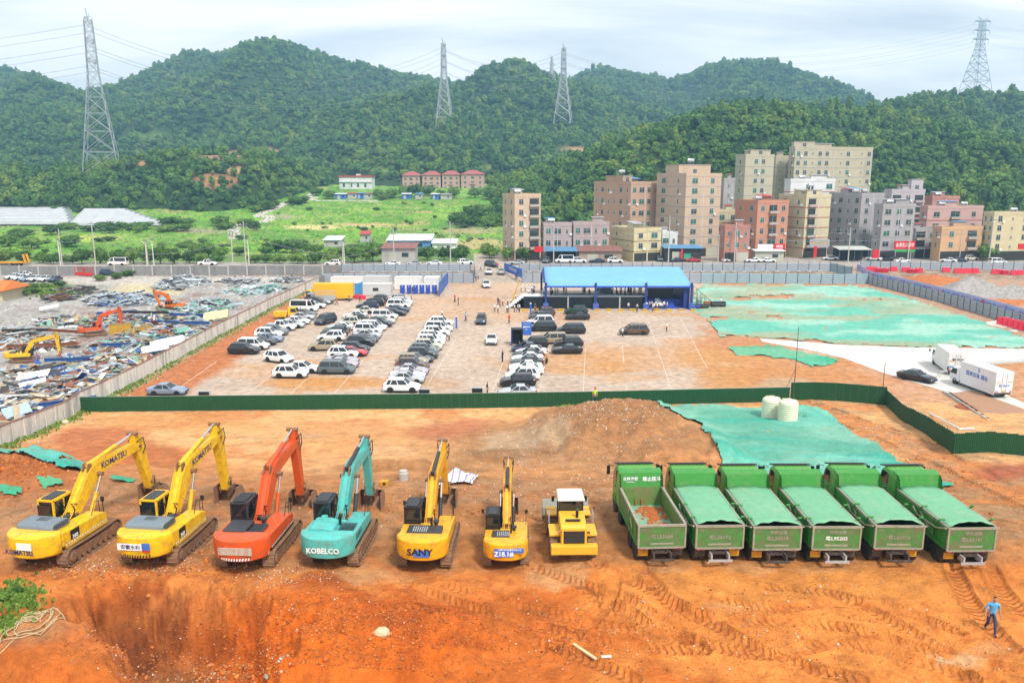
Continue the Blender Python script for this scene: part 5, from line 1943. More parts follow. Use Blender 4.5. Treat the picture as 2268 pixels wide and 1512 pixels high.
row(z8([('mpv','slate',1028,978,-2),('sedan','lilac',1075,925,-3),('sedan','lilac',1080,893,-3),('suv','white',1085,838,-3),('sedan','red',1165,825,-3),('suv','black',1185,795,-3),('suv','black',1238,737,-3),
  ('sedan','dark',1270,705,-3),('sedan','silver',1300,668,-3),('mpv','white',1305,628,-3),('mpv','white',1345,600,-3),('suv','dark',1405,568,-3),('sedan','beige',1435,540,-3),('mpv','white',1450,502,-3),
  ('sedan','black',1535,470,-3),('sedan','navy',1565,442,-3),('mpv','white',1570,404,-3),('suv','white',1600,378,-3),('suv','silver',1590,352,-3)]),'the right half of the double row',RIGHT,'cars in the right half of the double row')
row(z8([('suv','gold',915,775,3),('suv','white',985,690,3),('suv','dark',1010,655,3),('sedan','grey',1030,622,3),('sedan','white',1060,600,3),('suv','beige',1130,560,3),('sedan','dark',1195,523,3),('sedan','white',1190,495,3),
  ('sedan','beige',1262,452,3),('suv','navy',1300,415,3),('suv','black',1355,388,3),('suv','dark',1385,358,3)]),'the left half of the double row',LEFT,'cars in the left half of the double row')
row(z8([('suv','white',1597,1138,-2),('sedan','silver',1640,1060,-3),('sedan','white',1650,1028,-3),('sedan','lilac',1680,985,-3),('suv','brown',1690,945,-3),('suv','gold',1690,905,-3),('sedan','dark',1735,880,-3),
  ('suv','dark',1778,845,-3),('suv','grey',1790,808,-3),('suv','beige',1825,770,-3),('suv','white',1850,728,-3),('suv','white',1860,690,-3),('suv','white',1900,648,-3),('mpv','white',1920,608,-3),('suv','white',1940,560,-3)]),
 'the single row left of the aisle',RIGHT,'cars in the single middle row')
row(z1([('sedan','silver',530,1175,3),('suv','black',537,1092,3),('suv','white',575,1040,3),('sedan','white',610,995,3),('sedan','white',600,965,3),('sedan','dark',612,925,3),('sedan','white',615,893,3),('sedan','black',620,862,3),
  ('sedan','white',645,838,3),('sedan','navy',610,808,3),('suv','black',668,772,3)]),'the row by the dark framed gate',LEFT,'cars in the row by the framed gate')
row(z1([('mpv','black',738,640,3),('mpv','white',722,592,3),('suv','dark',725,550,3),('suv','brown',745,515,3)]),'the short row behind the blue sign',LEFT,'cars behind the blue sign')
for k,c,a,b_,rz,lab in [
 ('suv','white',525,878,RIGHT + R(-28),'white sport utility car turning out alone on the left of the lot'),
 ('suv','white',627,1012,RIGHT + R(-2),'white sport utility car standing in front of a white fastback'),
 ('coupe','white',735,968,RIGHT + R(-4),'white fastback with dark roof beside a white sport utility car'),
]:
 p = G(480 + a * .2557,580 + b_ * .2557)
 car(k,c,lot_z(Vector((p.x,p.y + .9,0))),rz,lab,'cars standing loose in the lot')
p = G(480 + 890 * .2557,580 + 552 * .2557)
car('mpv','dark',lot_z(p + Vector((.6,2.2,0))),TO_CAM + R(-22),'dark people carrier driving between the wall row and the double row','cars standing loose in the lot')
for k,c,a,b_,rz,lab in [
 ('mpv','gold',820,742,LEFT + R(3),'champagne people carrier parked behind two black cars'),
 ('suv','black',950,770,LEFT + R(3),'black sport utility car just behind a black sedan'),
 ('sedan','black',938,823,LEFT + R(2),'black sedan with a white ring mark on its door'),
 ('mpv','black',972,660,LEFT + R(1),'black people carrier alone in front of the tent'),
 ('sedan','black',1022,546,LEFT,'long black sedan in front of a dark green car'),
 ('suv','green',1012,500,LEFT,'dark green off road car closest to the blue tent'),
 ('mpv','brown',1485,668,LEFT,'brown people carrier alone in the empty bays'),
]:
 p = G(1000 + a * .2734,560 + b_ * .2734)
 t_ = car(k,c,lot_z(Vector((p.x,p.y + .95,0))),rz,lab,'cars parked near the tent')
 if 'ring mark' in lab:
  MB().lathe([(.28,0),(.28,.012),(.22,.012),(.22,0)],(KINDS['sedan'][1] + .002,.15,.62),20,'x').build('door_emblem',WHITEP,t_)
for k,c,a,b_,rz,lab in [
 ('sedan','white',322,752,TO_CAM,'white sedan driving towards the green fence in the middle aisle'),
 ('suv','dark',238,586,TO_CAM,'dark sport utility car driving down the middle aisle'),
 ('suv','white',278,288,TO_CAM + R(8),'white sport utility car coming in through the gate'),
 ('sedan','white',303,182,TO_CAM,'white sedan halfway between the two grey hoardings'),
 ('sedan','silver',402,182,AWAY,'silver sedan with red tail lights driving out of the gate'),
 ('suv','dark',322,122,TO_CAM + R(40),'dark sport utility car turning in from the street'),
]:
 p = G(1000 + a * .2734,560 + b_ * .2734)
 car(k,c,lot_z(Vector((p.x,p.y + 2.2,0))),rz,lab,'cars driving through the site')
# sedan by the fence, nearly hidden
p = G(352,886)
car('sedan','bluegrey',lot_z(Vector((p.x,p.y + 2.6,0))),RIGHT,'blue grey sedan half hidden behind the left end of the green fence','cars standing loose in the lot')
p = G(2030,843)
car('sedan','black',lot_z(Vector((p.x,p.y,0))),R(-142),'black sedan on the concrete road beside the white box trucks','vehicles on the concrete road')
# ================================================================== PEOPLE
SHIRT = M('shirt_cloth',objcol=True,rough=.85,var=.15,scale=8)
TROUS = M('dark_trousers',(.022,.026,.040),.85,var=.2)
JEANS = M('jeans',(.025,.05,.13),.85,var=.2)
SKIN = M('skin',(.42,.24,.155),.6,var=.08)
HAIR = M('black_hair',(.012,.010,.009),.7)
SHOE = M('shoes',(.015,.014,.014),.6)
VEST = M('hi_vis_vest',(.55,.75,.04),.7,var=.1)
def person_mesh(name,legs,arms,lean=0.0,sit=False,trous=TROUS):
 """one skinned body; legs = (left knee, left foot, right knee, right foot), arms = (left elbow, left hand, right elbow, right hand), metres, facing +Y"""
 hip = .90 if not sit else .46
 V,E,Rr = [],[],[]
 def add(p,r,par=None):
  V.append(p)
  Rr.append(r)
  if par is not None:
   E.append((par,len(V) - 1))
  return len(V) - 1
 def up(h,y=0.0):
  return (0,y + lean * (h - hip),h)
 pel = add((0,0,hip),(.155,.115))
 wai = add(up(hip + .18),(.135,.10),pel)
 che = add(up(hip + .40),(.165,.115),wai)
 nb = add(up(hip + .55),(.075,.075),che)
 nk = add(up(hip + .62,.01),(.055,.055),nb)
 h1 = add(up(hip + .69,.025),(.080,.092),nk)
 h2 = add(up(hip + .77,.02),(.085,.100),h1)
 h3 = add(up(hip + .85,.01),(.050,.060),h2)
 for s,(kn,ft) in ((-1,legs[:2]),(1,legs[2:])):
  hj = add((s * .095,0,hip - .07),(.088,.092),pel)
  kk = add((s * .10 + kn[0],kn[1],kn[2]),(.060,.064),hj)
  aa = add((s * .10 + ft[0],ft[1],ft[2] + .09),(.044,.048),kk)
  add((s * .115 + ft[0],ft[1] + .15,ft[2] + .035),(.040,.032),aa)
 hands = []
 for s,(el,hd) in ((-1,arms[:2]),(1,arms[2:])):
  sh = add((s * .19,lean * .46,hip + .47),(.062,.062),che)
  e_ = add((s * (.19 + el[0]),el[1],hip + el[2]),(.044,.044),sh)
  w_ = add((s * (.19 + hd[0]),hd[1],hip + hd[2]),(.030,.030),e_)
  dv = (Vector(V[w_]) - Vector(V[e_])).normalized()
  pm = add(tuple(Vector(V[w_]) + dv * .08),(.036,.024),w_)
  hands.append((Vector(V[w_]),dv,s))
 me = bpy.data.meshes.new(name)
 me.from_pydata(V,E,[])
 o = bpy.data.objects.new(name,me)
 COL.objects.link(o)
 md = o.modifiers.new('skin','SKIN')
 md.use_smooth_shade = True
 sv = me.skin_vertices[0].data
 for i,r in enumerate(Rr):
  sv[i].radius = r
 sv[0].use_root = True
 sb = o.modifiers.new('sub','SUBSURF')
 sb.levels = 1
 dg = bpy.context.evaluated_depsgraph_get()
 out = bpy.data.meshes.new_from_object(o.evaluated_get(dg))
 bpy.data.objects.remove(o)
 # fingers rooted in the palm
 bm = bmesh.new()
 bm.from_mesh(out)
 for w,dv,s in hands:
  side = dv.cross(Vector((s,0,0)))
  side = side.normalized() if side.length > .1 else Vector((0,1,0))
  for k in range(5):
   mb = MB()
   off = side * (-.03 + .02 * k) if k < 4 else side * .045
   L = (.07,.085,.08,.065,.05)[k]
   a = w + dv * (.10 if k < 4 else .05) + off
   b = a + dv * L * .55 + (side * .02 if k == 4 else Vector((-s * .01,0,0)))
   c = b + dv * L * .45 + Vector((-s * .022,0,0))
   mb.path([a,b,c],.009,5)
   vs = [bm.verts.new(q) for q in mb.v]
   for f in mb.f:
    try:
     bm.faces.new([vs[i] for i in f])
    except ValueError:
     pass
 bm.to_mesh(out)
 bm.free()
 for m in (SHIRT,trous,SKIN,SHOE,HAIR):
  out.materials.append(m)
 hx = [Vector(V[i]) for i in range(len(V))]
 for p in out.polygons:
  c = p.center
  hand = min((c - w).dot(dv) + 9 * ((c - w).length > .25) for w,dv,s in hands) if False else None
  near_arm = any((c - w).length < .22 for w,dv,s in hands)
  zrel = c.z - hip
  headc = Vector(V[5 + 1])
  if zrel > .575 and abs(c.x) < .2:
   hair = (c - headc).z > .035 or ((c - headc).y < -.012 and (c - headc).z > -.10)
   p.material_index = 4 if hair else 2
  elif near_arm:
   p.material_index = 2
  elif c.z < .10 and not sit:
   p.material_index = 3
  elif zrel < .03:
   p.material_index = 1
  else:
   p.material_index = 0
  p.use_smooth = True
 return out
_st = ((0,.02,.48),(0,0,0),(0,.02,.48),(0,0,0))
_dn = ((.05,-.02,.22),(.06,.06,-.03),(.05,-.02,.22),(.06,.06,-.03))
PERS = [
 person_mesh('standing_body',_st,_dn),
 person_mesh('walking_body',((0,.20,.50),(0,.28,.04),(0,-.05,.47),(0,-.28,.05)),((.04,-.12,.24),(.05,-.05,.0),(.04,.10,.24),(.03,.28,.06)),lean=.08),
 person_mesh('folded_body',_st,((.06,.0,.22),(-.06,.22,.20),(.06,.0,.22),(-.06,.22,.24))),
 person_mesh('raised_body',_st,((.06,.10,.26),(-.08,.26,.52),(.06,.10,.26),(-.08,.26,.52))),
 person_mesh('seated_body',((0,.42,.46),(0,.44,0),(0,.42,.46),(0,.44,0)),((.03,.04,.22),(-.04,.26,.10),(.03,.04,.22),(-.04,.26,.10)),sit=True),
 person_mesh('stride_body',((0,.22,.50),(.0,.30,.03),(0,-.02,.46),(0,-.30,.06)),((.07,-.06,.22),(.12,.02,-.02),(.07,.06,.22),(.10,.16,-.0)),lean=.16,trous=JEANS),
]
SHC = dict(white=(.78,.79,.82),black=(.015,.015,.02),red=(.55,.02,.015),blue=(.10,.40,.72),lightblue=(.30,.48,.70),grey=(.18,.19,.2),navy=(.03,.05,.12),purple=(.25,.15,.35),orange=(.6,.16,.02))
def person(p,rz,shirt,label,pose=0,s=1.0,group=None,helmet=None):
 o = put('person',PERS[pose],None,p,rz,SHC[shirt],(s,s,s))
 tag(o,label,'person',group)
 hm_ = MB()
 if helmet:
  zt = .90 + .80
  hm_.lathe([(.02,.135),(.08,.12),(.115,.06),(.122,.0),(.15,-.005),(.15,-.02),(.02,-.015)],(0,.02,zt),12)
  hm_.build('helmet',helmet,o,True)
 return o
def pg(px,py):
 return lot_z(G(px,py))
# ================================================================== FENCES AND WALLS
GRN_SHEET = M('green_sheet',(.008,.072,.024),.55,var=.15,scale=1.5,dirt=(.03,.09,.04),dirt_amt=.3)
GRY_SHEET = M('grey_sheet',(.32,.355,.40),.5,metal=.15,var=.12,scale=.6,dirt=(.42,.38,.33),dirt_amt=.25)
TEAL_SHEET = M('blue_grey_sheet',(.27,.38,.43),.5,metal=.1,var=.12,scale=.6,dirt=(.40,.40,.36),dirt_amt=.2)
POSTM = M('grey_post',(.10,.12,.15),.6,var=.15)
CONC = M('concrete',(.47,.45,.42),.85,var=.18,scale=1.5,dirt=(.20,.19,.18),dirt_amt=.4,dirt_scale=.7,streak=True,bump=.15)
CONC_OLD = M('stained_concrete',(.72,.69,.62),.9,var=.2,scale=1.2,dirt=(.10,.10,.095),dirt_amt=.6,dirt_scale=.8,streak=True,bump=.2)
CONC_DARK = M('dark_concrete',(.24,.235,.225),.9,var=.25,scale=1.0,dirt=(.10,.10,.095),dirt_amt=.5,dirt_scale=.6,streak=True,bump=.2)
CONC_PALE = M('pale_concrete',(.62,.60,.56),.85,var=.14,scale=.5,dirt=(.42,.39,.34),dirt_amt=.5,dirt_scale=.35,bump=.1)
RUSTC = M('rust_cap',(.24,.11,.07),.85,var=.3)
def zig_panel(w,h,ribs,depth,mat,horizontal=False):
 """pressed sheet with real ribs and thickness"""
 mb = MB()
 fr,bk = [],[]
 n = ribs * 4
 ext = h if horizontal else w
 for i in range(n + 1):
  t = ext * i / n
  d = depth if (i % 4) in (1,2) else 0.0
  fr.append((t,-d))
  bk.append((t,-d + .018))
 poly = fr + bk[::-1]
 if horizontal:
  # profile in (y,z), swept along x
  mb.prism([(b,a) for a,b in poly],'x',0,w)
 else:
  mb.prism(poly,'z',0,h)
 return mb.mesh('panel',mat)
def fence_run(root,pts,step,panel,post=None,foot=None,hfun=None,gap=.0,post_dx=0.0):
 """panels and posts laid along a ground line"""
 for (a,b) in zip(pts[:-1],pts[1:]):
  a,b = Vector(a),Vector(b)
  L = math.hypot(b.x - a.x,b.y - a.y)
  n = max(1,round(L / step))
  ang = math.atan2(b.y - a.y,b.x - a.x)
  for i in range(n):
   q = a.lerp(b,i / n)
   q2 = a.lerp(b,(i + 1) / n)
   z = min(ground_z(q.x,q.y),ground_z(q2.x,q2.y))
   o = put('panel',panel,root,(q.x,q.y,z),ang,scale=(L / n / step * .995,1,1))
   if post is not None:
    put('post',post,root,(q.x,q.y,z),ang)
   if foot is not None:
    put('footing',foot,root,(q.x,q.y,z),ang)
  if post is not None:
   put('post',post,root,(b.x,b.y,ground_z(b.x,b.y)),ang)
GP = zig_panel(.92,1.78,5,.035,GRN_SHEET)
gf = thing('green_fence','long dark green corrugated fence along the near edge of the parking lot','fence')
gpost = MB().b2((-.03,.03,0),(.03,.09,1.8)).mesh('post',POSTM)
fence_run(gf,[G(*q) for q in [(180,912),(560,908),(1000,904),(1330,899),(1560,893),(1748,889)]],.92,GP)
for (a,b) in zip(*(lambda l: (l[:-1],l[1:]))([G(*q) for q in [(180,912),(560,908),(1000,904),(1330,899),(1560,893),(1748,889)]])):
 L = (b - a).length
 cap = MB()
 ang = math.atan2(b.y - a.y,b.x - a.x)
 d = (b - a).normalized()
 za,zb = ground_z(a.x,a.y) + 1.76,ground_z(b.x,b.y) + 1.76
 cap.add([(a.x,a.y - .05,za),(b.x,b.y - .05,zb),(b.x,b.y + .03,zb),(a.x,a.y + .03,za),(a.x,a.y - .05,za + .04),(b.x,b.y - .05,zb + .04),(b.x,b.y + .03,zb + .04),(a.x,a.y + .03,za + .04)],
   [(0,1,2,3),(7,6,5,4),(0,4,5,1),(1,5,6,2),(2,6,7,3),(3,7,4,0)])
 cap.build('top_rail',WHITEP if False else M('rail_grey_green',(.25,.32,.26),.6),gf)
GP2 = zig_panel(.92,2.2,5,.035,GRN_SHEET)
gf2 = thing('green_fence','raised curved green sheet fence behind the two cream water tanks','fence')
fence_run(gf2,[G(*q) for q in [(1750,886),(1800,885),(1850,887),(1900,891),(1962,897)]],.92,GP2)
GP3 = zig_panel(.92,1.85,5,.035,GRN_SHEET)
gf3 = thing('green_fence','green sheet fence running forward at the right and turning out of frame','fence')
fence_run(gf3,[G(*q) for q in [(1962,897),(2035,950),(2110,1006),(2200,1007),(2300,1008),(2420,1010)]],.92,GP3)
# grey hoardings
HP = zig_panel(2.9,2.55,5,.04,GRY_SHEET,True)
HPT = zig_panel(2.9,2.55,5,.04,TEAL_SHEET,True)
hpost = MB().b2((-.07,-.10,0),(.07,.02,2.7)).mesh('post',POSTM)
HP2 = zig_panel(2.9,2.2,4,.04,GRY_SHEET,True)
hpost2 = MB().b2((-.06,-.10,0),(.06,.02,2.75)).mesh('post',POSTM)
hfoot = MB().b2((-.6,-.8,0),(.6,.5,.25)).mesh('footing',CONC)
for nm,pts,pan,po,fo,lab in [
 ('hoarding',[(712,628),(860,627),(1050,627)],HP,hpost,None,'grey sheet hoarding behind the white site containers'),
 ('hoarding',[(1156,626),(1300,626),(1552,627)],HP,hpost,None,'grey sheet hoarding behind the blue tent'),
 ('hoarding',[(1552,627),(1740,628),(1922,629)],HPT,hpost,None,'blue grey hoarding along the far edge of the netted plot'),
 ('hoarding',[(757,603),(900,603),(1042,602)],HP2,hpost2,hfoot,'rear grey hoarding with concrete footings left of the gate'),
 ('hoarding',[(1150,602),(1400,602),(1600,602),(1838,601)],HP2,hpost2,hfoot,'long rear grey hoarding along the village street'),
 ('hoarding',[(1838,601),(1886,612)],HPT,hpost2,None,'short blue grey hoarding slanting towards the banner fence'),
 ('hoarding',[(1905,597),(2060,598),(2290,599)],HP2,hpost2,None,'weathered grey hoarding behind the red water barriers'),
]:
 t = thing(nm,lab,'fence',group='grey site hoardings')
 fence_run(t,[G(*q) for q in pts],2.9,pan,po,fo)
HP3 = zig_panel(2.4,2.3,5,.04,GRY_SHEET,True)
hpost3 = MB().b2((-.06,-.10,0),(.06,.02,2.45)).mesh('post',POSTM)
t = thing('hoarding','grey hoarding slanting across the netted plot to the right edge','fence',group='grey site hoardings')
BF = [G(*q) for q in [(1922,629),(2000,648),(2120,681),(2240,717),(2330,747)]]
fence_run(t,BF,2.4,HP3,hpost3)
LIL = M('lilac_banner',(.42,.40,.66),.6,var=.12,dirt=(.5,.48,.7),dirt_amt=.3)
t = thing('banner_fence','lilac printed banner fence standing above the slanting grey hoarding','fence')
BF2 = [Vector((q.x + .9,q.y + .9,0)) for q in [G(1892,612)] + BF[0:]]
bl = MB().b2((0,-.03,1.55),(4.0,.03,3.45)).mesh('banner',LIL)
bpost = MB().b2((-.05,.04,0),(.05,.12,3.4)).mesh('post',POSTM)
k = 0
PRN = [M('print_blue',(.12,.38,.72),.5),M('print_violet',(.25,.2,.55),.5),M('print_pink',(.62,.42,.48),.5),M('print_red',(.55,.08,.1),.5)]
for a,b in zip(BF2[:-1],BF2[1:]):
 L = math.hypot(b.x - a.x,b.y - a.y)
 n = max(1,round(L / 4.0))
 ang = math.atan2(b.y - a.y,b.x - a.x)
 for i in range(n):
  q = a.lerp(b,i / n)
  z = ground_z(q.x,q.y) - .3
  o = put('banner',bl,t,(q.x,q.y,z),ang,scale=(L / n / 4.0,1,1))
  put('post',bpost,t,(q.x,q.y,z),ang)
  ic = MB()
  rg = random.Random(k)
  for j in range(5):
   ic.lathe([(.02,-.045),(rg.uniform(.15,.42),-.044),(.02,-.034)],(1.0 + rg.uniform(-.4,.4),0,2.5 + rg.uniform(-.4,.4)),9,'y')
  ic.build('emblem',PRN[k % 4],o)
  lettering('惠民工程 美好生活',.32,PRN[(k + 1) % 3],o,(2.6,-.045,2.7),(R(90),0,0),bold=.005)
  lettering('共建共享幸福家园',.26,PRN[(k + 2) % 3],o,(2.7,-.045,2.2),(R(90),0,0),bold=.003)
  k += 1
# blue banner walls of the entrance
BLU = M('blue_board',(.035,.13,.48),.5,var=.12)
BLU2 = M('pale_blue_board',(.10,.28,.62),.5,var=.15)
for pts,h,lab,txt in [([(1050,601),(1052,628)],2.4,'blue entrance board on the left of the gate',''),([(1117,601),(1156,627)],2.4,'blue entrance board with white writing right of the gate','热烈欢迎各位嘉宾'),
      ([(992,630),(973,657)],3.2,'tall slanting blue banner board beside the blue toilets','项目开工仪式')]:
 a,b = [G(*q) for q in pts]
 L = math.hypot(b.x - a.x,b.y - a.y)
 t = thing('banner_board',lab,'banner',a,math.atan2(b.y - a.y,b.x - a.x))
 MB().b2((0,-.06,.15),(L,.0,h)).build('board',BLU,t)
 for x in (.1,L / 2,L - .1):
  MB().b2((x - .05,.002,0),(x + .05,.08,h)).build('post',POSTM,t)
  MB().tube((x,.06,h * .7),(x,1.1,.0),.03,n=6).build('brace',POSTM,t)
 MB().b2((0,-.07,h - .12),(L,.01,h - .02)).build('top_edge',BLU2,t)
 if txt:
  lettering(txt,.9 if h < 3 else 1.1,WHITEP,t,(L / 2,-.07,h * .55),(R(90),0,0),sx=min(1.0,L / (len(txt) * 1.0)))
# concrete wall between lot and yard
wl_t = thing('concrete_wall','stained concrete panel wall between the parking lot and the demolition yard','wall')
wp = MB().b2((0,-.10,-.5),(3.0,.10,1.95)).mesh('wall_panel',CONC_OLD)
wc = MB().b2((0,-.14,1.95),(3.0,.14,2.03)).mesh('cap',RUSTC)
wpil = MB().b2((-.13,-.15,-.5),(.13,.15,1.98)).mesh('pilaster',CONC_OLD)
WG = [Vector((x,y,0)) for x,y in WALL_W]
for a,b in zip(WG[:-1],WG[1:]):
 L = (b - a).length
 n = max(1,round(L / 3.0))
 ang = math.atan2(b.y - a.y,b.x - a.x)
 for i in range(n):
  q,q2 = a.lerp(b,i / n),a.lerp(b,(i + 1) / n)
  z = (float(h0(0,q.y)) + float(h0(0,q2.y))) / 2
  s = L / n / 3.0
  z1_,z2_ = float(h0(0,q.y)),float(h0(0,q2.y))
  o = put('wall_panel',wp,wl_t,(q.x,q.y,z1_),ang,scale=(s,1,1))
  o.rotation_euler = (0,-math.atan2(z2_ - z1_,L / n),ang)
  put('cap',wc,o)
  put('pilaster',wpil,wl_t,(q.x,q.y,z1_),ang)
# wall between yard and street
rw = thing('rear_wall','dark stained concrete wall at the back of the demolition yard','wall')
wp2 = MB().b2((0,-.10,-.5),(5.0,.10,2.5)).mesh('wall_panel',CONC_DARK)
wc2 = MB().b2((0,-.16,2.5),(5.0,.16,2.62)).mesh('cap',CONC)
wpil2 = MB().b2((-.16,-.18,-.5),(.16,.18,2.56)).lathe([(.02,2.9),(.16,2.82),(.2,2.7),(.16,2.6),(.02,2.56)],(0,0,0),8).mesh('pilaster',CONC)
a,b = G(-420,612),G(757,609)
n = round((b - a).length / 5)
for i in range(n):
 q = a.lerp(b,i / n)
 o = put('wall_panel',wp2,rw,(q.x,q.y,ground_z(q.x,q.y) if q.x > -100 else h0(0,q.y)),math.atan2(b.y - a.y,b.x - a.x))
 put('cap',wc2,o)
 put('pilaster',wpil2,rw,o.location,0)
wl2 = thing('side_wall','short stained wall joining the rear wall to the lot wall','wall')
a,b = G(757,610),G(705,632)
n = 4
for i in range(n):
 q = a.lerp(b,i / n)
 put('wall_panel',wp2,wl2,(q.x,q.y,ground_z(q.x,q.y)),math.atan2(b.y - a.y,b.x - a.x),scale=((b - a).length / n / 5,1,.85))
# ================================================================== LOT MARKINGS, ROAD
PAINTW = M('worn_line_paint',(.68,.64,.58),.8,var=.25,scale=3,dirt=(.5,.39,.30),dirt_amt=.95,dirt_scale=.7)
mk = MB()
def mline(a,b,w=.09,z=.006):
 a,b = Vector(a),Vector(b)
 d = (b - a).normalized()
 nx,ny = -d.y * w / 2,d.x * w / 2
 mk.add([(a.x + nx,a.y + ny,z),(a.x - nx,a.y - ny,z),(b.x - nx,b.y - ny,z),(b.x + nx,b.y + ny,z)],[(0,1,2,3)])
for a,b in [((480,853),(674,723)),((540,877),(702,757)),((636,878),(760,766)),((735,878),(862,730)),((838,874),(985,700)),((935,872),(1010,750)),((1090,868),(1115,800)),((1193,870),(1232,700)),
   ((1292,868),(1300,700)),((1388,868),(1372,700)),((1488,866),(1430,694)),((1585,850),(1503,697)),((395,860),(480,800))]:
 A,B = G(*a),G(*b)
 n = max(2,int((B - A).length / 4))
 for i in range(n):
  if rnd.random() < (.75 if a[0] > 1200 else .93):
   mline(A.lerp(B,i / n),A.lerp(B,(i + .97) / n))
xs = [G(480,853).x,G(540,877).x,G(636,878).x,G(735,878).x,G(838,874).x]
for j,y in enumerate(np.arange(93.5,142,2.55)):
 for i in range(4):
  if rnd.random() < .45:
   x0 = xs[i] + .2
   mline((x0,y,0),(x0 + (xs[i + 1] - xs[i]) * rnd.uniform(.5,.95),y,0),.08)
 for a,b in ((G(1193,870).x,G(1292,868).x),(G(1388,868).x,G(1488,866).x),(G(1292,868).x,G(1388,868).x)):
  if rnd.random() < .5:
   k0 = rnd.uniform(0,.3)
   mline((a + (b - a) * k0,y,0),(a + (b - a) * rnd.uniform(.55,1),y,0),.10)
for y in (149,152,155):
 mline((G(1430,744).x,y,0),(G(1520,744).x,y,0),.10)
tag(mk.build('lot_markings',PAINTW),kind='structure')
def slab(name,pts,z,th,mat,kind='structure'):
 w = [G(*q) for q in pts]
 poly = [(q.x,q.y) for q in w]
 o = MB().prism(poly,'z',z - th,z).build(name,mat)
 if kind:
  tag(o,kind=kind)
 return o
slab('concrete_road',[(1683,750),(1850,763),(2015,770),(2268,773),(2420,772),(2420,796),(2268,799),(2190,803),(2150,812),(2128,828),(2190,858),(2268,893),(2420,960),(2420,985),(2268,905),(2153,866),(2107,872),(2035,850),(1949,824),(1870,794),(1800,777),(1688,757)],.07,.3,CONC_PALE)
slab('kerb',[(2128,828),(2150,812),(2190,803),(2268,799),(2420,796),(2420,801),(2268,804),(2192,808),(2155,816),(2133,829)],.24,.4,CONC)
slab('concrete_apron',[(2176,715),(2268,741),(2420,770),(2420,742),(2268,715),(2215,709)],.06,.3,CONC_PALE)
slab('steel_ramp',[(2107,873),(2153,867),(2268,908),(2420,988),(2420,1010),(2268,948)],.16,.25,M('ramp_brown',(.36,.20,.12),.8,var=.25,dirt=(.45,.25,.14),dirt_amt=.5))
rm = thing('drain_channel','dark open drain channel along the brown ramp on the right','drain')
A,B = G(2107,874),G(2268,950)
B = A + (B - A) * 1.5
ang = math.atan2(B.y - A.y,B.x - A.x)
rm.location = A
rm.rotation_euler = (0,0,ang)
L = (B - A).length
MB().b2((0,-.62,-.1),(L,-.5,.32)).build('kerb',CONC,rm)
MB().b2((0,-.5,-.1),(L,-.02,.04)).build('channel_floor',BLK,rm)
for i in range(int(L / 1.5)):
 MB().b2((i * 1.5,-.50,.04),(i * 1.5 + .12,-.02,.28)).build('crossbar',T_CHAS,rm)
MB().b2((-.9,-.75,-.2),(0,.1,.3)).build('end_block',CONC,rm)
# ================================================================== DUST NETS
NETM = tint_material('dust_net_fabric',rough=.75,grain=.22,gscale=.8,fine=2.2,bump=.7,dist=.35,spec=.2)
def net(name,label,poly,base,light,hole_amt,seed,rag=6,lift=.07,holes=()):
 x0,x1,y0,y1 = min(q[0] for q in poly) - 40,max(q[0] for q in poly) + 40,min(q[1] for q in poly) - 25,max(q[1] for q in poly) + 25
 ri,ci = np.where((_py > y0) & (_py < y1))[0],np.where((_px > x0) & (_px < x1))[0]
 sl = np.s_[ri[0]:ri[-1] + 1,ci[0]:ci[-1] + 1]
 PX,PY,GX,GY,GROUND_Z = [q[sl] for q in (globals()['PX'],globals()['PY'],globals()['GX'],globals()['GY'],globals()['GROUND_Z'])]
 jx = (fbm(PX / 40,PY / 25,3,seed) - .5) * 2 * rag * 2.4
 jy = (fbm(PX / 40,PY / 25,3,seed + 7) - .5) * 2 * rag
 ins = inpoly(PX + jx,PY + jy,poly)
 wr = fbm(GX * .5 + GY * .15,GY * .35,4,seed + 3,.6)
 hn_ = fbm(GX * .05,GY * .16,4,seed + 5,.55)
 if hole_amt:
  ins &= ~((hn_ > 1 - hole_amt) & (fbm(GX * .3,GY * .6,3,seed + 9) > .38))
 for (cx,cy,rx,ry) in holes:
  ins &= ~(np.hypot((PX + jx * .5 - cx) / rx,(PY + jy * .5 - cy) / ry) < 1)
 zz = GROUND_Z + lift + (wr - .45) * .42 + .10 * np.abs(np.sin((GX * .8 + GY * .35) * 1.1 + 4 * fbm(GX * .2,GY * .2,2,seed + 2))) ** 6 + (fbm(GX * 1.5,GY * 1.5,2,seed + 4) - .5) * .10
 cell = ins[:-1,:-1] & ins[1:,:-1] & ins[:-1,1:] & ins[1:,1:]
 f = grid_faces(*GX.shape)[cell.ravel()]
 used,inv = np.unique(f,return_inverse=True)
 co = np.stack([GX,GY,zz],-1).reshape(-1,3)[used]
 cc = np.zeros((len(used),3))
 cc[:] = base
 m = sstep(.4,.62,fbm(GX * .12,GY * .2,3,seed + 11)).ravel()[used]
 cc = cc * (1 - m[:,None]) + np.array(light) * m[:,None]
 thin = sstep(.50,.62,hn_ + 0.10 * hole_amt).ravel()[used] * (.55 if hole_amt else .15)
 cc = cc * (1 - thin[:,None]) + np.array((.42,.30,.16)) * thin[:,None]
 me = np_mesh(name,co,inv.reshape(-1,4),NETM,cc)
 o = put(name,me)
 tag(o,label,'dust net','green dust nets spread on the soil')
 return o
net('dust_net','huge torn green dust net covering the plot right of the tent',[(1532,690),(1545,632),(1560,628),(1700,630),(1915,634),(1975,650),(2080,680),(2180,714),(2268,750),(2290,770),(2015,770),(1850,762),(1690,748),(1592,745),(1580,715),(1545,697)],
 (.13,.44,.33),(.30,.54,.43),.25,601)
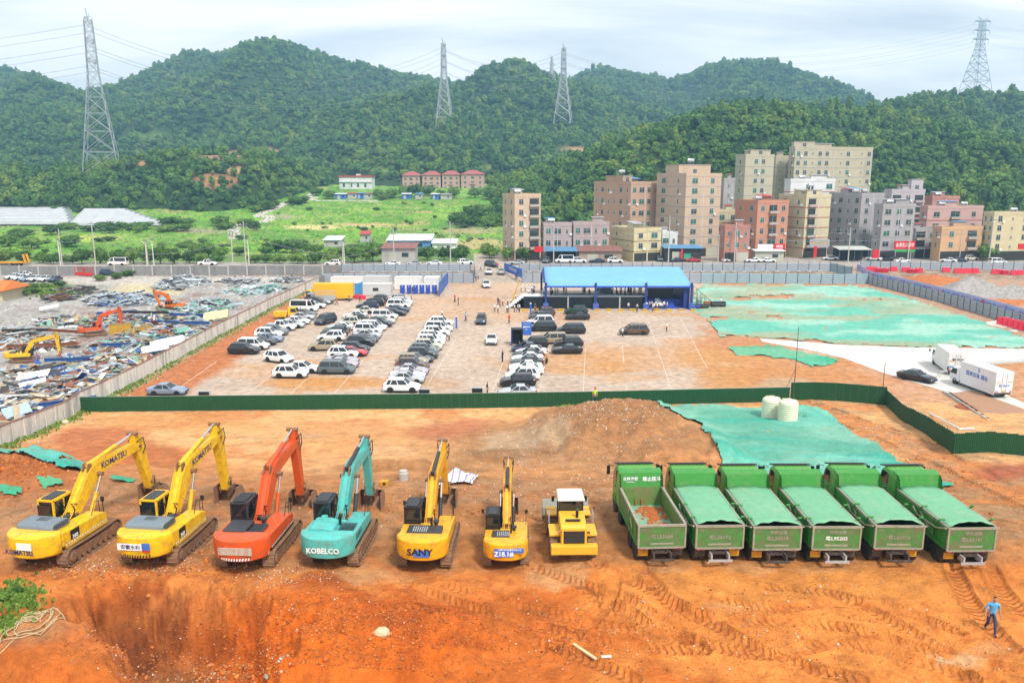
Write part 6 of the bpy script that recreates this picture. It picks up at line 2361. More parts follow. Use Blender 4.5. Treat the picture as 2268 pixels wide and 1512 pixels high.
net('dust_net','small green dust net strip below the concrete road',[(1615,768),(1690,764),(1790,780),(1865,797),(1850,810),(1800,814),(1740,795),(1680,788),(1635,790)],(.05,.36,.20),(.10,.42,.26),.0,611,4,holes=[(1792,778,12,5)])
net('dust_net','green dust net spread behind the dump trucks around the water tanks',[(1385,902),(1500,900),(1680,896),(1785,902),(1835,910),(1890,962),(1935,982),(2000,1026),(2065,1050),(2125,1075),(1960,1085),(1800,1090),(1600,1090),(1595,1060),(1570,1000),(1555,990),(1560,965),(1470,955),(1440,935)],
 (.06,.38,.28),(.16,.48,.37),.0,621,6,.10,holes=[(1660,895,60,8)])
net('dust_net','crumpled green dust net over the soil heap at the left edge',[(-60,1002),(0,1004),(60,1012),(130,1026),(190,1033),(212,1050),(196,1070),(130,1072),(90,1056),(50,1038),(0,1030),(-60,1030)],(.06,.38,.30),(.12,.46,.38),.0,631,2,.22,holes=[(150,1046,14,4)])
for k,(a,b) in enumerate([(110,1092),(20,1105),(270,1072)]):
 net('net_scrap',['green net scrap lying left of the first excavator cab','green net scrap at the left edge beside the first excavator','green net scrap under the first excavator boom'][k],[(a - 34,b - 4),(a + 30,b - 7),(a + 36,b + 3),(a - 10,b + 6)],(.04,.36,.2),(.08,.42,.28),.0,641 + k,3,.10)
# ================================================================== TENT AND STAGE
TENTB = M('tent_sheet',(.16,.38,.60),.6,var=.08,scale=.5,dirt=(.20,.43,.63),dirt_amt=.4,dirt_scale=.3)
TENTD = M('tent_edge',(.03,.10,.46),.55)
DBLUE = M('dark_blue_frame',(.02,.04,.22),.5)
SCREEN = M('black_screen',(.010,.014,.020),.35,var=.2)
STAGEB = M('stage_carpet',(.05,.08,.38),.8,var=.15)
WHITEM = M('white_sheet',(.74,.75,.77),.55,var=.08,dirt=(.55,.52,.48),dirt_amt=.2)
YELB = M('block_yellow',(.75,.46,.01),.5)
TY0,TX0,TX1 = 161.5,6.9,36.6
tent = thing('event_tent','long blue roofed event tent over the stage','tent',(0,TY0,0))
xs = np.linspace(TX0,TX1,25)
rf_ = MB()
prof = [(-.6,4.75),(5.8,6.15),(11.8,7.3),(18,6.15),(24.2,4.75)]
rings = []
for i,x in enumerate(xs):
 rings.append([(x,a,b - (.10 if i % 4 else 0) * (1 if 0 < k < 4 and k != 2 else 0)) for k,(a,b) in enumerate(prof)])
rf_.loft(rings,closed=False)
ro = rf_.build('roof',TENTB,tent,True,20)
ro.modifiers.new('sheet','SOLIDIFY').thickness = .06
MB().b2((TX0,-.68,4.42),(TX1,-.62,4.78)).build('eave_trim',TENTD,tent)
gb = MB()
for x in (TX0,TX1):
 gb.prism([(-.6,4.78),(11.8,7.33),(24.2,4.78),(24.2,4.5),(-.6,4.5)],'x',x - .04,x + .04)
gb.build('gable',TENTD,tent)
for x in (TX0,17.05,27.3,TX1):
 for y in (-.5,24):
  MB().b2((x - .22,y - .22,0),(x + .22,y + .22,4.7 if y > 0 else 5.4)).build('post',DBLUE,tent)
 MB().box((x,-.9,.6),(1.25,1.1,1.2),taper=(.92,.92)).build('ballast',M('blue_tarp',(.06,.11,.36),.6,var=.25,scale=3,bump=.3),tent,bevel=.08)
 for k in range(4):
  MB().tube((x + (-.35 if k % 2 else .35),-.6,.9),(x + (.3 if k % 2 else -.3),-.5,3.6 - .6 * (k // 2)),.04,n=5).build('truss_bar',GALV,tent)
stage = thing('stage','raised stage of black screen panels under the blue tent','stage',(0,TY0,0))
MB().b2((2.4,.3,2.35),(27.2,4.6,2.5)).build('deck',WHITEM,stage)
for a,b in ((2.4,6.7),(7.05,11.35),(11.7,16.7),(17.2,21.9),(22.3,26.9)):
 MB().b2((a,.1,.12),(b,.28,2.45)).build('screen_panel',SCREEN,stage)
for x in (6.87,11.5,16.95,22.1):
 MB().b2((x - .14,.12,0),(x + .14,.4,2.5)).build('truss',GALV,stage)
MB().b2((2.3,.06,2.45),(27.2,.3,2.56)).build('front_edge',M('edge_grey',(.3,.32,.36),.6),stage)
MB().b2((2.4,4.3,0),(27.2,4.6,2.34)).build('rear_support',DBLUE,stage)
st_ = thing('stairs','pale stairs at the left end of the stage','stairs',(0.9,TY0,0))
for k in range(7):
 MB().b2((-1.6 + k * .42,.6,.05),(1.5,4.2,.34 * (k + 1) - .001 * k)).build('step',WHITEM,st_)
bs = thing('blue_platform','blue carpeted platform with steps at the right end of the tent','platform',(0,TY0,0))
MB().b2((27.6,3.0,0),(36.2,12,1.5)).build('platform',STAGEB,bs)
MB().b2((27.6,.0,0),(36.2,3.0,.12)).build('floor',STAGEB,bs)
MB().b2((35.2,.2,0),(36.4,12,4.4)).build('side_wall',DBLUE,bs)
for k in range(4):
 MB().b2((31.8,1.6 + k * .35,.12),(33.6,3.0,.12 + .34 * (k + 1))).build('step',TENTD,bs)
MB().box((30.6,2.4,1.0),(1.3,2.2,.08),rx=R(35),rz=R(25)).build('chequered_ramp',WHITEM,bs)
MB().b2((28,5,1.5),(34,5.3,3.6)).build('black_backdrop',SCREEN,bs)
MB().box((31,3.2,4.0),(6.2,1.6,.08),rx=R(-8)).build('light_canopy',TENTD,bs)
bt = thing('booth','small grey gabled booth standing on the lot behind the stage','booth',(20.4,TY0 + 9,0))
MB().prism([(-1.4,0),(1.4,0),(1.4,2.6),(0,4.0),(-1.4,2.6)],'y',0,2.5).build('walls',M('booth_grey',(.35,.4,.45),.6),bt)
MB().prism([(-1.8,2.3),(0,4.1),(1.8,2.3),(1.8,2.5),(0,4.35),(-1.8,2.5)],'y',-.3,2.8).build('roof',WHITEM,bt)
MB().b2((-.6,-.06,0),(.6,-.004,2.0)).build('doorway',BLK,bt)
for k in range(3):
 o = thing('white_frame_tower',['white frame tower nearest the grey booth','white frame tower in the middle behind the stage','white frame tower furthest right behind the stage'][k],'frame',(22.4 + k * 1.9,TY0 + 9,0))
 for sx in (0,1.1):
  MB().b2((sx,0,0),(sx + .25,.25,4.3)).build('upright',WHITEM,o)
 MB().b2((0,0,4.3),(1.35,.25,4.6)).build('crossbeam',WHITEM,o)
# gear beside the tent
sc_ = thing('scaffold_stair','green scaffold stair at the right end of the tent','scaffold',(37.3,TY0 + 1,0))
SCG = M('scaffold_green',(.02,.20,.06),.6)
for i in range(5):
 for j in range(2):
  MB().tube((i * .9,j * 1.2,0),(i * .9,j * 1.2,4.6 - i * .75),.045,n=5).build('upright',SCG,sc_)
  for h in range(1,int(4.6 - i * .75)):
   MB().tube((i * .9,j * 1.2,h),(i * .9 + .9,j * 1.2,h),.04,n=5).build('ledger',SCG,sc_)
MB().tube((0,0,4.6),(4.4,0,.8),.05,n=5).build('handrail',SCG,sc_)
for k,(x,y,w,d,h,m,lab) in enumerate([(41.2,1.2,3.0,1.3,1.2,BLK,'long black equipment case on the green net'),(38.8,.2,1.6,1.0,.8,BLK,'black equipment case by the tent post'),(40.2,3.2,1.2,.9,1.0,REDP,'red generator among the black cases'),
          (38.6,2.8,1.0,.8,1.6,GALV,'grey metal cabinet among the black cases'),(37.4,-.2,1.2,.9,.9,DBLUE,'dark blue wrapped bundle at the tent corner')]):
 t = thing('equipment_case',lab,'case',(x,TY0 + y,ground_z(x,TY0 + y)))
 MB().b2((0,0,.08),(w,d,h)).build('case',m,t,bevel=.05)
 MB().b2((.02,-.012,h * .62),(w - .02,d + .012,h * .66)).build('seam',GALV,t)
 for sx in (.12,w - .12):
  MB().tube((sx,.1,.06),(sx,d - .1,.06),.07,n=8).build('caster',BLK,t)
def block(p,k,lab,rz=0):
 t = thing('barrier_block',lab,'barrier',p,rz,'yellow and black barrier blocks')
 MB().box((0,0,.11),(1.0,.30,.22),taper=(1,.9)).build('base',YELB,t)
 MB().box((0,0,.28),(.96,.27,.12)).build('stripe',BLK,t)
 MB().box((0,0,.42),(.92,.25,.16),taper=(.95,.8)).build('top',YELB,t)
for k in range(15):
 block(lot_z(G(1162 + k * 26.6,690 - (k % 2))),k,'yellow and black block in the line before the tent')
for k in range(12):
 block(lot_z(G(1150 - k * 1.55,624 + k * 4.4)),k,'yellow and black block in the slanting line left of the tent',R(90))
# people: spot, shirt, pose, turn
crowd = []
for (x,y,c,p,tx) in [(565,318,'white',0,0),(597,318,'white',2,0),(625,322,'white',0,0),(650,322,'white',0,1),(670,322,'black',0,1)]:
 crowd.append((x,y,c,p,'before the far hoarding left of the tent'))
for (x,y,c,p) in [(350,478,'white',0),(377,488,'white',0),(377,425,'black',0),(392,442,'grey',0),(415,430,'white',0),(450,488,'white',1),(462,482,'lightblue',0),(455,430,'white',0),(482,430,'white',2),
     (510,480,'white',0),(518,430,'white',0),(535,478,'white',1),(545,415,'white',0),(550,482,'white',0),(520,390,'white',0),(543,395,'white',2),(590,445,'white',1),(565,440,'white',0),(655,432,'white',0),(677,474,'navy',0)]:
 crowd.append((x,y,c,p,'in the crowd at the left end of the stage'))
for (x,y,c,p) in [(1580,458,'white',0),(1603,452,'white',0),(1622,455,'white',2),(1640,468,'white',0),(1655,450,'white',0),(1628,478,'white',0),(1678,455,'white',0),(1690,462,'white',1),(1745,460,'white',0),(1720,455,'white',0),(1665,470,'white',0)]:
 crowd.append((x,y,c,p,'in the crowd before the blue platform'))
crowd += [(1432,465,'white',0,'alone before the black screens'),(1503,480,'white',2,'near the blue platform crowd'),(1743,640,'white',0,'walking across the empty bays'),(1385,680,'white',0,'beside the brown people carrier'),
  (115,553,'lightblue',1,'walking near the blue pole in the aisle'),(27,400,'red',0,'standing by a person in black'),(55,425,'black',0,'standing by a person in red'),(467,574,'red',0,'in the aisle left of the blue sign'),
  (412,886,'black',3,'holding up a camera in the aisle'),(528,725,'white',0,'left one in the framed gate'),(547,728,'white',0,'right one in the framed gate'),(290,1152,'black',0,'just behind the green fence'),
  (770,910,'black',4,'crouching behind the parked cars'),(217,212,'white',0,'at the left entrance board'),(198,235,'navy',0,'in front of the left entrance board'),(236,150,'lightblue',1,'walking in the gateway'),
  (515,220,'red',0,'by the right entrance board'),(530,222,'navy',0,'in dark clothes by the right entrance board'),(266,138,'navy',0,'behind the car turning in'),(373,130,'red',0,'beside the car turning in'),
  (2180,430,'white',0,'beside the long black case on the net'),(942,278,'black',0,'behind the stage on the far lot'),(1812,320,'white',0,'at the blue side wall')]
for i,(x,y,c,p,where) in enumerate(crowd):
 q = lot_z(G(1000 + x * .2734,560 + y * .2734))
 person(q,rnd.uniform(0,6.28),c,'person in %s shirt %s' % ('light blue' if c == 'lightblue' else c,where),p,rnd.uniform(.96,1.05),'people on the lot')
for i in range(24):
 x = rnd.uniform(3.0,26.8) if i > 9 else rnd.uniform(2.8,11)
 person((x,TY0 + rnd.uniform(.9,3.8),2.5),rnd.uniform(-.6,.6),rnd.choice(['white','white','white','black','lightblue']),'person on top of the black stage',rnd.choice([0,0,2,4,4]),1,'people on the stage')
for x,y,c,p,lab in [(1425,462,'red',0,'person in red shirt beside the far parked cars'),(1970,448,'red',0,'person in red shirt left in the pair on the far lot'),(2013,490,'black',0,'person in black right in the pair on the far lot'),
      (1808,648,'white',1,'person in white shirt alone behind the middle car row'),(2105,690,'lightblue',1,'person in blue shirt behind the dark car in the aisle'),(492,490,'orange',1,'person in orange clothes by the grey stake truck'),
      (645,450,'purple',0,'person in dark vest by the yellow truck'),(780,458,'black',1,'person in black by the red barriers'),(1437,340,'red',0,'person in red among the blue toilets')]:
 person(lot_z(G(660 + x * .1764,590 + y * .1764)),rnd.uniform(0,6.28),c,lab,p,1.0,'people on the lot')
person(pg(995,755),1.2,'white','person in white shirt between cars of the middle row',0,1,'people on the lot')
wk = person(on(*G(1317,915)[:2],.2),R(180),'white','worker in red helmet and yellow vest before the green fence',0,1.0,helmet=REDP)
wk.data = PERS[0].copy()
wk.data.materials[0] = VEST
man = person(on(*G(2192,1398)[:2]),R(165),'blue','man in blue shirt and jeans walking in the lower right',5,1.06)
# ================================================================== CONTAINERS AND TRUCKS ON THE LOT
def cabin(lab,px0,px1,pyb,h,d,mat,roofm=None,door=False,name='site_container',ribs=True):
 a,b = G(px0,pyb),G(px1,pyb)
 w = b.x - a.x
 t = thing(name,lab,'container',(a.x,a.y,ground_z(a.x,a.y)),0)
 MB().b2((0,0,.1),(w,d,h)).build('body',mat,t)
 MB().b2((-.06,-.06,h),(w + .06,d + .06,h + .12)).build('roof',roofm or mat,t)
 for x in (0,w):
  for y in (0,d):
   MB().b2((x - .09,y - .09,0),(x + .09,y + .09,h + .14)).build('corner_post',mat,t)
 if ribs:
  n = max(3,int(w / .55))
  for i in range(1,n):
   MB().b2((i * w / n - .04,-.03,.15),(i * w / n + .04,-.001,h - .08)).build('rib',mat,t)
 if door:
  MB().b2((w + .001,d * .2,.15),(w + .05,d * .55,2.1)).build('door',M('door_grey',(.4,.42,.45),.5),t)
  MB().b2((w * .35,-.05,1.1),(w * .55,-.031,1.8)).build('window',GLASSD,t)
 return t
WCON = M('white_container',(.70,.69,.66),.55,var=.08,scale=1,dirt=(.45,.38,.30),dirt_amt=.3,streak=True)
GCON = M('grey_container',(.52,.53,.54),.55,var=.08,scale=1,dirt=(.4,.36,.3),dirt_amt=.2)
cabin('grey white ribbed site container nearest the parked cars',805,866,655,2.6,2.6,GCON,WCON,True)
cabin('white flat roofed site container behind the yellow truck',734,803,640,2.7,3,WCON)
cabin('grey site container between two white ones',806,863,638,2.7,3,GCON)
cabin('long white site container behind the left blue toilets',875,933,642,2.9,3,WCON)
cabin('tall white site container with red sign beside the slanting banner',940,972,646,3.2,4,WCON)
cabin('small bright blue container at the tail of the yellow truck',784,797,652,2.6,3.2,M('cyan_container',(.05,.28,.60),.5,var=.1),WCON)
BTOI = M('toilet_blue',(.02,.07,.40),.45,var=.1)
for k,(a,b) in enumerate([(886,896),(901,910),(915,925),(929,939),(943,952),(957,967)]):
 p,q = G(a,651),G(b,651)
 t = thing('portable_toilet','blue portable toilet, %s from the left in the row of six' % ['first','second','third','fourth','fifth','sixth'][k],'toilet',(p.x,p.y,0),0,'blue portable toilets')
 w = q.x - p.x
 MB().b2((0,0,.08),(w,1.05,2.15)).build('cabin',BTOI,t,bevel=.04)
 MB().box((w / 2,.52,2.25),(w + .06,1.12,.22),taper=(.8,.8)).build('roof',WHITEM,t)
 MB().b2((.12,-.03,.15),(w - .12,-.001,2.0)).build('door',BTOI,t)
 MB().b2((w * .45,-.04,1.65),(w * .6,-.031,1.85)).build('door_sign',WHITEP,t)
def box_truck(lab,p,rz,boxm,cabm,L=6.0,H=3.3,W=1.15,stake=False):
 """local +y is forward, origin under the tail"""
 t = thing('box_truck' if not stake else 'stake_truck',lab,'truck',p,rz)
 for y in (1.3,L + .9):
  for sx in (-1,1):
   w = put('wheel',_ttw,t,(sx * (W - .2),y,.45),scale=(1,.86,.86))
   put('rim',_ttr,w)
 MB().b2((-W + .15,.1,.55),(W - .15,L + 1.8,.85)).build('chassis',T_CHAS,t)
 if stake:
  MB().b2((-W,0,.85),(W,L,1.0)).build('bed',boxm,t)
  for sx in (-1,1):
   MB().b2((sx * W - .03,0,1.0),(sx * W + .03,L,1.6)).build('side_board',boxm,t)
   for i in range(8):
    MB().b2((sx * W - .035,i * L / 7.2,1.6),(sx * W + .035,i * L / 7.2 + .06,2.7)).build('stake',boxm,t)
   MB().b2((sx * W - .03,0,2.62),(sx * W + .03,L,2.7)).build('top_rail',boxm,t)
 else:
  MB().b2((-W,0,.8),(W,L,H)).build('box',boxm,t,bevel=.03)
  MB().b2((-.02,-.012,.85),(.02,-.001,H - .1)).build('door_seam',GALV,t)
  for sx in (-1,1):
   MB().b2((sx * .28 - .03,-.04,.85),(sx * .28 + .03,-.005,H - .1)).build('lock_bar',GALV,t)
   MB().b2((sx * (W - .4),-.03,.9),(sx * (W - .08),-.004,1.02)).build('tail_lamp',CTAIL,t)
   MB().b2((sx * (W - .7),-.02,2.05),(sx * (W - .12),-.003,2.15)).build('reflector',T_LAMP,t)
   MB().b2((sx * W * 1.004,.1,.52),(sx * (W - .04),L - .2,.80)).build('skirt',boxm,t)
 rings = []
 y0,y1 = L + .15,L + 1.95
 for z,a,b,w in ((.55,y0,y1,W * .94),(1.35,y0,y1 + .03,W * .95),(2.15,y0,y1 - .42,W * .90),(2.32,y0 + .05,y1 - .58,W * .80)):
  rings.append([(-w,a,z),(w,a,z),(w,b,z),(-w,b,z)])
 c = MB().loft(rings).build('cab',cabm,t,bevel=.05)
 MB().add([(-W * .86,y1 + .01,1.42),(W * .86,y1 + .01,1.42),(W * .82,y1 - .39,2.12),(-W * .82,y1 - .39,2.12)],[(0,1,2,3)]).build('windscreen',GLASSD,c)
 for sx in (-1,1):
  MB().add([(sx * W * .957,y0 + .5,1.42),(sx * W * .957,y1 - .12,1.42),(sx * W * .908,y1 - .45,2.1),(sx * W * .908,y0 + .5,2.1)],[(0,1,2,3)]).build('side_window',GLASSD,c)
  MB().path([(sx * W * .95,y1 - .1,1.9),(sx * (W + .2),y1 + .1,1.95)],.02,5).b2((sx * (W + .12),y1 + .06,1.65),(sx * (W + .30),y1 + .11,2.1)).build('mirror',BLK,c)
 return t
p = lot_z(G(1840 + 265,834))
bt1 = box_truck('white box truck seen from behind with plate figures and blue stripe',lot_z(G(2118,834)),R(-13),WCON,WHITEM,6.2,3.2)
MB().b2((-1.1,-.02,1.25),(1.1,-.005,1.42)).build('blue_stripe',BLUEP,bt1)
lettering('粤LT9382',.36,BLACKP,bt1,(0,-.02,2.3),(R(90),0,0),bold=.01)
MB().b2((-.25,-.02,.86),(.25,-.004,1.05)).build('plate',T_LAMP,bt1)
bt2 = box_truck('white communication box truck with blue side lettering',lot_z(G(2220,884)),R(7),WHITEM,WHITEM,6.4,3.35)
lettering('国家应急 通信',.62,BLUEP,bt2,(-1.157,3.3,2.1),(R(90),0,R(-90)),bold=.012)
lettering('S',.6,BLUEP,bt2,(-1.157,3.0,2.85),(R(90),0,R(-90)),bold=.03)
lettering('粤L76010',.36,BLUEP,bt2,(0,-.02,1.65),(R(90),0,0),bold=.008)
MB().b2((-.25,-.02,.86),(.25,-.004,1.05)).build('plate',T_LAMP,bt2)
yt = box_truck('big yellow box truck parked by the concrete wall',lot_z(G(784,664)),R(90),M('truck_yellow',(.80,.44,.012),.45,var=.08),P_YEL,8.6,3.7,1.25)
lettering('电力应急抢修',.55,BLACKP,yt,(1.257,5.0,3.1),(R(90),0,R(90)),bold=.004)
MB().b2((1.252,6.6,2.6),(1.262,7.6,3.3)).build('side_window',GLASSD,yt)
box_truck('grey stake truck in front of the yellow box truck',lot_z(G(742,672)),R(92),GALV,M('cab_blue_grey',(.22,.26,.33),.4),4.2,stake=True)
yc = box_truck('small yellow crew truck in the row beside the wall',lot_z(G(609,706)),R(-90),P_YEL,P_YEL,2.6,1.5,.95)
am = car('van','white',lot_z(G(672,691) + Vector((0,1,0))),RIGHT + R(-3),'white high roofed van with red roof lamp in the wall row','cars parked along the concrete wall')
MB().b2((-.3,.8,2.35),(.3,1.0,2.5)).build('roof_lamp',REDP,am)
# red water barriers
WB = M('barrier_red',(.62,.02,.05),.45,var=.1)
_wb = MB().add([(-.75,-.3,0),(.75,-.3,0),(.75,.3,0),(-.75,.3,0),(-.7,-.12,1.0),(.7,-.12,1.0),(.7,.12,1.0),(-.7,.12,1.0)],[(0,3,2,1),(4,5,6,7),(0,1,5,4),(1,2,6,5),(2,3,7,6),(3,0,4,7)]).mesh('barrier',WB)
_wb2 = MB().b2((-.3,-.2,.45),(.3,-.17,.7)).mesh('recess',REDP)
def wbar(p,rz,lab,tilt=0,s=1.3,group='red water barriers'):
 o = put('water_barrier',_wb,None,p,rz,scale=(s,s,s))
 o.rotation_euler = (tilt,0,rz)
 tag(o,lab,'barrier',group)
 MB().lathe([(.02,.06),(.07,.05),(.07,0),(.02,0)],(.4,0,1.0),8).build('filler_cap',WHITEP,o)
 MB().tube((-.74,0,.2),(-.74,0,.95),.06,n=6).build('joint_lug',WB,o)
for k,(a,b,tl) in enumerate([(1925,598,0),(1934,598,0),(1946,600,.5),(1958,600,.5),(1979,598,0),(2005,599,0),(2017,601,.6),(2025,601,.5),(2035,601,0),(2070,609,1.5),(2095,600,0),(2120,602,0),(2128,602,0),(2142,602,0),
       (2152,602,0),(2160,602,0),(2204,604,0),(2214,604,.4),(2224,605,.5),(2246,606,0),(2258,606,0)]):
 p = G(a,b + 3)
 wbar(lot_z(p),rnd.uniform(-.3,.3),'red water barrier %s before the weathered hoarding' % ('fallen on the rubble' if tl > 1 else 'leaning' if tl else 'standing'),tl)
for k in range(6):
 p = G(2222 + k * 12,719 + k * 3.4)
 wbar(lot_z(p) + Vector((0,0,.06)),R(-28),'red water barrier in the row on the concrete apron',0,1.4,'red barriers on the apron')
for k in range(3):
 wbar(lot_z(G(790 + k * 7,661 + k)),.2,'red water barrier beside the blue container',0,.9,'red barriers by the container')
# soil and gravel heaps on the right-hand plot
def heap_mesh(lab,px,py,rx,ry,h,c,seed,name):
 p = G(px,py)
 n,m = 40,14
 v,f = [],[]
 for j in range(m + 1):
  for i in range(n):
   a = 2 * math.pi * i / n
   r = j / m
   k = 1 + .25 * math.sin(3 * a + seed) + .12 * math.sin(7 * a + seed * 2)
   x,y = p.x + math.cos(a) * rx * r * k,p.y + math.sin(a) * ry * r * k
   z = h * (1 - r) ** 1.1 * (1 + .25 * float(fbm(np.array(x * .5),np.array(y * .5),3,seed) - .5)) + (float(vnoise(np.array(x * 2.),np.array(y * 2.),seed)) - .5) * .35 * (1 if r < .95 else 0)
   v.append((x,y,ground_z(p.x,p.y) + z - (.15 if j == m else 0)))
 for j in range(m):
  for i in range(n):
   f.append((j * n + i,j * n + (i + 1) % n,(j + 1) * n + (i + 1) % n,(j + 1) * n + i))
 o = MB().add(v,f).build(name,M(name + str(seed),c,.95,var=.45,scale=1.6,bump=.9,bscale=4),None,True,80)
 tag(o,lab,'heap')
heap_mesh('tall grey gravel heap behind the banner fence',2148,650,9,7,4.2,(.33,.31,.29),3,'gravel_heap')
heap_mesh('lower grey gravel heap at the right edge',2240,655,11,7,2.6,(.33,.31,.29),5,'gravel_heap')
heap_mesh('orange soil heap left of the tall gravel heap',2062,622,9,6,1.7,(.46,.15,.04),7,'soil_heap')
heap_mesh('low orange soil heap behind the banner fence on the right',2230,672,13,3,1.0,(.46,.16,.05),9,'soil_heap')
# water tanks
CRM = M('cream_plastic',(.74,.69,.52),.5,var=.06,dirt=(.6,.5,.32),dirt_amt=.15)
for px,py,lab in [(1707,926,'left of two cream plastic water tanks by the green fence'),(1744,934,'right of two cream plastic water tanks by the green fence')]:
 p = G(px,py)
 t = thing('water_tank',lab,'water tank',on(p.x,p.y,-.05),0,'cream water tanks')
 t.scale = (.94,.94,.94)
 pr = [(.02,0),(1.05,0)]
 for k in range(9):
  pr += [(1.08,.08 + k * .25),(1.08,.20 + k * .25),(1.045,.24 + k * .25),(1.045,.29 + k * .25)]
 pr += [(1.05,2.35),(.9,2.5),(.4,2.62),(.02,2.64)]
 MB().lathe(pr,n=32).build('shell',CRM,t,True,50)
 MB().lathe([(.02,2.6),(.28,2.6),(.28,2.74),(.02,2.76)],n=16).build('lid',CRM,t,True)
 for k in range(6):
  a = k * math.pi / 3
  MB().box((math.cos(a) * .68,math.sin(a) * .68,2.6),(.5,.08,.1),rz=a,ry=.25).build('top_rib',CRM,t)
# blue sign, framed gate, poles, black panels behind the fence
p = lot_z(G(1166,742))
t = thing('sign_board','blue sign board with white writing beside the framed gate','sign',p)
MB().b2((-.85,-.05,.05),(.85,.05,2.3)).build('board',BLU,t)
lettering('产业园区动工仪式',.15,WHITEP,t,(0,-.056,1.95),(R(90),0,0))
lettering('嘉宾停车',.30,WHITEP,t,(0,-.056,1.4),(R(90),0,0),bold=.006)
lettering('←',.4,WHITEP,t,(0,-.056,.95),(R(90),0,0),bold=.01)
MB().tube((0,.05,1.6),(0,.9,0),.03,n=6).build('brace',POSTM,t)
p = lot_z(G(1145,766))
t = thing('framed_gate','dark framed walk through gate booth in the middle of the lot','gate',p)
MB().b2((-.95,0,0),(-.75,1.6,2.5)).build('left_wall',DBLUE,t)
MB().b2((.75,0,0),(.95,1.6,2.5)).build('right_wall',BLK,t)
MB().b2((-.95,0,2.5),(.95,1.6,2.7)).build('top',BLK,t)
MB().b2((-.75,1.5,0),(.75,1.6,2.5)).build('rear_panel',BLK,t)
for a,b,lab in [(1011,727,'blue marker pole beside the middle car row'),(1175,696,'blue marker pole near the stage')]:
 p = lot_z(G(a,b))
 t = thing('marker_pole',lab,'pole',p)
 MB().b2((-.15,-.15,0),(.15,.15,2.1)).build('post',BLU,t)
 MB().b2((-.16,-.16,2.1),(.16,.16,2.25)).build('cap',WHITEP,t)
for a,b,lab in [(453,892,'black framed panel behind the left part of the green fence'),(940,887,'black framed panel behind the middle of the green fence'),(1057,884,'black framed panel behind the fence near a hidden person')]:
 p = lot_z(G(a,b))
 t = thing('black_panel',lab,'panel',p)
 MB().b2((-.62,0,.55),(.62,.35,1.35)).build('panel',BLK,t)
 MB().b2((-.68,-.02,1.35),(.68,.36,1.42)).build('top_frame',GALV,t)
 for sx in (-.65,.65):
  MB().b2((sx - .03,-.02,0),(sx + .03,.36,1.35)).build('leg',GALV,t)
for a,b,h,lab in [(1757,888,9.0,'thin rusty pole rising at the raised end of the fence'),(1952,895,5.0,'thin pole with stays at the fence corner')]:
 p = on(*G(a,b)[:2])
 t = thing('thin_pole',lab,'pole',p)
 MB().tube((0,0,-.2),(0,0,h),.05,.035,6).build('mast',T_CHAS,t)
 for k in range(2):
  MB().tube((0,0,h * .45),(-2.2 + k * 1.2,-1.2 + k * 2.2,0),.015,n=4).build('stay',T_CHAS,t)
p = lot_z(G(2078,838))
t = thing('a_frame_barrier','grey metal frame barrier standing on the concrete road','barrier',p + Vector((0,0,.07)),R(15))
for x in (0,1.3):
 for y in (-.3,.3):
  MB().tube((x,y,0),(x,0,1.0),.03,n=5).build('leg',GALV,t)
MB().b2((0,-.03,.75),(1.3,.03,1.0)).build('board',GALV,t)
# ================================================================== VILLAGE
WFR = M('window_frame',(.50,.50,.48),.5)
WGL = M('window_glass',(.035,.055,.060),.12,var=.3,scale=.8,spec=.8)
WGG = M('green_glass',(.03,.14,.11),.12,var=.3,scale=.8,spec=.8)
BARS = M('window_bars',(.10,.11,.11),.6)
ROOFG = M('roof_grey',(.36,.34,.32),.9,var=.25)
REDR = M('red_roof',(.42,.06,.045),.7,var=.2)
BANDR = M('red_band',(.38,.09,.06),.7)
STEELT = M('tank_steel',(.72,.73,.75),.25,metal=.8,var=.08)
SHUT = M('shutter',(.44,.43,.36),.6,var=.15)
SHOPD = M('shop_dark',(.03,.028,.026),.7,var=.4,scale=1)
AWNB = M('awning_blue',(.10,.26,.45),.6,var=.2)
AWNR = M('awning_brown',(.25,.11,.09),.7,var=.2)
def win_mesh(w,h,bars):
 f = MB()
 for lo,hi in (((-w / 2,-.07,0),(-w / 2 + .07,0,h)),((w / 2 - .07,-.07,0),(w / 2,0,h)),((-w / 2,-.07,h - .07),(w / 2,0,h)),((-w / 2 - .08,-.14,-.10),(w / 2 + .08,0,0)),((-.03,-.06,0),(.03,0,h)),((-w / 2,-.06,h * .66),(w / 2,0,h * .66 + .05))):
  f.b2(lo,hi)
 if bars:
  for i in range(1,int(w / .35)):
   f.b2((-w / 2 + i * .35,-.32,-.02),(-w / 2 + i * .35 + .05,-.27,h))
  for z in (0,h * .5,h):
   f.b2((-w / 2,-.33,z - .04),(w / 2,-.02,z + .02))
 return f.mesh('window',BARS if bars else WFR),MB().b2((-w / 2 + .05,-.035,.02),(w / 2 - .05,.02,h - .02)).mesh('pane',WGL),MB().b2((-w / 2 + .05,-.035,.02),(w / 2 - .05,.02,h - .02)).mesh('pane',WGG)
WIN = {'w': win_mesh(1.5,1.6,0),'n': win_mesh(.8,1.4,0),'g': win_mesh(2.2,1.6,0),'b': win_mesh(3.0,1.7,1),'s': win_mesh(.6,.7,0)}
_ac = MB().b2((-.4,-.35,0),(.4,-.02,.6)).lathe([(.02,-.37),(.22,-.37),(.22,-.34)],(-.08,0,.3),10,'y').mesh('air_conditioner',WHITEM)
BALC = MB().b2((-1.7,-.9,0),(1.7,0,.14)).b2((-1.7,-.9,.14),(1.7,-.82,.75)).b2((-1.7,-.82,.14),(-1.62,0,.75)).b2((1.62,-.82,.14),(1.7,0,.75)).mesh('balcony',M('balcony_wall',(.42,.36,.32),.8))
